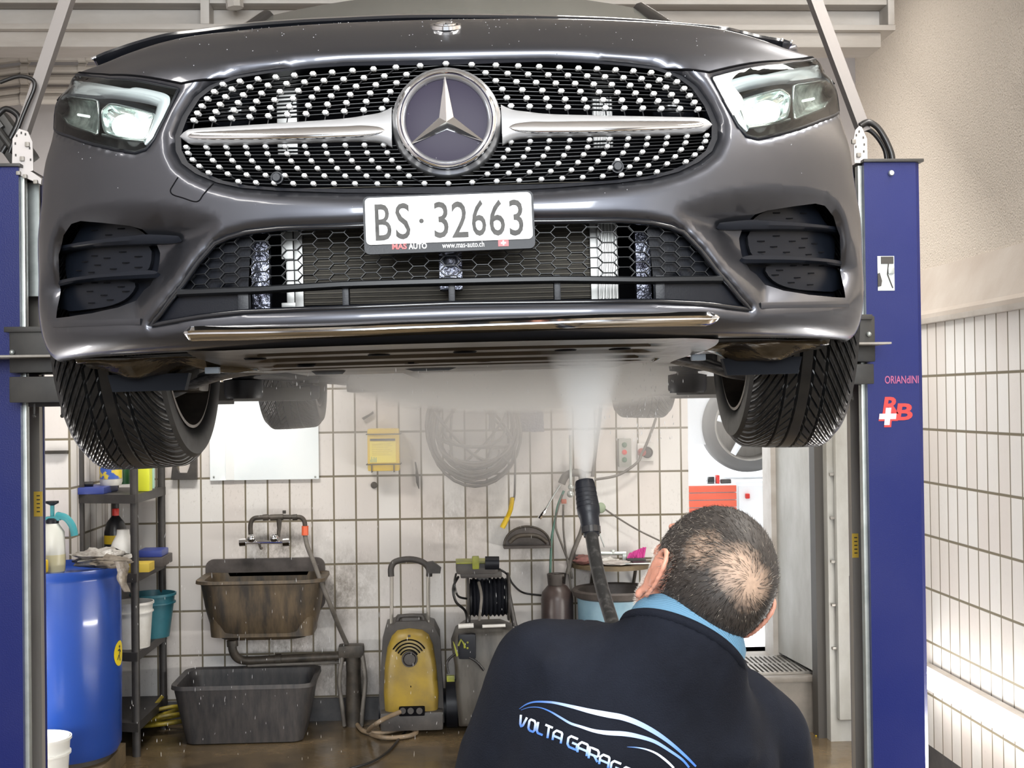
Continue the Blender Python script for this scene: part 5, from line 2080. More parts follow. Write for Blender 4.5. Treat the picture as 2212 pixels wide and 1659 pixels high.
# things on hooks
b = MB(); q = wl(808, 1048, 0)
b.M = Matrix.Translation(q) @ Matrix.Rotation(R(90), 4, 'X')
b.lathe([(0.0001, .018), (.012, .017), (.018, .008), (.019, 0)], 20)
tag(b.build('cover_cap', M['iron']), 'small round dark cap on the tiles below the yellow canister', 'cap')
b = MB()
b.tube([wl(897, 998, .02), wl(900, 1015, .02), wl(901, 1030, .02)], [.004, .006, .010], 8)
b.tube([wl(901, 1026, .02), wl(902, 1042, .02), wl(905, 1056, .02)], [.018, .016, .004], 8, flat=.5)
tag(b.build('hanging_tool', M['iron']), 'small dark tool hanging on the tiles left of the hose coil', 'tool')
b = MB()
b.prism([(wl(x, y).x, wl(x, y).z) for x, y in ((782, 903), (786, 907), (808, 893), (806, 888), (800, 893))], YB - .03, YB - .012)
tag(b.build('metal_hook', M['iron']), 'slanted dark metal hook on the tiles above the yellow canister', 'hook')

# hose coil
random.seed(11)
e = empty('hose_coil', (0, 0, 0), 0, 'large coil of grey hose hanging on the tiled back wall', 'hose')
cx, cz, rx, rz_ = wl(1024, 915).x, wl(1024, 925).z, .262, .305
M['coil'] = mat('coil_hose', (0.085, 0.075, 0.070), .5, c2=(.13, .115, .10), scale=12)
pts = []
N = 9
for i in range(N * 28):
    t = i / 28 * 2 * PI
    lp_ = i / 28
    k = .90 + .10 * math.sin(lp_ * 2.3) - .03 * math.sin(lp_ * 5.1)
    pts.append((cx + rx * k * math.sin(t) * (1 + .02 * math.sin(lp_)), YB - .05 - .045 * (.5 + .5 * math.sin(lp_ * 3.3)), cz + .0 + rz_ * (k * -math.cos(t)) + .02 * math.sin(lp_ * 1.7)))
MB().tube(pts, .0085, 7).build('outer_coils', M['coil'], e, smooth=80)
pts = []
for i in range(15):
    a1, rr = i * 2.35 + .4, (.20, .24)[i % 2]
    pts.append((cx - .01 + rr * math.cos(a1), YB - .09 - .012 * (i % 3), cz + .03 + rr * 1.1 * math.sin(a1)))
MB().tube(spline(pts, 12), .0075, 7).build('inner_coils', M['coil'], e, smooth=80)
for dz, dr in ((-.12, .20), (-.05, .17), (-.17, .14)):
    P = [(cx + dr * math.cos(t), YB - .115, cz + dz + .04 + dr * .55 * math.sin(t)) for t in np.linspace(PI * .95, PI * 2.05, 14)]
    MB().tube(P, .009, 7).build('hose_loop', M['coil'], e, smooth=80)
b = MB(); b.rod((cx + .02, YB, cz + .30), (cx + .02, YB - .14, cz + .31), .014)
b.tube([(cx + .02, YB - .14, cz + .30), (cx + .02, YB - .14, cz + .36)], .014, 8)
b.build('coil_hook', M['iron'], e)
MB().tube([wl(1063, 870, .13), wl(1062, 930, .13)], .016, 8).build('hose_coupling', M['iron'], e)
# wash mitt
b = MB()
rows = []
for i in range(24):
    t = i / 23
    q = wl(1143 + 14 * (t - .5), 822 + 112 * t, .07)
    w = .055 * (.55 + .75 * math.sin(PI * min(1, t * .62 + .10)))
    rows.append([(q.x + (w + .006 * random.random()) * math.cos(a), q.y + .035 * math.sin(a), q.z + .01 * random.random()) for a in np.linspace(0, 2 * PI, 18, endpoint=False)])
b.grid(rows, closed_v=True)
b.add(rows[0], [list(range(18))]); b.add(rows[-1], [list(range(18))])
tag(b.build('wash_mitt', mat('blue_grey_pile', (0.10, 0.11, 0.16), .9, c2=(.17, .17, .21), scale=60, bump=1.0, bscale=80), smooth=80), 'blue grey wash mitt hanging right of the hose coil', 'wash mitt')
hose('coil_end_hose', [(1085, 985), (1104, 1000), (1112, 960), (1112, 1060), (1108, 1085)], YB - .1, .006, M['coil'], 'thin hose end running down from the coil to the yellow spiral', 'hose')
b = MB()
P = spline([wl(1107, 1075, .1), wl(1103, 1100, .1), wl(1095, 1120, .1)], 14)
hel = []
for i, p in enumerate(P):
    for k in range(6):
        a = 2 * PI * k / 6
        hel.append(p + Vector((math.cos(a) * .011, math.sin(a) * .011, -k * .0005)))
b.tube(hel, .0035, 5)
b.rod(wl(1096, 1118, .1), wl(1085, 1140, .1), .015)
tag(b.build('spiral_hose', M['yellow'], smooth=60), 'yellow spiral guard hose hanging above the half round rack', 'spiral hose')

# switch box and socket
e = empty('switch_box', (0, 0, 0), 0, 'grey wall switch box with one red and two green buttons', 'switch')
a_, c_ = wl(1335, 1008), wl(1361, 947)
MB().box((a_.x, YB - .05, a_.z), (c_.x, YB - .002, c_.z), .004).build('switch_housing', mat('switch_grey', (.30, .30, .27), .5), e)
for k, (py, m_) in enumerate(((961, 'g'), (977, 'r'), (993, 'g'))):
    q = wl(1349, py, .05)
    b = MB(); b.M = Matrix.Translation(q) @ Matrix.Rotation(R(90), 4, 'X')
    b.lathe([(.0001, .012), (.008, .011), (.009, .004), (.014, .004), (.015, 0)], 14)
    b.build('button', M['red'] if m_ == 'r' else (mat('green_button', (.08, .16, .10), .4) if k == 0 else bpy.data.materials['green_button']), e)
e = empty('power_socket', (0, 0, 0), 0, 'wall socket with a red plug right of the switch box', 'socket')
a_, c_ = wl(1376, 996), wl(1411, 957)
MB().box((a_.x, YB - .025, a_.z), (c_.x, YB - .002, c_.z), .006).build('socket_plate', M['white_plastic'], e)
q = wl(1398, 977, .026)
b = MB(); b.M = Matrix.Translation(q) @ Matrix.Rotation(R(90), 4, 'X')
b.lathe([(.0001, .004), (.024, .004), (.028, .012), (.032, .010), (.033, 0)], 20)
b.build('socket_ring', M['grey_plastic'], e)
q = wl(1386, 977, .03)
b = MB(); b.M = Matrix.Translation(q) @ Matrix.Rotation(R(90), 4, 'X')
b.lathe([(.0001, .05), (.018, .048), (.022, .03), (.024, 0)], 16)
tag(b.build('power_plug', mat('plug_red', (.35, .05, .04), .4)), 'dull red round plug pushed into the wall socket', 'plug')
hose('power_cable', [(1300, 838), (1296, 900), (1288, 960), (1280, 1030)], YB - .09, .010, M['hose_grey'], 'thick grey hose running down right of the water jet', 'cable')
hose('power_cable', [(1417, 903), (1408, 930), (1394, 965), (1386, 980), (1380, 995), (1360, 1012), (1330, 1028), (1284, 1036)], YB - .085, .0075, M['hose_grey'], 'grey cable hanging from the red plug behind the rear wheel', 'cable')
hose('power_cable', [(1292, 1088), (1310, 1102), (1340, 1122), (1380, 1146), (1425, 1168)], YB - .05, .0045, M['hose_grey'], 'thin cable sloping down to the man behind the lance head', 'cable')

# faucet
e = empty('faucet', (0, 0, 0), 0, 'dirty wall faucet with chrome handles above the cast sink', 'faucet')
d_ = .10
MB().tube(spline([wl(542, 1160, d_), wl(541, 1135, d_), wl(546, 1122, d_), wl(560, 1118, d_), wl(600, 1117, d_), wl(640, 1117, d_), wl(652, 1119, d_), wl(658, 1128, d_), wl(659, 1142, d_)], 4), .013, 10).build('riser_pipe', M['iron'], e, smooth=60)
MB().tube([wl(603, 1120, d_), wl(603, 1142, d_), wl(601, 1160, d_)], [.016, .011, .010], 10).build('feed_pipe', M['iron'], e)
for x0, x1 in ((568, 580), (584, 612), (632, 642)):
    MB().rod(wl(x0, 1118, d_), wl(x1, 1117, d_), .017, 12).build('pipe_fitting', M['iron'], e)
MB().cbox(wl(614, 1106, d_), (.018, .018, .018), .003).build('pipe_stub', M['iron'], e)
b = MB(); b.rod(wl(518, 1172, d_), wl(626, 1171, d_), .011, 10); b.build('mixer_body', M['chrome'], e)
for x, y, r_ in ((543, 1163, .026), (592, 1162, .026)):
    b = MB(); b.sphere(wl(x, y, d_ + .02), r_, 12, (1, .9, .9)); b.build('tap_handle', M['chrome'], e)
for x in (524, 618):
    b = MB(); b.rod(wl(x - 7, 1172, d_ + .005), wl(x + 7, 1171, d_ + .005), .021, 8); b.build('tap_end', M['chrome'], e)
b = MB(); b.tube(spline([wl(560, 1174, d_), wl(563, 1184, d_ + .03), wl(566, 1184, d_ + .05)], 4), .007, 8); b.build('spout', M['iron'], e)
b = MB(); b.rod(wl(659, 1136, d_), wl(659, 1156, d_), .019, 12); b.build('hose_coupler', M['orange'], e)
hose('water_hose', [(659, 1156), (664, 1180), (676, 1210), (695, 1262), (715, 1310), (735, 1360), (757, 1408)], [YB - .1, YB - .12, YB - .2, YB - .36, YB - .34, YB - .2, YB - .12], .0125, M['hose_grey'], 'grey garden hose running from the orange coupler down past the sink', 'hose')

# cast sink
e = empty('utility_sink', (0, 0, 0), 0, 'grimy brown cast iron sink with tall splashback on the tiled wall', 'sink')
b = MB()
a_, c_ = wl(446, 1262), wl(702, 1203)
b.prism([(x, z) for x, z in rrect(a_.x, a_.z - .15, c_.x, c_.z, .045)], YB - .03, YB - .002)
b.build('splashback', M['stain'], e, smooth=40)
sink_d = .42
YF = YB - sink_d
zt = at(560, 1256, YF).z
zb_ = at(560, 1384, YF + .06).z
xl, xr = at(430, 1258, YF + .05).x, at(694, 1250, YF + .05).x
def rloop(x0, x1, y0, y1, r, z, n=6):
    out = []
    for cx_, cy_, a0 in ((x1 - r, y1 - r, 0), (x0 + r, y1 - r, 90), (x0 + r, y0 + r, 180), (x1 - r, y0 + r, 270)):
        for i in range(n + 1):
            a = R(a0 + 90 * i / n)
            out.append((cx_ + r * math.cos(a), cy_ + r * math.sin(a), z))
    return out


b = MB()
loops = [rloop(xl + .05, xr - .05, YF + .05, YB - .05, .06, zb_ + .02), rloop(xl + .03, xr - .03, YF + .03, YB - .03, .08, zt - .02), rloop(xl + .02, xr - .02, YF + .02, YB - .03, .08, zt),
         rloop(xl - .02, xr + .02, YF - .015, YB - .003, .09, zt + .004), rloop(xl - .022, xr + .022, YF - .018, YB - .003, .09, zt - .012), rloop(xl, xr, YF, YB - .01, .10, zt - .02),
         rloop(xl + .02, xr - .02, YF + .015, YB - .02, .12, (zt + zb_) / 2), rloop(xl + .045, xr - .045, YF + .04, YB - .03, .13, zb_ + .05), rloop(xl + .09, xr - .09, YF + .08, YB - .05, .12, zb_)]
b.grid(loops, closed_v=True)
b.add(loops[0], [list(range(28))]); b.add(loops[-1], [list(range(28))])
b.build('basin', M['rust'], e, smooth=50)

# drain pipe and the grimy standpipe
e = empty('drain_pipe', (0, 0, 0), 0, 'thick dark drain pipe under the cast sink', 'pipe')
P = [at(502, 1388, YB - .2), at(503, 1405, YB - .2), at(513, 1421, YB - .18), at(535, 1427, YB - .15), at(600, 1424, YB - .12), at(700, 1419, YB - .12), at(742, 1417, YB - .12)]
MB().tube(spline(P, 5), .024, 12).build('pipe_run', M['iron'], e, smooth=60)
MB().tube([P[3] + Vector((.0, 0, -.028)), P[-1] + Vector((0, 0, -.035))], .008, 8).build('thin_pipe', M['hose_grey'], e)
for k in (0, 4, 6):
    p = P[k]; q = P[min(k + 1, 6)] if k < 6 else P[5]
    d = (q - p).normalized()
    MB().rod(p - d * .012, p + d * .02, .031, 12).build('pipe_collar', M['iron'], e)
e = empty('standpipe', (0, 0, 0), 0, 'grimy dark standpipe and hoses at the end of the drain pipe', 'pipe')
b = MB()
q0, q1 = at(763, 1405, YB - .14), at(765, 1560, YB - .14)
b.tube([q0, q0.lerp(q1, .3), q0.lerp(q1, .7), (q1.x, q1.y, 0.0)], [.045, .04, .045, .05], 12)
b.build('pipe_body', M['iron'], e, smooth=60)
MB().cbox(q0 + Vector((-.01, 0, 0)), (.14, .10, .07), .02).build('pipe_head', M['iron'], e)
for dx, lab in ((-.05, 0), (.045, 0)):
    MB().tube(spline([q0 + Vector((dx, -.03, .02)), q0 + Vector((dx * 1.5, -.05, -.15)), Vector((q0.x + dx * 1.2, q0.y - .06, .12)), Vector((q0.x + dx, q0.y - .05, .01))], 6), .012, 8).build('pipe_hose', M['hose_grey'], e, smooth=80)

# grey mixing tub below
e = empty('mortar_tub', (0, 0, 0), 0, 'large dark grey plastic tub on the floor under the sink', 'tub')
YT = YB - .54
z1 = at(520, 1480, YT).z
xl, xr = at(370, 1478, YT).x, at(672, 1478, YT).x
b = MB()
loops = [rloop(xl + .06, xr - .06, YT + .06, YB - .10, .05, .02), rloop(xl + .012, xr - .012, YT + .014, YB - .05, .07, z1 - .01), rloop(xl - .012, xr + .012, YT - .01, YB - .03, .08, z1),
         rloop(xl - .014, xr + .014, YT - .012, YB - .03, .08, z1 - .022), rloop(xl + .0, xr - .0, YT + .002, YB - .045, .07, z1 - .026), rloop(xl + .055, xr - .055, YT + .05, YB - .10, .06, .006)]
b.grid(loops, closed_v=True)
b.add(loops[0], [list(range(28))]); b.add(loops[-1], [list(range(28))])
b.build('tub_shell', M['tub_grey'], e, smooth=50)
b = MB()
for x in (-1.28, -1.10, -.95):
    b.box((x, YT + .004, .05), (x + .012, YT + .03, z1 - .04), .003)

# ---- yellow pressure washer
YW = 7.22
def w_(x, y, dy=0):
    return at(x, y, YW + dy)


e = empty('pressure_washer', (w_(888, 1560).x, YW + .15, 0), 0, 'yellow upright pressure washer with black chassis against the wall', 'pressure washer')
IM = Matrix.Translation(-Vector((w_(888, 1560).x, YW + .15, 0)))


def WP(b, name, m, par, smooth=40, **k):
    b.v = [tuple(IM @ Vector(p)) for p in b.v]
    return b.build(name, m, par, smooth, **k)


b = MB()
P = [(832, 1575), (828, 1500), (830, 1440), (836, 1400), (846, 1375), (858, 1363), (884, 1359), (912, 1362), (926, 1372), (936, 1395), (943, 1440), (948, 1500), (946, 1575)]
zc = [(w_(x, y).x, max(.07, w_(x, y).z)) for x, y in P]
rows = []
cxm = w_(888, 1500).x
for k, dep in ((1.0, .06), (.985, .015), (.93, -.012), (.80, -.028), (.5, -.036), (.02, -.04)):
    zm = w_(888, 1480).z
    rows.append([(cxm + (x - cxm) * k, YW + dep, zm + (z - zm) * k) for x, z in zc])
b.grid(rows, closed_v=True)
shell = WP(b, 'yellow_shell', M['yellow_dirty'], e, 60)
b = MB()
P2 = [(822, 1578), (818, 1500), (826, 1380), (832, 1358), (850, 1352), (855, 1346), (920, 1344), (926, 1352), (938, 1356), (950, 1380), (957, 1500), (960, 1578)]
b.prism([(w_(x, y).x, max(.05, w_(x, y).z)) for x, y in P2], YW + .04, YW + .30)
WP(b, 'chassis', M['grey_plastic'], e, 30)
b = MB().box((w_(822, 1580).x, YW - .05, .03), (w_(958, 1580).x, YW + .30, .13), .02)
WP(b, 'base', M['grey_plastic'], e)
for x in (829, 952):
    b = MB(); q = w_(x, 1530, .1)
    b.rod((q.x - .028, q.y + .1, .10), (q.x + .028, q.y + .1, .10), .10, 24)
    WP(b, 'wheel', M['black_mat'], e)
b = MB()
for k in range(5):
    r_ = .118 - k * .0185
    c0 = w_(884, 1425)
    b.tube([(c0.x + r_ * math.sin(t) * .86, YW - .040 + .010 * (k == 0), c0.z + r_ * math.cos(t) * .95) for t in np.linspace(-.98, .98, 14)], .0062, 6, flat=.6)
WP(b, 'vent_slots', M['black_in'], shell, 60)
q = w_(885, 1424, -.040)
b = MB(); b.M = Matrix.Translation(q) @ Matrix.Rotation(R(90), 4, 'X')
b.lathe([(.0001, .006), (.030, .006), (.034, .002), (.036, .010), (.041, .010), (.043, -.002)], 28)
WP(b, 'dial', M['grey_plastic'], shell)
b = MB().cbox(w_(884, 1374, -.015), (.014, .01, .014), .003); WP(b, 'lock', M['dark'], shell)
a_, c_ = w_(862, 1546, -.03), w_(918, 1524, -.03)
b = MB().box((a_.x, YW - .055, a_.z), (c_.x, YW - .01, c_.z), .01); conn = WP(b, 'connector_panel', M['black_in'], e)
for x in (870, 887, 906):
    q = w_(x, 1536, -.06); b = MB().rod(q, q + Vector((0, .05, 0)), .017, 12); WP(b, 'connector', M['grey_plastic'], conn)
b = MB()
b.tube(spline([w_(846, 1370, .12), w_(846, 1300, .12), w_(846, 1250, .12), w_(845, 1225, .12)], 3), .010, 8)
WP(b, 'handle_tube', M['galv'], e)
b = MB()
b.tube(spline([w_(925, 1370, .12), w_(925, 1300, .12), w_(925, 1250, .12), w_(926, 1225, .12)], 3), .010, 8)
WP(b, 'handle_tube', M['galv'], e)
b = MB()
b.tube(spline([w_(845, 1245, .12), w_(845, 1226, .12), w_(855, 1213, .12), (w_(885, 1208, .12)), w_(912, 1214, .12), w_(926, 1228, .12), w_(927, 1245, .12)], 4), .017, 8)
b.prism([(w_(x, y).x, w_(x, y).z) for x, y in ((920, 1220), (935, 1218), (953, 1232), (951, 1244), (921, 1244))], YW + .10, YW + .14)
WP(b, 'grip', M['grey_plastic'], e, 60)
b = MB()
b.tube(spline([w_(858, 1362, .08), w_(860, 1336, .08), w_(872, 1331, .08), w_(900, 1330, .08), w_(914, 1334, .08), w_(916, 1362, .08)], 4), .012, 8)
b.box((w_(866, 1360).x, YW + .06, w_(866, 1356).z), (w_(908, 1340).x, YW + .14, w_(866, 1338).z), .02)
WP(b, 'carry_handle', M['grey_plastic'], e, 50)
# its hose on the floor
def fl(x, y):
    """floor point under a pixel"""
    d = ray(x, y); t = -CAM_Z / d[2]
    p = _Cn + d * t
    return Vector(p)


P = [w_(864, 1538, -.06), at(840, 1548, YW - .12), at(815, 1562, YW - .2)] + [fl(x, y) + Vector((0, 0, .016)) for x, y in ((796, 1588), (830, 1600), (880, 1597), (900, 1587), (880, 1580), (820, 1590), (786, 1586), (772, 1572))]
tag(MB().tube(spline(P, 7), .0125, 8).build('washer_hose', mat('tan_hose', (.25, .18, .11), .5, c2=(.16, .125, .09), scale=14), smooth=80), 'tan hose looping on the floor in front of the yellow washer', 'hose')
P = [fl(x, y) + Vector((0, 0, .008)) for x, y in ((902, 1560), (870, 1590), (840, 1625), (800, 1650), (740, 1668))]
tag(MB().tube(spline(P, 7), .006, 8).build('floor_cable', M['hose_black'], smooth=80), 'thin black cable across the wet floor in front of the yellow washer', 'cable')

# ---- second washer, black with lime accents
YW = 7.12
e = empty('hose_reel_washer', (w_(1040, 1560).x, YW + .2, 0), 0, 'dusty black pressure washer with lime accents and a hose reel', 'pressure washer')
IM = Matrix.Translation(-Vector((w_(1040, 1560).x, YW + .2, 0)))
P = [(992, 1580), (985, 1500), (982, 1440), (975, 1400), (985, 1372), (1005, 1358), (1085, 1355), (1110, 1365), (1140, 1420), (1150, 1500), (1150, 1580)]
b = MB()
zc = [(w_(x, y).x, max(.05, w_(x, y).z)) for x, y in P]
cxm, zm = w_(1065, 1480).x, w_(1065, 1480).z
b.grid([[(cxm + (x - cxm) * k, YW + dep, zm + (z - zm) * k) for x, z in zc] for k, dep in ((.96, .34), (1.0, .28), (1.0, .06), (.96, .01), (.85, -.012), (.4, -.02), (.02, -.022))], closed_v=True)
WP(b, 'washer_body', mat('dusty_black', (0.040, 0.036, 0.032), .5, c2=(.085, .078, .068), scale=8, stretch=(2, 1, .5)), e, 60)
b = MB()
q = w_(1008, 1395, -.02)
b.M = Matrix.Translation(q)
b.box((-.045, -.02, -.07), (.05, .04, .065), .02)
pn = WP(b, 'control_panel', M['black_mat'], e)
b = MB()
b.prism([(w_(x, y).x, w_(x, y).z) for x, y in ((982, 1388), (978, 1382), (986, 1415), (990, 1412))], YW - .05, YW - .035)
b.tube([w_(990, 1395, -.045), w_(996, 1382, -.045), w_(1003, 1392, -.045), w_(1004, 1400, -.045)], .006, 6)
b.sphere(w_(1010, 1388, -.045), .006, 8).sphere(w_(1010, 1400, -.045), .006, 8)
WP(b, 'lime_marks', M['lime'], pn, 30)
b = MB()
for x0, x1 in ((990, 1023), (1042, 1092)):
    b.rod(w_(x0, 1353, -.01), w_(x1, 1351, -.01), .013 if x0 == 990 else .009, 10)
WP(b, 'chrome_crossbar', M['white_plastic'], e, 50)
# reel
b = MB()
xa, xb = w_(1012, 1300).x, w_(1100, 1300).x
zr = w_(1055, 1295).z
b.M = Matrix.Translation((0, YW + .10, zr)) @ Matrix.Rotation(R(90), 4, 'Y')
prof = [(.10, xa + .01)]
for k in range(17):
    x = xa + .02 + (xb - xa - .04) * k / 16
    prof += [(.095 + .012 * (k % 2), x)]
prof += [(.10, xb - .01)]
b.lathe(prof, 24)
WP(b, 'reel_hose', M['black_mat'], e, 60)
for xx in (xa, xb):
    b = MB(); b.M = Matrix.Translation((0, YW + .10, zr)) @ Matrix.Rotation(R(90), 4, 'Y')
    b.lathe([(.0001, xx - .006), (.125, xx - .006), (.13, xx), (.125, xx + .006), (.0001, xx + .006)], 28)
    WP(b, 'reel_flange', M['grey_plastic'], e)
for x0, x1 in ((1018, 1010), (1094, 1112)):
    b = MB(); b.tube([w_(x0, 1262, .1), w_(x1, 1352, .1)], .014, 8); WP(b, 'frame_tube', M['grey_plastic'], e, 60)
b = MB(); b.tube(spline([w_(1034, 1258, .02), w_(1040, 1290, -.06), w_(1035, 1340, -.05)], 5), .008, 6); WP(b, 'crank', M['dusty'] if 'dusty' in M else M['hose_grey'], e, 60)
# top tray with lance
b = MB()
a_, c_ = w_(985, 1238, .1), w_(1075, 1212, .1)
b.box((a_.x, YW + .02, a_.z), (c_.x, YW + .22, c_.z), .02)
b.box((w_(995, 1252).x, YW + .04, w_(995, 1252).z), (w_(1085, 1236).x, YW + .20, w_(1085, 1236).z), .01)
tr = WP(b, 'top_tray', M['grey_plastic'], e)
b = MB().box((a_.x, YW + .015, c_.z - .002), (w_(1062, 1200).x, YW + .2, c_.z + .006), .003)
WP(b, 'lime_edge', M['lime'], tr)
b = MB().box((w_(1020, 1200).x, YW + .0, w_(1020, 1230).z), (w_(1035, 1200).x, YW + .03, w_(1020, 1202).z), .006)
WP(b, 'lime_clip', M['lime'], tr)
b = MB().rod(w_(1048, 1216, 0), w_(1078, 1216, .0), .035, 12); WP(b, 'lance_holder', M['black_mat'], tr)
b = MB(); b.rod(w_(1030, 1250, .1), w_(1055, 1250, .1), .03, 10); WP(b, 'reel_head', M['grey_plastic'], e)
b = MB(); b.box((w_(965, 1475).x, YW + .02, w_(965, 1475).z), (w_(982, 1458).x, YW + .05, w_(965, 1462).z), .004); WP(b, 'lime_tab', M['lime'], e)
b = MB(); b.tube(spline([w_(990, 1246, .06), w_(979, 1270, .0), w_(985, 1300, .0), w_(1005, 1320, .05), w_(1010, 1350, .06)], 6), .007, 6)
b.tube(spline([w_(985, 1240, .06), w_(982, 1260, -.02), w_(990, 1288, .0), w_(1018, 1294, .05)], 6), .006, 6)
WP(b, 'loose_cables', M['hose_black'], e, 80)
b = MB(); b.tube(spline([w_(983, 1412, -.02), w_(966, 1430, -.02), w_(968, 1455, -.02)], 6), .007, 6)
b.tube(spline([w_(1010, 1418, -.03), w_(1030, 1430, -.04), w_(1045, 1448, -.03)], 6), .007, 6)
WP(b, 'body_cables', M['hose_black'], e, 80)
for x in (976, 1150):
    b = MB(); q = w_(x, 1525, .1); b.rod((q.x - .03, q.y + .14, .13), (q.x + .03, q.y + .14, .13), .13, 24); WP(b, 'wheel', M['black_mat'], e)
hose('washer_cable', [(1075, 1228), (1095, 1240), (1108, 1262), (1130, 1280), (1170, 1286)], [YW + .1, YW + .1, YW + .25, YW + .4, YB - .1], .006, M['hose_black'], 'thin black cable sagging from the reel washer to the brown bottle', 'cable')
hose('washer_cable', [(1092, 1252), (1100, 1290), (1108, 1330), (1120, 1370)], YW + .12, .010, M['hose_black'], 'black cable hanging at the right side of the hose reel', 'cable')

# ---- half round rack
e = empty('half_round_rack', (0, 0, 0), 0, 'dusty half round metal rack on the tiles above the reel washer', 'rack')
P = [(1087, 1184)] + [(1139 + 50 * math.cos(t), 1178 - 41 * math.sin(t)) for t in np.linspace(PI * .97, .03 * PI, 18)] + [(1190, 1180)]
b = MB(); b.prism([(wl(x, y, .09).x, wl(x, y, .09).z) for x, y in P], YB - .10, YB - .085)
b.build('back_plate', M['stain'], e, smooth=30)
q0, q1 = wl(1088, 1182, .1), wl(1190, 1178, .1)
MB().box((q0.x, YB - .14, q0.z - .006), (q1.x, YB - .002, q0.z + .008), .002).build('shelf_plate', M['stain'], e)
MB().tube([(wl(1139 + 50 * math.cos(t), 1178 - 41 * math.sin(t), .10)) for t in np.linspace(PI, 0, 20)], .006, 6).build('rim_wire', M['iron'], e, smooth=80)
b = MB(); b.tube(spline([wl(1100, 1172, .105), wl(1120, 1158, .105), wl(1160, 1158, .105), wl(1182, 1172, .105)], 5), .012, 8)
b.build('rolled_cloth', M['iron'], e, smooth=80)

# ---- bundle of air hoses
e = empty('hose_hook_board', (0, 0, 0), 0, 'dark wall bracket where several hoses meet left of the lance head', 'bracket')
b = MB(); b.tube(spline([wl(1213, 1045, .06), wl(1222, 1028, .06), wl(1240, 1021, .06), wl(1256, 1024, .06), wl(1258, 1036, .06)], 5), .022, 8)
b.build('bracket_arm', M['hose_grey'], e, smooth=60)
b = MB(); b.sphere(wl(1233, 1052, .09), .017, 12).sphere(wl(1232, 1067, .09), .021, 12)
b.rod(wl(1232, 940, .09), wl(1233, 1050, .09), .008, 8)
b.build('chrome_fitting', M['galv_light'], e)
for pix, r_, m_, lab in (([(1210, 1048), (1196, 1070), (1180, 1098)], .005, M['galv_light'], 'thin bright wand slanting down left of the hose bracket'),
                         ([(1218, 1060), (1206, 1090), (1200, 1120), (1192, 1160), (1190, 1200), (1188, 1252)], .007, mat('green_hose', (.09, .19, .15), .5), 'dull green hose hanging down to the brown bottle'),
                         ([(1215, 1068), (1206, 1095), (1200, 1135), (1215, 1180), (1228, 1215), (1236, 1250)], .006, M['hose_grey'], 'thin grey hose crossing behind the green hose'),
                         ([(1217, 1090), (1217, 1140), (1222, 1190), (1230, 1240), (1234, 1290)], .0055, M['hose_grey'], 'thin grey hose hanging straight down beside the wall table'),
                         ([(1262, 1120), (1255, 1150), (1245, 1175), (1236, 1200), (1226, 1240)], .013, M['hose_grey'], 'thick grey hose curving down behind the lance'),
                         ([(1288, 1130), (1296, 1155), (1306, 1182)], .004, M['galv_light'], 'thin chrome wand leaning over the wall table')):
    hose('air_hose', pix, YB - .09 - .02 * random.random(), r_, m_, lab, 'hose')
b = MB(); b.tube([wl(1180, 1098, .09), wl(1172, 1110, .09), wl(1165, 1120, .09)], [.006, .013, .012], 8)
tag(b.build('air_blow_gun', M['chrome']), 'small chrome nozzle at the end of the slanting wand', 'nozzle')
b = MB(); b.cbox(wl(1218, 1083, .1), (.03, .02, .026), .006)
tag(b.build('pipe_clamp', mat('copper_red', (.38, .14, .10), .4, .3)), 'small reddish clamp hanging under the hose bracket', 'clamp')
b = MB(); b.sphere(wl(1298, 1097, .06), .028, 12, (1, .6, 1.1))
tag(b.build('green_cloth', mat('pale_green_cloth', (.30, .36, .26), .9), smooth=80), 'small pale green cloth right of the lance head', 'cloth')

# ---- brown gas bottle
e = empty('gas_bottle', (wl(1203, 1300, .2).x, YB - .22, 0), 0, 'short brown pressure bottle standing behind the man', 'bottle')
r_ = .089
zt_ = wl(1203, 1262, .2).z
MB().lathe([(.0001, .0), (r_ * .8, .0), (r_, .03), (r_, zt_ - .075), (r_ * .93, zt_ - .04), (r_ * .6, zt_ - .005), (r_ * .3, zt_ + .01), (.03, zt_ + .03), (.0001, zt_ + .03)], 28).build('bottle_body', mat('brown_enamel', (.045, .030, .030), .35, c2=(.075, .055, .05), scale=7), e, smooth=50)
b = MB().lathe([(.05, zt_ + .0), (.055, zt_ + .06), (.050, zt_ + .062), (.045, zt_ + .01)], 20, a0=.3, a1=5.2)
b.build('collar', M['stain'], e)
b = MB().rod((0, 0, zt_ + .02), (0, 0, zt_ + .06), .014).rod((-.05, -.01, zt_ + .045), (.04, 0, zt_ + .05), .009).sphere((-.035, -.03, zt_ + .04), .011, 8)
b.build('valve', M['iron'], e)

# ---- half round wall table with odds and ends
e = empty('half_round_table', (0, 0, 0), 0, 'half round worn wooden wall table beside the man', 'table')
ct = wl(1322, 1222, .0)
b = MB()
R_ = .245
P = [(ct.x + R_ * 1.02 * math.cos(t), YB - .002 - .30 * math.sin(t)) for t in np.linspace(0, PI, 24)]
zt_ = at(1322, 1226, YB - .30).z
b.prism(P, zt_ - .022, zt_, 'z')
b.build('table_top', M['wood'], e, smooth=30)
b = MB().tube([(ct.x - .12, YB, zt_ - .14), (ct.x - .12, YB - .12, zt_ - .02)], .010, 8)
b.build('table_brace', M['iron'], e)
b = MB().tube([(ct.x + .12, YB, zt_ - .14), (ct.x + .12, YB - .12, zt_ - .02)], .010, 8)
b.build('table_brace', M['iron'], e)
T_ = zt_


def onT(x, dy):
    return Vector((wl(x, 1200, dy).x, YB - dy, T_))


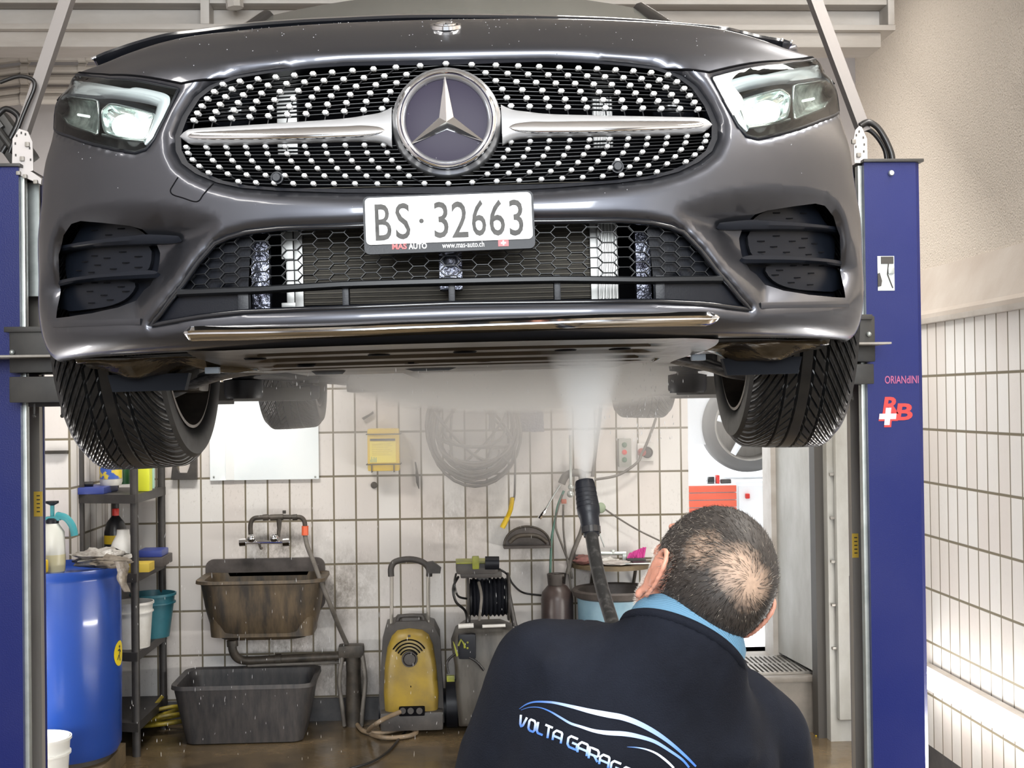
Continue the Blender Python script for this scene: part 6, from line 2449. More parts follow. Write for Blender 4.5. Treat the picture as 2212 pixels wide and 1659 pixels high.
def blob(name, c, s, m, label, cat, rr=.25, n=14, group=None, seed=1):
    b = MB()
    rows = []
    for i in range(n):
        t = PI * i / (n - 1)
        row = []
        for k in range(18):
            a = 2 * PI * k / 18
            d = Vector((math.sin(t) * math.cos(a), math.sin(t) * math.sin(a), math.cos(t)))
            f = 1 + rr * noise.noise(d * 2.3 + Vector((seed, 0, 0))) + rr * .5 * noise.noise(d * 6 + Vector((0, seed, 0)))
            row.append((c[0] + d.x * s[0] * f, c[1] + d.y * s[1] * f, c[2] + s[2] + (d.z * s[2] * f if d.z > 0 else d.z * s[2])))
        rows.append(row)
    b.grid(rows, closed_v=True)
    return tag(b.build(name, m, smooth=80), label, cat, group)


blob('rag', onT(1262, .15), (.055, .05, .026), mat('reddish_rag', (.24, .10, .09), .9, c2=(.15, .08, .07), scale=30), 'dull red rag on the wall table', 'rag', .5, seed=3)
blob('rag', onT(1330, .21), (.085, .05, .013), mat('white_rag', (.55, .52, .49), .9, c2=(.42, .38, .36), scale=20), 'white rag lying flat on the wall table', 'rag', .5, seed=5)
blob('rag', onT(1312, .13), (.06, .035, .018), M['white_plastic'], 'small pale cloth behind the white rag on the wall table', 'rag', .5, seed=8)
b = MB(); q = onT(1245, .06) + Vector((0, 0, .0)); b.box((q.x - .035, q.y - .02, q.z), (q.x + .05, q.y + .03, q.z + .045), .006)
tag(b.build('tool_box', M['stain']), 'small dusty metal box at the left end of the wall table', 'box')
b = MB(); a_, c_ = onT(1290, .09) + Vector((0, 0, .055)), onT(1352, .09) + Vector((0, 0, .052))
b.tube([a_, a_.lerp(c_, .5), c_], [.012, .010, .012], 10)
b.rod(a_.lerp(c_, .55), a_.lerp(c_, .55) + Vector((0, 0, .02)), .012, 8).box((a_.x, a_.y - .01, T_), (a_.x + .02, a_.y + .01, a_.z), .003).box((c_.x - .02, c_.y - .01, T_), (c_.x, c_.y + .01, c_.z), .003)
tag(b.build('spray_gun', M['galv_light']), 'chrome tube tool lying across the back of the wall table', 'tool')
e = empty('scrub_brush', (0, 0, 0), 0, 'scrubbing brush with pink bristles on the wall table', 'brush')
q = onT(1368, .11)
b = MB(); b.box((q.x - .04, q.y - .02, T_ + .0), (q.x + .07, q.y + .02, T_ + .028), .008); b.build('brush_back', M['grey_plastic'], e)
b = MB()
for k in range(40):
    x = q.x - .035 + .095 * (k / 40)
    b.tube([(x, q.y - .012 + .024 * random.random(), T_ + .026), (x + .014, q.y - .01 + .02 * random.random(), T_ + .05 + .035 * (k / 40) + .008 * random.random())], .0032, 5)
b.build('bristles', mat('pink_bristles', (.62, .06, .30), .6), e, kind='stuff')
b = MB(); q = onT(1365, .24); b.cbox((q.x, q.y, T_ + .012), (.22, .012, .006)); b.M = Matrix.Identity(4)
tag(b.build('blade', M['galv_light']), 'long narrow metal blade on the front edge of the wall table', 'blade')
b = MB(); q = onT(1385, .17); b.lathe([(.0001, 0)], 3) if False else b.box((q.x - .05, q.y - .03, T_), (q.x + .04, q.y + .03, T_ + .014), .006)
tag(b.build('sanding_block', M['charcoal']), 'flat dark pad at the right end of the wall table', 'pad')

# ---- blue tub with dark lid
e = empty('blue_tub', (at(1330, 1300, YB - .35).x, YB - .32, 0), 0, 'light blue round tub with dark rim behind the man', 'tub')
zt_ = at(1330, 1288, YB - .5).z
MB().lathe([(.0001, 0), (.17, 0), (.185, .02), (.205, zt_ - .03), (.205, zt_)], 36).build('tub_body', mat('faded_blue_plastic', (.22, .36, .44), .45, c2=(.16, .28, .36), scale=7), e)
MB().lathe([(.19, zt_ - .05), (.20, zt_ + .012), (.225, zt_ + .02), (.235, zt_ + .01), (.225, zt_ - .02), (.206, zt_ - .03)], 36).build('tub_rim', M['stain'], e)
st_ = MB().cbox((at(1330, 1300, YB - .35).x, YB - .32, .0), (.1, .1, .0))

# ---- small stuff on the left
b = MB(); b.prism([(at(x, y, 7.55).x, at(x, y, 7.55).z) for x, y in ((369, 1036), (372, 1006), (380, 1008), (386, 1022), (404, 1022), (410, 1006), (412, 986), (424, 986), (424, 1036))], YB - .05, YB - .01)
tag(b.build('tool_bracket', M['grey_plastic']), 'dark grey bracket on the tiles left of the white sheet', 'bracket')
b = MB(); a_, c_ = at(97, 981, 6.82), at(146, 973, 6.82); b.box((a_.x, 6.815, a_.z), (c_.x, 6.84, c_.z), .003)
tag(b.build('short_rail', M['iron']), 'short dark rail on the tiled pier beside the left column', 'rail')

# ================================================================== SHELF UNIT AND THINGS AT THE LEFT
YSF, YSB = 6.92, 7.50          # front and back of the shelving unit
e = empty('shelving_unit', (0, 0, 0), 0, 'dark grey plastic shelving unit in the left corner behind the blue drum', 'shelf')
M['shelf'] = mat('shelf_plastic', (0.028, 0.026, 0.025), .5, c2=(.045, .04, .037), scale=12)
xA, xB = at(167, 1300, YSF + .3).x, at(290, 1300, YSF).x     # left post, front middle post
xC = at(347, 1300, YSB).x
posts = [(at(175, 1200, 7.02).x, 7.02), (at(291, 1200, YSF).x, YSF), (at(249, 1100, 7.5).x, 7.5), (at(350, 1200, 7.5).x, 7.5)]
ztop = 2.0
for (x, y) in posts:
    MB().tube([(x, y, 0), (x, y, ztop)], .021, 12).build('post', M['shelf'], e, smooth=60)
pl_ = [posts[0], posts[1], posts[3], posts[2]]
boards = []
for py_ in (1068, 1238, 1408, 1560):
    z = at(291, py_, YSF).z
    boards.append(z)
    if z < .1:
        z = .12
    b = MB()
    ex = []
    cx_ = sum(p[0] for p in pl_) / 4; cy_ = sum(p[1] for p in pl_) / 4
    for (x, y) in pl_:
        d = Vector((x - cx_, y - cy_)).normalized() * .035
        ex.append((x + d.x, y + d.y))
    b.prism(ex, z - .045, z, 'z')
    b.build('shelf_board', M['shelf'], e, smooth=30)
S1, S2, S3 = boards[0], boards[1], boards[2]


def jug(name, c, prof, m, label, cat, capm=None, cap=None, n=24, sx=1, sy=1, group=None):
    e_ = empty(name, c, 0, label, cat, group)
    MB().lathe(prof, n, sx=sx, sy=sy).build('body', m, e_, smooth=50)
    if cap:
        MB().lathe(cap, 16).build('cap', capm, e_, smooth=50)
    return e_


# top shelf
q = at(230, 1040, 7.50)
b = MB(); x0, x1 = at(176, 1045, 7.50).x, at(277, 1045, 7.50).x
b.box((x0, 6.97, S1), (x1, 7.27, S1 + .035), .006)
tag(b.build('blue_tray', M['blue_plastic']), 'flat dark blue tray on the top shelf', 'tray')
b = MB(); b.tube([(x0 + .03, 7.05, S1 + .048), (x1 - .08, 7.07, S1 + .048)], .013, 8)
tag(b.build('file_tool', M['hose_black']), 'black rod lying on the blue tray', 'tool')
e2 = empty('paint_can', (at(240, 1015, 7.15).x, 7.15, S1 + .035), 0, 'white container with colourful label on the blue tray', 'can')
MB().lathe([(.0001, 0), (.052, 0), (.058, .02), (.058, .16), (.05, .17), (.0001, .17)], 24).build('can_body', M['white_plastic'], e2)
b = MB(); b.lathe([(.0592, .035), (.0592, .125)], 24, a0=PI * 1.0, a1=PI * 1.95)
b.build('can_label', mat('mixed_label', (.65, .50, .05), .4, c2=(.04, .10, .40), scale=22, contrast=(.48, .52)), e2)
e2 = jug('green_bottle', (at(268, 1015, 7.25).x, 7.25, S1 + .035), [(.0001, 0), (.035, 0), (.036, .12), (.015, .17), (.014, .2), (.0001, .2)], mat('dark_green_plastic', (.02, .08, .03), .35), 'dark green bottle behind the colourful container', 'bottle')
e2 = empty('lime_canister', (at(309, 1030, 7.17).x, 7.17, S1), 0, 'bright lime canister on the top shelf', 'canister')
MB().box((-.042, -.04, 0), (.042, .04, .2), .012).build('canister_body', mat('bright_lime', (.62, .66, .04), .35), e2)
b = MB(); b.box((-.037, .04, .01), (.05, .055, .18), .005); b.build('canister_side', mat('pale_teal', (.3, .45, .4), .4), e2)
# second shelf
e2 = jug('dark_bottle', (at(250, 1170, 7.15).x, 7.15, S2), [(.0001, 0), (.055, 0), (.058, .02), (.058, .19), (.045, .24), (.018, .275), (.0001, .28)], mat('black_bottle', (.015, .015, .017), .3), 'black bottle with red cap on the middle shelf', 'bottle', M['red'], [(.0175, .27), (.019, .305), (.016, .312), (.0001, .312)])
MB().lathe([(.0592, .13), (.0592, .175)], 24).build('yellow_band', M['yellow'], e2)
e2 = jug('white_jug', (at(266, 1170, 7.00).x, 7.00, S2), [(.0001, 0), (.066, 0), (.07, .02), (.07, .10), (.055, .15), (.033, .19), (.031, .215), (.0001, .216)], M['white_plastic'], 'white plastic jug on the middle shelf in front of the black bottle', 'jug')
b = MB(); x0, x1 = at(298, 1200, 7.15).x, at(352, 1200, 7.15).x
b.box((x0, 7.15, S2 + .0), (x1, 7.40, S2 + .05), .006)
tag(b.build('dusty_box', M['stain']), 'dusty box under the blue packet on the middle shelf', 'box')
b = MB(); b.box((x0 - .01, 7.17, S2 + .05), (x1 - .01, 7.35, S2 + .085), .01)
tag(b.build('blue_packet', M['blue_plastic']), 'blue packet at the right end of the middle shelf', 'packet')
b = MB(); x0, x1 = at(262, 1220, 6.97).x, at(325, 1220, 6.97).x
b.box((x0, 6.94, S2 - .0), (x1, 7.07, S2 + .045), .004)
tag(b.build('yellow_carton', mat('yellow_carton', (.55, .40, .05), .5)), 'yellow carton on the front edge of the middle shelf', 'carton')
# third shelf: buckets
def bucket(name, c, r0, r1, h, m, label, lid=False):
    e_ = empty(name, c, 0, label, 'bucket')
    b = MB(); b.lathe([(.0001, 0), (r0, 0), (r1, h), (r1 + .006, h), (r1 + .006, h - .012), (r1, h - .012)] + ([] if lid else []), 32)
    if not lid:
        b.lathe([(r1 - .004, h), (r0 - .004, .01)], 32)
    b.build('bucket_wall', m, e_, smooth=50)
    if lid:
        MB().lathe([(r1 + .008, h - .02), (r1 + .010, h + .004), (r1 - .002, h + .008), (r1 - .01, h + .002), (.0001, h + .002)], 32).build('lid', m, e_, smooth=50)
    MB().lathe([(r1 - .008, h * .80), (r1 + .003, h * .80), (r1 + .003, h * .77), (r1 - .009, h * .77)], 32).build('rib', m, e_, smooth=50)
    return e_


q = at(291, 1395, 7.50)
bucket('white_bucket', (at(286, 1350, 7.07).x, 7.07, S3), .088, .105, .235, M['white_plastic'], 'white bucket with printed side on the lowest visible shelf')
bucket('teal_bucket', (at(331, 1350, 7.37).x, 7.37, S3), .085, .118, .235, mat('teal_dirty', (.018, .11, .145), .45, c2=(.03, .15, .19), scale=9), 'dark teal bucket on the lowest visible shelf')
# under it: blue jerrican, yellow cable coil
e2 = empty('blue_jerrican', (at(274, 1530, 7.50).x, 7.05, .12), 0, 'blue plastic bottle with handle under the shelf beside the drum', 'bottle')
MB().box((-.05, -.05, 0), (.035, .05, .25), .02).build('bottle_body', mat('dull_blue', (.04, .05, .19), .4), e2)
MB().tube(spline([(.03, -.02, .05), (.05, -.02, .12), (.03, -.02, .24), (-.01, -.02, .27)], 5), .012, 8).build('handle', bpy.data.materials['dull_blue'], e2)
e2 = empty('yellow_hose_coil', (0, 0, 0), 0, 'yellow cable coil on the floor between shelf and grey tub', 'cable coil')
c_ = at(340, 1560, 7.30); c_.z = .09
for k in range(3):
    P = [(c_.x + (.11 - k * .006) * math.cos(t), 7.40 + .07 * math.sin(t) * (1 - .1 * k), .035 + .022 * k + .05 * (1 + math.cos(t + .8)) * (.3 + .2 * k)) for t in np.linspace(0, 2 * PI, 30, endpoint=False)]
    MB().tube(P, .011, 7, closed=True).build('coil_turn', mat('yellow_hose', (.42, .31, .025), .45, c2=(.10, .08, .02), scale=9) if k == 0 else bpy.data.materials['yellow_hose'], e2, smooth=80)
MB().tube([(c_.x - .03, 7.35, .15), (c_.x + .01, 7.39, .20)], .012, 7).build('coil_tie', bpy.data.materials['yellow_hose'], e2)

# blue drum
YD = 6.53
rd = .288
xd = at(262, 1400, YD).x - rd
zD = at(180, 1238, YD - .28).z - .10
e = empty('blue_drum', (xd, YD, .10), 0, 'tall bright blue plastic drum with a yellow hazard sticker', 'drum')
M['drum'] = mat('drum_blue', (0.012, 0.055, 0.29), .32, c2=(.016, .064, .33), scale=2.5, coat=.3, bump=.08, bscale=6)
prof = [(.0001, .03), (rd * .93, .03), (rd * .975, .06), (rd * .985, .30), (rd, .34), (rd, .36), (rd * .985, .40), (rd * .985, zD - .40), (rd, zD - .36), (rd, zD - .34), (rd * .985, zD - .30), (rd * .975, zD - .06), (rd * .955, zD - .045), (rd * .955, zD - .03), (rd * .985, zD - .025), (rd * .985, zD), (rd * .95, zD), (rd * .94, zD - .03), (.0001, zD - .03)]
prof = [(.0001, .03), (rd * .90, .03), (rd * .97, .07), (rd * .99, .5), (rd * .985, zD - .08), (rd * .965, zD - .05), (rd * .965, zD - .035), (rd * .985, zD - .03), (rd * .985, zD), (rd * .95, zD), (rd * .94, zD - .03), (.0001, zD - .03)]
MB().lathe(prof, 64).build('drum_body', M['drum'], e, smooth=50)
ZT = zD + .10
b = MB().lathe([(.0001, .0), (rd * .8, 0), (rd * .8, .03), (.0001, .03)], 32)
b.build('drum_foot', M['dark'], e)
# sticker wrapped on the drum
qs = at(254, 1417, YD - .1)
th0 = R(-5)
zs = qs.z - .10
def wrap(poly, rr, z0, th):
    return [(rr * math.cos(th + x / rr), rr * math.sin(th + x / rr), z0 + z) for x, z in poly]


rs = rd * .99 + .001
b = MB()
n = 28
ths = th0
outer = [(.060 * math.cos(t), .060 * math.sin(t)) for t in np.linspace(0, 2 * PI, n, endpoint=False)]
rows = [wrap([(x * k, z * k) for x, z in outer], rs, zs, ths) for k in (1, .66, .33, .01)]
b.grid(rows, closed_v=True)
b.build('hazard_sticker', mat('sticker_yellow', (.80, .62, .02), .4), e, smooth=60)
b = MB()
fig = [[(-.012, .034), (.0, .040), (.010, .030), (.0, .022)], [(-.022, .018), (.004, .022), (.020, .006), (.014, .002), (.002, .012), (-.020, .012)], [(-.002, .014), (.008, .008), (.0, -.012), (.012, -.036), (.004, -.038), (-.008, -.012)], [(-.006, -.010), (-.024, -.030), (-.030, -.026), (-.012, -.004)]]
for pg in fig:
    b.add(wrap(pg, rs + .0012, zs, ths), [list(range(len(pg)))])
b.build('sticker_figure', M['dark'], e, smooth=0)
# rags and sprayer on the drum
blob('plastic_bag', (at(200, 1210, YD - .05).x + .02, YD, ZT - .01), (.12, .10, .045), mat('crumpled_film', (.42, .40, .37), .35, c2=(.17, .15, .13), scale=16, bump=1.0, bscale=26), 'crumpled grey plastic bag on top of the blue drum', 'bag', .55, 20, seed=4)
blob('cloth', (at(243, 1215, YD - .05).x, YD - .08, ZT - .005), (.085, .07, .03), mat('brown_cloth', (.14, .115, .09), .9, c2=(.24, .21, .17), scale=22), 'brown rag on the right edge of the blue drum', 'rag', .5, 18, seed=9)
b = MB()
rows = []
for i in range(12):
    t = i / 11
    p = at(250 + 14 * t + 4 * math.sin(t * 7), 1212 + 66 * t, YD - .20 + .05 * t)
    w = .030 * (1 - .55 * t)
    rows.append([(p.x + .018 + w * math.cos(a) * (1 + .2 * math.sin(a * 5 + t * 9)), p.y + .012 * math.sin(a), p.z) for a in np.linspace(0, 2 * PI, 14, endpoint=False)])
b.grid(rows, closed_v=True)
tag(b.build('hanging_film', mat('hanging_film', (.22, .19, .15), .4, c2=(.12, .10, .08), scale=20, bump=1, bscale=30), smooth=80), 'brown crumpled film hanging over the right side of the blue drum', 'bag')
e = empty('pump_sprayer', (at(114, 1215, YD - .1).x, YD - .1, ZT - .03), 0, 'white pump sprayer with teal head on the blue drum', 'sprayer')
h = at(114, 1130, YD - .1).z - ZT + .03
MB().lathe([(.0001, 0), (.048, 0), (.055, .03), (.058, .10), (.054, h - .04), (.03, h - .005), (.028, h), (.0001, h)], 28).build('tank', mat('milky_plastic', (.60, .60, .55), .35), e, smooth=50)
MB().lathe([(.056, .02), (.0585, .06), (.0592, .10)], 28).build('liquid_level', mat('milky_liquid', (.55, .50, .30), .3), e, smooth=50)
MB().lathe([(.026, h - .012), (.030, h + .005), (.030, h + .018), (.022, h + .024)], 24).build('collar', M['black_mat'], e)
b = MB(); b.box((-.028, -.018, h + .012), (.04, .018, h + .032), .006); hd_ = b.build('spray_head', M['teal'], e)
MB().tube([(0, 0, h + .02), (0, 0, h + .085)], .010, 10).build('pump_shaft', M['teal'], e)
MB().lathe([(.006, h + .08), (.012, h + .085), (.030, h + .094), (.030, h + .104), (.0001, h + .106)], 16).build('pump_knob', M['black_mat'], e)
MB().tube(spline([(.02, 0, h + .035), (.065, -.01, h + .025), (.095, -.01, h - .015), (.105, -.01, h - .06)], 6), [.017] * 19, 10).build('handle', M['teal'], e)
MB().tube([(.025, .01, h + .03), (.03, .01, h + .05)], .009, 8).build('lock_button', M['black_mat'], e)
b = MB().box((at(98, 1215, YD - .2).x - .03, YD - .27, ZT), (at(108, 1215, YD - .2).x, YD - .22, ZT + .06), .01)
tag(b.build('yellow_bottle', M['yellow']), 'small yellow bottle beside the pump sprayer', 'bottle')
# white bucket at the bottom
bucket('white_bucket', (at(87, 1640, 6.02).x, 6.02, 0), .105, .128, at(100, 1606, 5.9).z, mat('fresh_white', (.80, .80, .76), .4), 'white bucket on the floor in front of the blue drum')
bo = MB().box((xd - .30, YD - .20, 0), (xd + .24, YD + .28, .099), .006)
tag(bo.build('wooden_board', M['wood']), 'worn wooden board under the blue drum', 'board')

# next room: wheel on a stand, red tool chest, white cabinet
def nr(x, y, Y): return at(x, y, Y)


Y2 = 9.6
e = empty('spare_car_wheel', tuple(nr(1613, 918, Y2)), 0, 'large wheel of a white car seen through the doorway', 'wheel')
b = MB(); b.M = Matrix.Rotation(R(90), 4, 'X')
b.lathe([(.25, .10), (.30, .10), (.335, .07), (.34, .0), (.335, -.07), (.25, -.1)], 60)
b.build('tyre', mat('grey_tyre', (.13, .125, .12), .6), e, smooth=50)
b = MB(); b.M = Matrix.Rotation(R(90), 4, 'X')
b.lathe([(.255, .10), (.245, .105), (.235, .09), (.225, .02), (.0001, .0)], 48)
b.build('rim', M['galv'], e, smooth=50)
for k in range(5):
    a = 2 * PI * k / 5 + .4
    b = MB()
    b.tube([(.03 * math.cos(a), -.09, .03 * math.sin(a)), (.24 * math.cos(a), -.095, .24 * math.sin(a))], [.03, .022], 8)
    b.build('spoke', M['white_room'], e)
b = MB()
q = nr(1575, 905, Y2)
b.prism([(nr(x, y, Y2).x, nr(x, y, Y2).z) for x, y in ((1440, 760), (1760, 760), (1760, 850), (1700, 838), (1640, 806), (1590, 812), (1545, 850), (1526, 905), (1522, 960), (1440, 960))], Y2 - .05, Y2 + 1.2)
tag(b.build('white_car', M['white_room'], smooth=0), 'white car body seen through the doorway above its wheel', 'car')
e = empty('tool_chest', (0, 0, 0), 0, 'red tool chest with drawers seen through the doorway', 'tool chest')
Y3 = 9.2
a_, c_ = nr(1480, 1500, Y3), nr(1591, 1046, Y3)
MB().box((a_.x, Y3, STEP), (c_.x, Y3 + .5, c_.z), .01).build('chest_body', M['white_room'], e)
for k in range(6):
    z1 = nr(1540, 1049 + k * 16, Y3).z; z0 = nr(1540, 1063 + k * 16, Y3).z
    MB().box((a_.x + .02, Y3 - .015, z0), (c_.x - .004, Y3, z1), .003).build('drawer', mat('chest_red', (.75, .13, .07), .4) if k == 0 else bpy.data.materials['chest_red'], e)
for (px, py, w, h, m_, lab) in ((1535, 1038, .05, .05, 'lamp_housing_dark', 'dark power tool on the red tool chest'), (1550, 1036, .025, .06, 'red_plastic', 'small red can on the red tool chest'), (1568, 1040, .07, .03, 'dark_grey_plastic', 'flat grey case on the red tool chest')):
    q = nr(px, py, Y3 + .1)
    b = MB().box((q.x - w / 2, Y3 + .08, c_.z), (q.x + w / 2, Y3 + .14, c_.z + h), .008)
    tag(b.build('workshop_item', bpy.data.materials[m_]), lab, 'tool')
e = empty('white_cabinet', (0, 0, 0), 0, 'white cabinet right of the red tool chest in the next room', 'cabinet')
a_, c_ = nr(1594, 1400, 9.3), nr(1662, 1038, 9.3)
MB().box((a_.x, 9.3, STEP), (c_.x + .15, 9.8, c_.z), .008).build('cabinet_body', M['white_room'], e)
MB().box((a_.x + .02, 9.285, STEP + .05), (c_.x + .1, 9.3, c_.z - .03), .004).build('cabinet_door', M['white_room'], e)
q = nr(1616, 1072, 9.25)
b = MB().cbox((q.x, 9.27, q.z), (.03, .03, .035), .008)
b.build('red_switch', M['red'], e)
# leaf on the floor
q = fl(1772, 1590)
b = MB(); b.prism([(q.x - .03, q.y - .01), (q.x - .005, q.y - .028), (q.x + .02, q.y - .012), (q.x + .018, q.y + .014), (q.x - .012, q.y + .02)], .002, .006, 'z')
tag(b.build('dry_leaf', M['yellow']), 'small yellow scrap lying on the floor right of the man', 'scrap')

# ================================================================== THE MAN WITH THE LANCE
YH = 1.80
hr = Vector((.86, .30, -.41)).normalized()
hw_ = Vector((.29, -.95, -.03)); hw_ = (hw_ - hr * hw_.dot(hr)).normalized()
hx = hr.cross(hw_)
hf = (-hw_ * .866 - hx * .5).normalized()
hu = (hw_ * .5 - hx * .866).normalized()
HC = at(1544, 1241, YH)
HM = Matrix(((hr.x, hf.x, hu.x, HC.x), (hr.y, hf.y, hu.y, HC.y), (hr.z, hf.z, hu.z, HC.z), (0, 0, 0, 1)))   # head frame: x right ear, y face, z crown

M['skin'] = mat('skin', (0.55, 0.27, 0.19), .45, c2=(0.48, 0.21, 0.145), scale=26, bump=.08, bscale=200)
M['skin'].node_tree.nodes['Principled BSDF'].inputs['Subsurface Weight'].default_value = 0.15
M['skin'].node_tree.nodes['Principled BSDF'].inputs['Subsurface Radius'].default_value = (0.012, 0.005, 0.003)


def ell(mb, c, ax, r, n=20):
    """ellipsoid with centre c, axes ax (3 vectors) and radii r"""
    rows = []
    m = n // 2 + 1
    for i in range(m + 1):
        t = PI * i / m
        rows.append([Vector(c) + ax[0] * (r[0] * math.sin(t) * math.cos(a)) + ax[1] * (r[1] * math.sin(t) * math.sin(a)) + ax[2] * (r[2] * math.cos(t)) for a in [2 * PI * k / n for k in range(n)]])
    mb.grid(rows, closed_v=True)


I3 = (Vector((1, 0, 0)), Vector((0, 1, 0)), Vector((0, 0, 1)))


def fuse(mb, name, voxel, smooth_it=4, fac=.5):
    """one continuous surface from overlapping closed shapes"""
    me = bpy.data.meshes.new('tmp'); me.from_pydata(mb.v, [], mb.f)
    bm = bmesh.new(); bm.from_mesh(me); bmesh.ops.remove_doubles(bm, verts=bm.verts, dist=1e-5); bmesh.ops.recalc_face_normals(bm, faces=bm.faces[:]); bm.to_mesh(me); bm.free()
    o = bpy.data.objects.new('tmp', me); col.objects.link(o)
    md = o.modifiers.new('r', 'REMESH'); md.mode = 'VOXEL'; md.voxel_size = voxel; md.use_smooth_shade = True
    s = o.modifiers.new('s', 'SMOOTH'); s.factor = fac; s.iterations = smooth_it
    dg = bpy.context.evaluated_depsgraph_get()
    out = bpy.data.meshes.new_from_object(o.evaluated_get(dg))
    bpy.data.objects.remove(o); bpy.data.meshes.remove(me)
    out.name = name
    return out


def mesh_obj(name, me, m, parent=None):
    me.materials.clear(); me.materials.append(m)
    me.polygons.foreach_set('use_smooth', [True] * len(me.polygons))
    o = bpy.data.objects.new(name, me); col.objects.link(o)
    if parent:
        o.parent = parent
    return o


# joints
N0 = at(1482, 1405, 1.845)                 # neck base
SL, SR = at(1172, 1447, 1.84), at(1648, 1592, 1.97)
rt = (SR - SL).normalized()
PEL = at(1325, 2150, 1.92)
# lance line
L_px = [(1266, 1050, 2.62), (1272, 1110, 2.60), (1277, 1150, 2.58), (1283, 1190, 2.54), (1291, 1232, 2.49), (1303, 1280, 2.43), (1318, 1330, 2.37), (1340, 1400, 2.28), (1368, 1480, 2.20), (1395, 1560, 2.12)]
LP = [at(x, y, yy) for x, y, yy in L_px]
HLp = LP[8]                               # left hand on the tube
HRp = LP[9] + (LP[9] - LP[8]) * 1.3   # right hand on the gun
EL, ER = at(1015, 1830, 1.98), at(1700, 1900, 2.08)
hipL, hipR = PEL - rt * .10 + Vector((0, 0, -.04)), PEL + Vector((rt.x, rt.y, 0)).normalized() * .10 + Vector((0, 0, -.04))
kneeL, kneeR = Vector((hipL.x - .05, hipL.y + .10, .50)), Vector((hipR.x + .03, hipR.y + .02, .49))
ankL, ankR = Vector((kneeL.x - .03, kneeL.y - .04, .09)), Vector((kneeR.x + .03, kneeR.y - .08, .09))
wristL = HLp + (EL - HLp).normalized() * .085
wristR = HRp + (ER - HRp).normalized() * .085

sk = MB()
# torso
def loft(mb, rings, n=28):
    rows = []
    for c, a, b_, w, d in rings:
        rows.append([Vector(c) + a * (w * math.cos(t)) + b_ * (d * math.sin(t)) for t in [2 * PI * k / n for k in range(n)]])
    mb.grid(rows, closed_v=True)
    m0 = len(mb.v)
    mb.f.append([m0 - n * len(rows) + k for k in range(n)]); mb.mi.append(0)
    mb.f.append([m0 - n + k for k in range(n)]); mb.mi.append(0)


rh = Vector((rt.x, rt.y, 0)).normalized()


def ring_at(c, w, d, mix):
    a = (rh * (1 - mix) + rt * mix).normalized()
    fwd = Vector((0, 0, 1)).cross(a).normalized()
    return (c, a, fwd, w, d)


spine = [(PEL + Vector((0, 0, -.05)), .165, .115, 0), (PEL + Vector((0, 0, .04)), .165, .115, .1), (at(1340, 1930, 1.90), .155, .11, .3), (at(1372, 1740, 1.875), .178, .12, .6), (at(1398, 1600, 1.865), .182, .115, .9), (at(1410, 1520, 1.865), .145, .080, 1), (at(1440, 1450, 1.88), .09, .06, 1), (N0 + Vector((0, 0, .01)), .058, .056, 1)]
loft(sk, [ring_at(*s_) for s_ in spine])
neckT = HM @ Vector((0, -.022, -.075))
sk.tube([N0 + Vector((0, 0, -.04)), N0.lerp(neckT, .5), neckT, HM @ Vector((0, .0, -.03))], [.052, .053, .056, .056], 20)
# arms
for S_, E__, Wr in ((SL, EL, wristL), (SR, ER, wristR)):
    sk.tube([S_.lerp(N0, .25), S_, S_.lerp(E__, .15), S_.lerp(E__, .6), E__], [.038, .052, .052, .045, .039], 16)
    sk.tube([E__, E__.lerp(Wr, .25), E__.lerp(Wr, .75), Wr], [.040, .043, .032, .026], 16)
    ell(sk, E__, I3, (.04, .04, .04)); ell(sk, S_, I3, (.058, .058, .058))
# legs
for H_, K_, A_2 in ((hipL, kneeL, ankL), (hipR, kneeR, ankR)):
    sk.tube([H_ + Vector((0, 0, .06)), H_.lerp(K_, .2), H_.lerp(K_, .7), K_, K_.lerp(A_2, .3), K_.lerp(A_2, .8), A_2], [.085, .088, .064, .055, .057, .040, .038], 16)
    ell(sk, A_2 + Vector((0, .06, -.045)), I3, (.042, .125, .035))
# head: cranium, jaw, face
HX = tuple((HM.to_3x3() @ v).normalized() for v in I3)
def hp(x, y, z): return HM @ Vector((x, y, z))


ell(sk, hp(0, 0, 0), HX, (.0745, .0945, .0865), 36)
ell(sk, hp(0, .020, -.035), HX, (.066, .070, .065), 24)
ell(sk, hp(0, .034, -.075), HX, (.056, .052, .050), 24)
ell(sk, hp(0, .062, -.102), HX, (.028, .026, .022), 16)
for s in (-1, 1):
    ell(sk, hp(s * .048, .012, -.080), HX, (.018, .035, .028), 16)      # jaw angle
    ell(sk, hp(s * .036, .066, -.036), HX, (.022, .020, .018), 14)      # cheek bone
    ell(sk, hp(s * .030, .084, -.002), HX, (.024, .012, .009), 14)      # brow
    ell(sk, hp(s * .031, .078, -.018), HX, (.0125, .0125, .0115), 14)   # eyeball
sk.tube([hp(0, .088, -.008), hp(0, .102, -.030), hp(0, .108, -.047)], [.009, .011, .013], 12)   # nose
for s in (-1, 1):
    ell(sk, hp(s * .011, .098, -.050), HX, (.008, .010, .007), 12)
ell(sk, hp(0, .088, -.071), HX, (.023, .009, .0055), 14)
ell(sk, hp(0, .086, -.080), HX, (.020, .009, .006), 14)
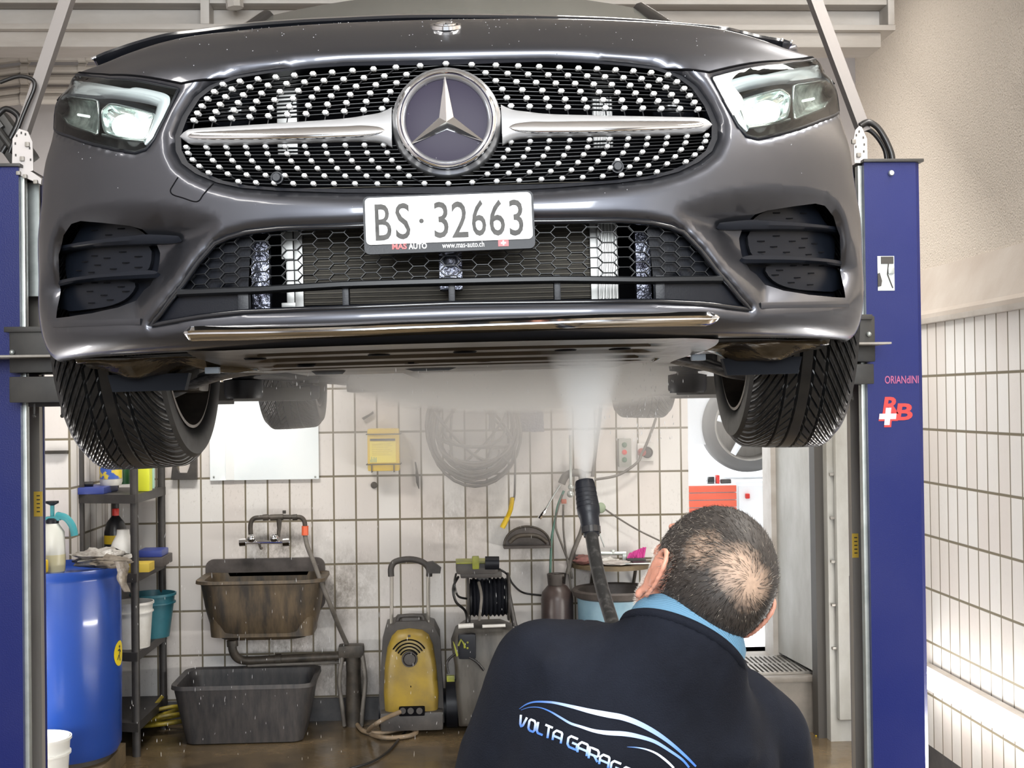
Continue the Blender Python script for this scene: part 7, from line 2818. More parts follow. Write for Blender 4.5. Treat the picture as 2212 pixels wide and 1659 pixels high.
# ears: a bowed shell standing off the head
for s in (-1, 1):
    e0 = Vector((s * .0690, -.002, -.036))
    P = []
    for t in np.linspace(R(-70), R(235), 16):
        rr = .034 + .006 * math.sin(t) 
        y_ = e0.y - .004 + rr * .58 * math.cos(t) * -1 * -1
        z_ = e0.z + .002 + rr * 1.08 * math.sin(t)
        back = .013 + .006 * math.sin(t)
        P.append(hp(e0.x + s * (back + .004 * (1 - math.cos(t)) * .5), e0.y - .012 + rr * .55 * -math.cos(t) * -1, z_))
    sk.tube(P, [.0040] * 5 + [.0045] * 6 + [.004] * 5, 8)
    ell(sk, hp(e0.x + s * .007, e0.y - .006, e0.z - .001), HX, (.0075, .0145, .027), 14)
    ell(sk, hp(e0.x + s * .013, e0.y - .010, e0.z + .010), HX, (.0045, .0135, .019), 12)
    ell(sk, hp(e0.x + s * .009, e0.y + .000, e0.z - .034), HX, (.0055, .0085, .010), 12)


# hands: palm, five bent fingers around the lance
def hand(mb, c, axis, arm_dir, side):
    """c on the tube; axis = tube direction; arm_dir = from hand to wrist"""
    ax = axis.normalized()
    w = (arm_dir - ax * arm_dir.dot(ax)).normalized()
    n_ = ax.cross(w)
    r0 = .024
    # palm lies against the tube on the wrist side
    pc = c + w * .038
    ell(mb, pc, (ax, w, n_), (.043, .036, .017), 18)
    ell(mb, pc + w * .03, (ax, w, n_), (.030, .030, .018), 14)
    lens = (.9, 1.0, .95, .78)
    for i in range(4):
        o_ = ax * ((i - 1.5) * .0222)
        k = lens[i]
        P = []
        for j, (ang, rad) in enumerate(((-10, .034), (35, .030), (85, .027), (140, .025), (195, .024))):
            if j == 4 and k < .85:
                ang = 180
            a = R(ang * k) * side
            P.append(c + o_ + w * (math.cos(a) * rad) + n_ * (math.sin(a) * rad * side))
        P[0] = c + o_ + w * .040 + n_ * .006 * side
        mb.tube(P, [.0086, .0084, .0080, .0076, .0066], 12)
        for p in P[1:4]:
            ell(mb, p, I3, (.0087, .0087, .0087), 10)
    # thumb leaves the side of the palm
    base = pc + w * .018 + ax * .034 * side - n_ * .008
    P = [base, base + ax * .018 * side - w * .022 - n_ * .012 * side, c + ax * .040 * side - n_ * .026 * side, c + ax * .022 * side - w * .018 - n_ * .022 * side]
    mb.tube(P, [.014, .0125, .0105, .0085], 10)


lax = (LP[7] - LP[9]).normalized()
hand(sk, HLp, lax, wristL - HLp, 1)
lax2 = (LP[8] - LP[9]).normalized()
hand(sk, HRp, lax2, wristR - HRp, -1)
for W_, H_ in ((wristL, HLp), (wristR, HRp)):
    sk.tube([W_ + (W_ - H_) * .4, W_, W_.lerp(H_, .55)], [.028, .026, .024], 14)
bodym = fuse(sk, 'person', .0038, 2, .5)
man = mesh_obj('person', bodym, M['skin'])
tag(man, 'man seen from behind in a dark garage sweatshirt, head tilted, spraying under the car', 'person')

# facial details
for s in (-1, 1):
    b = MB(); ell(b, hp(s * .031, .0845, -.018), HX, (.0085, .0075, .0065), 14)
    b.build('eye', mat('eye_white', (.8, .78, .75), .2) if s < 0 else bpy.data.materials['eye_white'], man, smooth=80)
    b = MB(); ell(b, hp(s * .031, .0905, -.017), HX, (.0034, .0022, .0034), 10)
    b.build('iris', mat('iris_brown', (.08, .04, .02), .2) if s < 0 else bpy.data.materials['iris_brown'], man, smooth=80)

# ---- clothing
CC0 = at(1481, 1379, 1.80)
ce1 = (at(1588, 1441, 1.83) - at(1373, 1316, 1.83)).normalized()
ce2 = Vector((.215, -.90, .374)); ce2 = (ce2 - ce1 * ce2.dot(ce1)).normalized()
cn = ce2.cross(ce1).normalized()
CP = [CC0 + ce1 * (.0775 * math.cos(t)) + ce2 * (.082 * math.sin(t)) for t in np.linspace(0, 2 * PI, 60, endpoint=False)]
CC_ = sum(CP, Vector()) / len(CP)
ck = MB()
gap = .016
cl = []
for (c, w, d, mix) in spine:
    cl.append(ring_at(c, w + gap + .012, d + gap + .012, mix))
cl[6] = ring_at(at(1430, 1425, 1.87) + Vector((0, -.005, -.005)), .150, .085, 1)
cl[5] = ring_at(at(1410, 1500, 1.84), .200, .125, 1)
cl[7] = ring_at(N0 + Vector((0, 0, -.010)), .075, .070, 1)
loft(ck, cl)
for S_, E__, Wr in ((SL, EL, wristL), (SR, ER, wristR)):
    m1 = .066 if S_ is SL else .064
    ck.tube([N0.lerp(S_, .25) + Vector((0, 0, -.045)), N0.lerp(S_, .6) + Vector((0, 0, -.012)), S_], [.058, .072, .074], 18)
    ell(ck, S_, I3, (.073, .075, .074))
    ck.tube([S_, S_.lerp(E__, .15), S_.lerp(E__, .5), S_.lerp(E__, .85), E__], [.073, .073, .064, .060, .058], 18)
    ell(ck, E__, I3, (.058, .058, .058))
    ck.tube([E__, E__.lerp(Wr, .3), E__.lerp(Wr, .8), Wr], [.057, .056, .046, .038], 18)
cd_ = MB()
nax_ = cn
rws_ = []
for dn, k_ in ((.010, 1.05), (.024, 1.12), (.045, 1.20), (.080, 1.26)):
    rws_.append([CC_ + (p - CC_) * k_ - nax_ * dn for p in CP])
ck.grid(rws_, closed_v=True)
n0_ = len(ck.v); nc_ = len(CP)
ck.f.append([n0_ - nc_ + k for k in range(nc_)]); ck.mi.append(0)
ck.f.append([n0_ - 4 * nc_ + k for k in range(nc_)]); ck.mi.append(0)
ell(ck, at(1430, 1455, 1.86), I3, (.115, .075, .080))
ell(ck, at(1405, 1540, 1.79), I3, (.165, .085, .130))
ell(ck, at(1470, 1470, 1.80), I3, (.095, .065, .075))
ck.tube([CC0 - cn * .06, CC0 - cn * .06 + (SL - CC0) * .5, SL], [.068, .070, .070], 16)
ck.tube([CC0 - cn * .06, CC0 - cn * .07 + (SR - CC0) * .5, SR], [.068, .066, .066], 16)
jm = fuse(ck, 'sweatshirt', .009, 16, .5)
# even out the upper back below the neckline
_n = len(jm.vertices)
_co = np.empty(_n * 3); jm.vertices.foreach_get('co', _co); _co = _co.reshape(-1, 3)
_ed = np.empty(len(jm.edges) * 2, int); jm.edges.foreach_get('vertices', _ed); _ed = _ed.reshape(-1, 2)
_px = projn(_co)
_w = smoothstep(0, 60, _px[:, 0] - 1190) * smoothstep(0, 60, 1720 - _px[:, 0]) * smoothstep(0, 50, 1640 - _px[:, 1]) * (_co[:, 1] < 1.86)
_cp = np.array([tuple(p - cn * .012) for p in CP])
_dd = np.sqrt(((_co[:, None, :] - _cp[None]) ** 2).sum(2).min(1))
_w = (_w * smoothstep(.012, .045, _dd))[:, None] * .6
_deg = np.bincount(_ed.ravel(), minlength=_n)[:, None].astype(float)
for _ in range(220):
    acc = np.zeros_like(_co)
    np.add.at(acc, _ed[:, 0], _co[_ed[:, 1]]); np.add.at(acc, _ed[:, 1], _co[_ed[:, 0]])
    _co += (acc / _deg - _co) * _w
jm.vertices.foreach_set('co', _co.ravel()); jm.update()
# folds
nv_ = len(jm.vertices)
co = np.empty(nv_ * 3); jm.vertices.foreach_get('co', co); co = co.reshape(-1, 3)
no = np.empty(nv_ * 3); jm.vertices.foreach_get('normal', no); no = no.reshape(-1, 3)
for i in range(nv_):
    p = Vector(co[i])
    arm = min(1.0, max(0.0, ((SL.x + .03) - p.x) / .06))
    q = Vector((p.x * 5, p.y * 5, p.z * 3))
    f = noise.noise(q) * .006 + noise.noise(Vector((p.x * 9 + p.z * 6, p.y * 8, p.z * 12))) * .0025 * (1 + 1.5 * arm)
    co[i] += no[i] * f
jm.vertices.foreach_set('co', co.ravel()); jm.update()
M['navy'] = mat('navy_sweatshirt', (0.006, 0.0068, 0.0105), .9, c2=(.010, .012, .019), scale=6, bump=.25, bscale=500, spec=.12)
shirt = mesh_obj('sweatshirt', jm, M['navy'], man)
tk = MB()
loft(tk, [ring_at(PEL + Vector((0, 0, .09)), .182, .132, 0), ring_at(PEL, .188, .138, 0), ring_at(PEL + Vector((0, 0, -.09)), .182, .135, 0)])
for H_, K_, A_2 in ((hipL, kneeL, ankL), (hipR, kneeR, ankR)):
    tk.tube([H_ + Vector((0, 0, .04)), H_.lerp(K_, .3), H_.lerp(K_, .8), K_, K_.lerp(A_2, .4), A_2 + Vector((0, 0, .01))], [.105, .100, .082, .076, .070, .064], 18)
mesh_obj('trousers', fuse(tk, 'trousers', .011, 6, .5), mat('work_trousers', (.02, .022, .03), .85, c2=(.03, .03, .035), scale=8), man)
for A_2 in (ankL, ankR):
    b = MB()
    rows = []
    for y, w, h in ((-.10, .030, .05), (-.085, .042, .09), (-.03, .045, .105), (.03, .046, .085), (.10, .050, .062), (.16, .046, .05), (.19, .028, .035)):
        rows.append([(A_2.x + w * math.cos(t), A_2.y + .04 + y, max(.0, h * .5 + h * .5 * math.sin(t))) for t in np.linspace(0, 2 * PI, 16, endpoint=False)])
    b.grid(rows, closed_v=True)
    b.add(rows[0], [list(range(16))]); b.add(rows[-1], [list(range(16))])
    b.build('shoe', M['black_mat'], man, smooth=60)

# collar
cc_ = sum(CP, Vector()) / len(CP)
nax = cn
b = MB()
rows = []
for i, p in enumerate(CP):
    rad = (p - cc_); rad = (rad - nax * rad.dot(nax)).normalized()
    t = (CP[(i + 1) % len(CP)] - CP[i - 1]).normalized()
    up = rad.cross(t)
    if up.dot(nax) < 0:
        up = -up
    rows.append([p + up * .020 - rad * .008, p + up * .022 - rad * .003, p + up * .012 + rad * .003, p + rad * .005, p - up * .014 + rad * .004, p - up * .020, p - up * .014 - rad * .004])
b.grid(rows, closed_u=True, closed_v=True)
cm, nt, p_ = new_mat('pale_blue_ribbing')
p_.inputs['Base Color'].default_value = (.10, .22, .33, 1); p_.inputs['Roughness'].default_value = .8
tc = nd(nt, 'ShaderNodeTexCoord'); wv = nd(nt, 'ShaderNodeTexWave', Scale=130.0, Distortion=1.0, bands_direction='DIAGONAL')
nt.links.new(tc.outputs['Object'], wv.inputs['Vector'])
bp_ = nd(nt, 'ShaderNodeBump', Strength=.4, Distance=.002); nt.links.new(wv.outputs['Fac'], bp_.inputs['Height']); nt.links.new(bp_.outputs[0], p_.inputs['Normal'])
b.build('polo_collar', cm, man, smooth=80)
# neckline rib of the sweatshirt
P = [p - nax * .014 + ((p - cc_) - nax * (p - cc_).dot(nax)).normalized() * .006 for p in CP]
MB().tube(P, .007, 8, closed=True).build('neckband', M['navy'], shirt, smooth=80)

# ---- hair: strands laid in a whorl, thin on the crown
from mathutils.bvhtree import BVHTree
bv = BVHTree.FromPolygons([v.co for v in bodym.vertices], [p.vertices for p in bodym.polygons])
HI = HM.inverted()
whorl = Vector((.02, -.62, .78)).normalized()
wpx = HI.to_3x3() @ (at(1590, 1243, YH) - HC)
wd = math.sqrt(max(.0001, .09 ** 2 - wpx.length ** 2))
vd = HI.to_3x3() @ Vector((0, -1, 0))
whorl = (wpx + vd * wd).normalized()
bald2 = HI.to_3x3() @ (at(1492, 1165, YH) - HC)
bald2 = (bald2 + vd * math.sqrt(max(.0001, .09 ** 2 - bald2.length ** 2))).normalized()
bald3 = (whorl * .55 + bald2 * .45 + Vector((.12, 0, .0))).normalized()


def hairmask(d):
    """density of hair for a direction d in the head frame"""
    y, z = d.y, d.z
    # hairline: forehead, temples, above the ears, nape
    m_ = 1.0
    if y > .78 and z < .55:
        m_ *= max(0, 1 - (y - .78) * 12)
    if z < -.15 and y > -.15:
        m_ *= max(0, 1 - (-.15 - z) * 6) if y < .3 else 0
    if z < -.78:
        m_ *= max(0, 1 - (-.78 - z) * 8)
    b_ = 0
    for c_, r0, r1, k in ((whorl, .06, .55, .56), (bald2, .06, .52, .50), (bald3, .10, .58, .58)):
        a = math.acos(max(-1, min(1, d.dot(c_))))
        b_ = max(b_, k * (1 - float(smoothstep(r0, r1, a))))
    hairmask.line = m_
    return m_ * (1 - b_), b_


rnd = random.Random(5)
hairm = [mat('hair_dark', (.014, .011, .009), .6), mat('hair_brown', (.038, .027, .021), .6), mat('hair_grey', (.16, .14, .125), .55), mat('hair_light', (.30, .26, .21), .5)]
hb_ = MB()
cnt = 0
VV, FF, MI = [], [], []
tries = 0
while cnt < 17000 and tries < 70000:
    tries += 1
    z = rnd.uniform(-1, 1); a = rnd.uniform(0, 2 * PI)
    d = Vector((math.sqrt(1 - z * z) * math.cos(a), math.sqrt(1 - z * z) * math.sin(a), z))
    m_, bld = hairmask(d)
    if rnd.random() > m_:
        continue
    wdv = HM.to_3x3() @ d
    hit, n_, _, _ = bv.ray_cast(HC + wdv * .16, -wdv)
    if hit is None:
        continue
    lh = HI @ hit
    if lh.length > .103 or abs(lh.x) > .0795 or lh.z < -.082:
        continue
    # direction of growth: out from the whorl with a swirl
    away = d - whorl * d.dot(whorl)
    if away.length < 1e-4:
        continue
    away.normalize()
    sw = d.cross(away)
    ang = math.acos(max(-1, min(1, d.dot(whorl))))
    g = (away + sw * .75 * max(0, 1 - ang / 1.2) + Vector((0, 0, -.35)) * min(1, ang)).normalized()
    g = (g + Vector((rnd.gauss(0, .22), rnd.gauss(0, .22), rnd.gauss(0, .22)))).normalized()
    gw = HM.to_3x3() @ g
    gw = (gw - n_ * gw.dot(n_)).normalized()
    L_ = rnd.uniform(.010, .019) * (1.0 if bld < .3 else 1.15) * (1.0 if z > -.3 else .7)
    side = n_.cross(gw) * (.00036 if bld < .4 else .00022)
    p0 = hit - n_ * .001
    p1 = p0 + gw * L_ * .5 + n_ * L_ * .28
    p2 = p0 + gw * L_ + n_ * L_ * rnd.uniform(.16, .45)
    k0 = len(VV)
    up = n_ * .0004
    VV += [p0 - side, p0 + side, p0 + up, p1 - side, p1 + side, p1 + up, p2]
    FF += [(k0, k0 + 1, k0 + 4, k0 + 3), (k0 + 1, k0 + 2, k0 + 5, k0 + 4), (k0 + 2, k0, k0 + 3, k0 + 5), (k0 + 3, k0 + 4, k0 + 6), (k0 + 4, k0 + 5, k0 + 6), (k0 + 5, k0 + 3, k0 + 6)]
    grey = .10 + .42 * max(0, abs(d.x) - .55) / .45 + .25 * max(0, -z - .2) + .3 * bld
    r_ = rnd.random()
    mi = 3 if r_ < grey * .35 else 2 if r_ < grey else 1 if r_ < grey + .42 else 0
    MI += [mi] * 6
    cnt += 1
me = bpy.data.meshes.new('hair'); me.from_pydata(VV, [], FF)
for q in hairm:
    me.materials.append(q)
me.polygons.foreach_set('material_index', MI)
me.polygons.foreach_set('use_smooth', [True] * len(FF))
hair = bpy.data.objects.new('hair', me); col.objects.link(hair); hair.parent = man
# close-cropped base under the strands
nu, nv2 = 72, 48
pts, keep, dens_, TONE = {}, {}, {}, []
for i in range(nv2 + 1):
    th = PI * i / nv2
    for j in range(nu):
        a = 2 * PI * j / nu
        d = Vector((math.sin(th) * math.cos(a), math.sin(th) * math.sin(a), math.cos(th)))
        m_, bld = hairmask(d)
        wdv = HM.to_3x3() @ d
        hit, n_, _, _ = bv.ray_cast(HC + wdv * .16, -wdv)
        dens_[i, j] = 1 - bld * 1.45
        ok_ = hit is not None and (hairmask.line > .45)
        if ok_:
            lh = HI @ hit
            ok_ = lh.length < .104 and abs(lh.x) < .0765 and lh.z > -.078
        pts[i, j] = (hit + n_ * (.0012 + .0035 * m_)) if hit is not None else None
        keep[i, j] = ok_
b = MB()
ids = {}
for i in range(nv2):
    for j in range(nu):
        q = [(i, j), (i + 1, j), (i + 1, (j + 1) % nu), (i, (j + 1) % nu)]
        if all(keep[k] for k in q):
            f_ = []
            for k in q:
                if k not in ids:
                    ids[k] = len(b.v); b.v.append(tuple(pts[k])); TONE.append(dens_[k])
                f_.append(ids[k])
            b.f.append(f_); b.mi.append(0)
sm_, nt, p_ = new_mat('scalp_under_cropped_hair')
p_.inputs['Roughness'].default_value = .6
at2 = nd(nt, 'ShaderNodeAttribute', attribute_name='tone')
tc = nd(nt, 'ShaderNodeTexCoord'); nz = nd(nt, 'ShaderNodeTexNoise', Scale=160.0, Detail=3.0)
nt.links.new(tc.outputs['Object'], nz.inputs['Vector'])
ad = nd(nt, 'ShaderNodeMath', operation='MULTIPLY_ADD'); ad.inputs[1].default_value = .5; ad.inputs[2].default_value = -.25
nt.links.new(nz.outputs['Fac'], ad.inputs[0])
ad2 = nd(nt, 'ShaderNodeMath', operation='ADD', use_clamp=True)
nt.links.new(at2.outputs['Fac'], ad2.inputs[0]); nt.links.new(ad.outputs[0], ad2.inputs[1])
cr = nd(nt, 'ShaderNodeValToRGB')
cr.color_ramp.elements[0].color = (.38, .26, .185, 1); cr.color_ramp.elements[1].color = (.024, .019, .016, 1)
cr.color_ramp.elements[0].position = .1; cr.color_ramp.elements[1].position = .85
nt.links.new(ad2.outputs[0], cr.inputs['Fac']); nt.links.new(cr.outputs[0], p_.inputs['Base Color'])
so = b.build('scalp', sm_, hair, smooth=80, weld=False)
ta = so.data.attributes.new('tone', 'FLOAT', 'POINT'); ta.data.foreach_set('value', TONE)
# stubble on the jaw
VV, FF = [], []
for k in range(1500):
    s = -1 if rnd.random() < .6 else 1
    d = Vector((s * rnd.uniform(.35, .95), rnd.uniform(.05, .9), rnd.uniform(-1.1, -.35))).normalized()
    wdv = HM.to_3x3() @ d
    hit, n_, _, _ = bv.ray_cast(HC + wdv * .2, -wdv)
    if hit is None or abs((HI @ hit).x) > .074:
        continue
    g = (n_ + Vector((rnd.gauss(0, .4), rnd.gauss(0, .4), rnd.gauss(0, .4)))).normalized()
    sd = n_.orthogonal() * .0003
    k0 = len(VV)
    VV += [hit - sd, hit + sd, hit + g * .005]
    FF.append((k0, k0 + 1, k0 + 2))
me = bpy.data.meshes.new('stubble'); me.from_pydata(VV, [], FF)
me.materials.append(mat('white_stubble', (.62, .58, .53), .6))
o = bpy.data.objects.new('stubble', me); col.objects.link(o); o.parent = man

# ---- print on the back
jb = BVHTree.FromPolygons([v.co for v in jm.vertices], [p.vertices for p in jm.polygons])


def on_back(x, y, off=.0018):
    d = Vector(ray(x, y)).normalized()
    hit, n_, _, _ = jb.ray_cast(Vector(_Cn), d)
    if hit is None:
        return None
    return hit - d * off


pm_, nt, p_ = new_mat('blue_white_print')
p_.inputs['Roughness'].default_value = .5
at_ = nd(nt, 'ShaderNodeAttribute', attribute_name='tone')
cr = nd(nt, 'ShaderNodeValToRGB')
cr.color_ramp.elements[0].color = (.012, .03, .11, 1); cr.color_ramp.elements[1].color = (.78, .84, .93, 1)
e1 = cr.color_ramp.elements.new(.45); e1.color = (.07, .19, .55, 1)
nt.links.new(at_.outputs['Fac'], cr.inputs['Fac']); nt.links.new(cr.outputs[0], p_.inputs['Base Color'])


def print_mesh(name, V, F, T):
    me = bpy.data.meshes.new(name)
    me.from_pydata(V, [], F)
    me.materials.append(pm_)
    at__ = me.attributes.new('tone', 'FLOAT', 'POINT')
    at__.data.foreach_set('value', T)
    o = bpy.data.objects.new(name, me); col.objects.link(o); o.parent = shirt
    return o


def c7(x, y): return 960 + x * 800 / 2179, 1050 + y * 800 / 2179


def swoosh(pts, ws, t0, t1, t2):
    P = spline([(x, y, 0) for x, y in pts], 5)
    W = spline([(w, 0, 0) for w in ws], 5)
    V, F, T = [], [], []
    for i, p in enumerate(P):
        t = (P[min(i + 1, len(P) - 1)] - P[max(i - 1, 0)]).normalized()
        n_ = Vector((-t.y, t.x, 0)) * W[i].x / 2
        u = i / (len(P) - 1)
        tone = t0 + (t1 - t0) * min(1, u * 2) if u < .5 else t1 + (t2 - t1) * (u - .5) * 2
        row = []
        for k in (-1, 0, 1):
            h = on_back(*c7(p.x + n_.x * k, p.y + n_.y * k))
            if h is None:
                return
            V.append(tuple(h)); T.append(tone)
        if i:
            m = len(V) - 6
            F += [(m, m + 1, m + 4, m + 3), (m + 1, m + 2, m + 5, m + 4)]
    print_mesh('back_swoosh', V, F, T)


swoosh([(440, 1312), (480, 1285), (530, 1270), (600, 1270), (660, 1277), (760, 1300), (860, 1325), (960, 1345), (1050, 1362), (1150, 1400), (1250, 1455), (1340, 1520), (1420, 1590), (1480, 1650)], [3, 8, 10, 12, 14, 20, 28, 34, 34, 30, 26, 20, 16, 12], .25, .80, .35)
swoosh([(450, 1318), (500, 1302), (560, 1303), (620, 1325), (680, 1360), (740, 1395), (800, 1415), (880, 1440), (960, 1452), (1060, 1458), (1150, 1475), (1240, 1505), (1330, 1560), (1400, 1610), (1440, 1656)], [3, 5, 6, 9, 12, 14, 16, 20, 26, 28, 24, 20, 16, 14, 12], .22, .78, .4)
swoosh([(1075, 1535), (1130, 1538), (1190, 1550), (1250, 1575), (1310, 1620), (1350, 1659)], [2, 6, 9, 12, 14, 12], .3, .8, .9)
# lettering drawn as round-cornered strokes (x 0..1, y 0..1 per letter)
GL = {'V': [[(0, 1), (.12, .2), (.3, 0), (.55, .15), (1, 1)]], 'O': [[(.2, 0), (.8, 0), (1, .2), (1, .8), (.8, 1), (.2, 1), (0, .8), (0, .2), (.2, 0)]],
      'L': [[(0, 1), (0, .2), (.2, 0), (1, 0)]], 'T': [[(0, 1), (1, 1)], [(.5, 1), (.5, 0)]], 'A': [[(0, 0), (0, .7), (.3, 1), (.9, 1), (1, .9), (1, 0)], [(0, .42), (1, .42)]],
      'G': [[(1, 1), (.25, 1), (0, .75), (0, .2), (.2, 0), (1, 0), (1, .48), (.45, .48)]], 'R': [[(0, 0), (0, 1), (.85, 1), (1, .85), (1, .55), (.85, .42), (0, .42)], [(.55, .42), (1, 0)]],
      'E': [[(1, 1), (.2, 1), (0, .8), (0, .2), (.2, 0), (1, 0)], [(0, .5), (.8, .5)]]}
letters = [('V', 440, 476, 1410, 1346), ('O', 492, 528, 1434, 1370), ('L', 542, 578, 1450, 1388), ('T', 584, 628, 1474, 1404), ('A', 636, 684, 1494, 1432),
           ('G', 722, 776, 1530, 1466), ('A', 782, 836, 1566, 1500), ('R', 848, 900, 1602, 1536), ('A', 910, 962, 1636, 1574), ('G', 976, 1030, 1676, 1612), ('E', 1048, 1096, 1712, 1650)]
for ch, x0, x1, yb, yt in letters:
    V, F, T = [], [], []
    slope = math.tan(R(23))
    okk = True
    for st in GL[ch]:
        P = []
        for i in range(len(st) - 1):
            for k in range(3):
                P.append((st[i][0] + (st[i + 1][0] - st[i][0]) * k / 3, st[i][1] + (st[i + 1][1] - st[i][1]) * k / 3))
        P.append(st[-1])
        n0 = len(V)
        for i, (u, v) in enumerate(P):
            def mp_(u, v):
                x = x0 + (x1 - x0) * u + 10 * (v)
                y = yb + (yt - yb) * v + (x1 - x0) * slope * (u)
                return Vector((x, y, 0))
            a0_, a1_ = P[max(i - 1, 0)], P[min(i + 1, len(P) - 1)]
            t = (mp_(*a1_) - mp_(*a0_))
            if t.length < 1e-6:
                t = Vector((1, 0, 0))
            t.normalize()
            n_ = Vector((-t.y, t.x, 0)) * 6.6
            c_ = mp_(u, v)
            for k in (-1, 1):
                h = on_back(*c7(c_.x + n_.x * k, c_.y + n_.y * k), .0022)
                if h is None:
                    okk = False; break
                V.append(tuple(h)); T.append(.42 + .5 * v)
            if not okk:
                break
            if i:
                m = len(V) - 4
                F.append((m, m + 1, m + 3, m + 2))
        if not okk:
            break
    if okk and F:
        print_mesh('back_letter', V, F, T)

# ---- the lance
lance = empty('spray_lance', (0, 0, 0), 0, 'black pressure washer lance held by the man, its head under the car', 'spray lance')
P = spline(LP[2:], 6)
MB().tube(P, [.0125 + .0 * i for i in range(len(P))], 14).build('lance_tube', mat('scuffed_black_tube', (.035, .034, .033), .35, .3, c2=(.12, .115, .11), scale=70, contrast=(.5, .75)), lance, smooth=60)
b = MB()
ax_ = (LP[0] - LP[1]).normalized()
tip = at(1262, 1036, 2.62)
b.tube([LP[2] - ax_ * .008, LP[2] + ax_ * .006, LP[1] - ax_ * .008, LP[1], LP[1] + ax_ * .012, LP[1].lerp(tip, .5), tip.lerp(LP[1], .12), tip.lerp(LP[1], .03), tip], [.015, .018, .019, .022, .0225, .021, .0195, .0175, .012], 20)
b.build('lance_head', M['black_mat'], lance, smooth=50)
b = MB()
for k in range(5):
    c_ = LP[1].lerp(tip, .18 + .13 * k)
    b.tube([c_, c_ + ax_ * .003], [.0225 - .0004 * k, .0222 - .0004 * k], 20)
b.build('grip_ribs', M['black_mat'], lance, smooth=40)
b = MB(); b.tube([LP[2] - ax_ * .002, LP[2] + ax_ * .01], [.019, .0195], 16)
b.build('lance_collar', M['black_gloss'], lance, smooth=50)
gd = (LP[9] - LP[8]).normalized()
b = MB(); b.tube([LP[9] - gd * .05, LP[9] + gd * .10], [.020, .022], 14)
b.tube([LP[9] + gd * .08, LP[9] + gd * .12 + Vector((.01, -.03, -.10))], [.018, .016], 12)
b.build('trigger_grip', M['black_mat'], lance, smooth=60)
b = MB(); Q = spline([LP[9] + gd * .12 + Vector((.01, -.03, -.10)), LP[9] + Vector((.12, -.02, -.45)), Vector((LP[9].x + .20, LP[9].y + .1, .25)), Vector((LP[9].x + .3, LP[9].y + .6, .02)), Vector((LP[9].x + .2, LP[9].y + 2.2, .02))], 8)
tag(b.tube(Q, .009, 8).build('lance_hose', M['hose_black'], smooth=80), 'black hose running from the lance grip to the floor behind the man', 'hose')

# ================================================================== WATER
def vol_mat(name, color, build):
    m = bpy.data.materials.new(name); m.use_nodes = True
    nt = m.node_tree; nt.nodes.clear()
    o = nd(nt, 'ShaderNodeOutputMaterial'); v = nd(nt, 'ShaderNodeVolumePrincipled')
    v.inputs['Color'].default_value = (*color, 1)
    v.inputs['Anisotropy'].default_value = 0.0
    nt.links.new(v.outputs[0], o.inputs['Volume'])
    build(nt, v)
    return m


tipj = at(1263, 1034, 2.62)
topj = at(1268, 748, 2.78)
J = (topj - tipj); JL = J.length; Jd = J.normalized()
Jm = Matrix.Translation(tipj) @ Jd.to_track_quat('Z', 'Y').to_matrix().to_4x4()
SPREAD = .26


def jet_nodes(nt, v):
    L = nt.links.new
    tc = nd(nt, 'ShaderNodeTexCoord'); s = nd(nt, 'ShaderNodeSeparateXYZ'); L(tc.outputs['Object'], s.inputs[0])
    # radius relative to the cone
    def math_(op, a, b=None, clamp=False):
        n = nd(nt, 'ShaderNodeMath', operation=op, use_clamp=clamp)
        for i, q in enumerate((a, b)):
            if q is None:
                continue
            if isinstance(q, (int, float)):
                n.inputs[i].default_value = q
            else:
                L(q, n.inputs[i])
        return n.outputs[0]
    r = math_('SQRT', math_('ADD', math_('MULTIPLY', s.outputs[0], s.outputs[0]), math_('MULTIPLY', s.outputs[1], s.outputs[1])))
    rc = math_('ADD', math_('MULTIPLY', s.outputs[2], SPREAD), .010)
    q = math_('DIVIDE', r, rc)
    fall = math_('SUBTRACT', 1.0, q, True)
    fall = math_('POWER', fall, .8)
    dens = math_('DIVIDE', 1.9, math_('ADD', rc, .02))
    n = nd(nt, 'ShaderNodeTexNoise', Scale=9.0, Detail=2.0); L(tc.outputs['Object'], n.inputs['Vector'])
    dens = math_('MULTIPLY', math_('MULTIPLY', dens, fall), math_('ADD', n.outputs['Fac'], .5))
    L(dens, v.inputs['Density'])


b = MB()
b.lathe([(.0001, 0), (.011, 0), (.012 + SPREAD * JL, JL), (.0001, JL)], 28)
jet = b.build('water_jet', vol_mat('jet_water', (.97, .98, .98), jet_nodes), smooth=60)
jet.matrix_world = Jm
tag(jet, 'white fan of water spray rising from the lance head to the car underside', 'water spray', kind='stuff')


DENS = .95


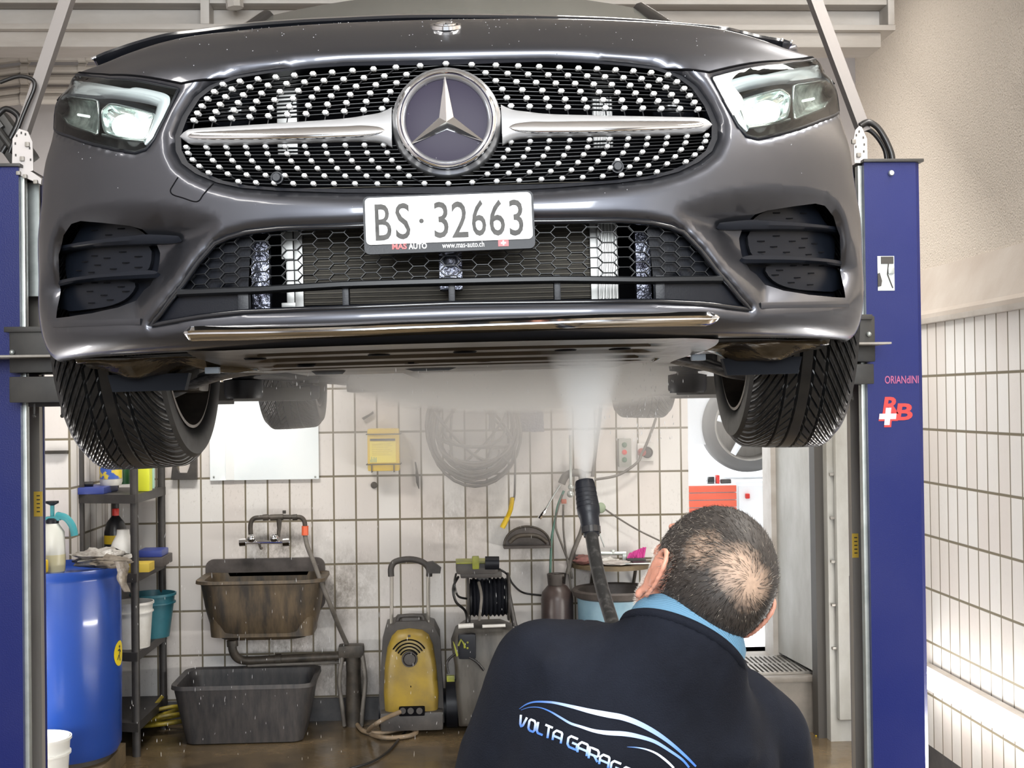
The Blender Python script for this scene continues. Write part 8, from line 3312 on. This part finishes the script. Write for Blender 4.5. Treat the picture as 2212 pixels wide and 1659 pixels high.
def mist_nodes(nt, v):
    L = nt.links.new
    tc = nd(nt, 'ShaderNodeTexCoord')
    g = nd(nt, 'ShaderNodeTexGradient', gradient_type='SPHERICAL'); L(tc.outputs['Object'], g.inputs[0])
    n = nd(nt, 'ShaderNodeTexNoise', Scale=1.6, Detail=2.0); L(tc.outputs['Object'], n.inputs['Vector'])
    m = nd(nt, 'ShaderNodeMapRange', clamp=True); m.inputs['From Min'].default_value = .25; m.inputs['From Max'].default_value = .75
    m.inputs['To Min'].default_value = .4; m.inputs['To Max'].default_value = 1.4
    L(n.outputs['Fac'], m.inputs['Value'])
    mu = nd(nt, 'ShaderNodeMath', operation='MULTIPLY'); L(g.outputs['Fac'], mu.inputs[0]); L(m.outputs[0], mu.inputs[1])
    m2 = nd(nt, 'ShaderNodeMath', operation='MULTIPLY'); L(mu.outputs[0], m2.inputs[0]); m2.inputs[1].default_value = DENS
    L(m2.outputs[0], v.inputs['Density'])


b = MB().sphere((0, 0, 0), 1.0, 24)
mist = b.build('mist_cloud', vol_mat('drifting_mist', (.97, .96, .95), mist_nodes), smooth=80)
mist.location = at(1110, 850, 4.9)
mist.scale = (1.0, 1.75, .42)
tag(mist, 'pale mist drifting under the car in front of the back wall', 'mist', kind='stuff')

DENS = 13.0
b = MB().sphere((0, 0, 0), 1.0, 24)
puff = b.build('spray_mist', vol_mat('dense_spray_mist', (.98, .98, .97), mist_nodes), smooth=80)
puff.location = at(1130, 808, 4.3)
puff.scale = (.66, .95, .13)
tag(puff, 'dense white mist right under the car where the jet hits', 'mist', kind='stuff')

# falling drops
rnd = random.Random(3)
b = MB()
for k in range(520):
    if k < 110:
        x, y, Y = rnd.gauss(1390, 45), rnd.uniform(775, 960), rnd.uniform(3.0, 3.8)
    elif k < 190:
        x, y, Y = rnd.uniform(560, 1480), rnd.uniform(775, 860), rnd.uniform(2.95, 3.6)
    else:
        x, y, Y = rnd.uniform(260, 1150), rnd.uniform(1080, 1640), rnd.uniform(3.2, 6.2)
        if x > 1000 and Y < 3:
            continue
    p = at(x, y, Y)
    if p.z < .05:
        continue
    r_ = rnd.uniform(.0008, .0016) * (.30 if k >= 190 else .8)
    l_ = r_ * rnd.uniform(2, 6) * (3.5 if k >= 190 else 1)
    n = 5
    ti = rnd.gauss(0, .08)
    rows = []
    for t, w in ((-1, .05), (-.4, .9), (.2, .8), (1, .05)):
        rows.append([(p.x + r_ * w * math.cos(2 * PI * i / n) + ti * l_ * t, p.y + r_ * w * math.sin(2 * PI * i / n), p.z + l_ * t) for i in range(n)])
    b.grid(rows, closed_v=True)
tag(b.build('water_drops', mat('bright_water_drop', (.85, .85, .85), .3), smooth=80, weld=False), 'scattered water drops falling from the wet car', 'water drops', kind='stuff')
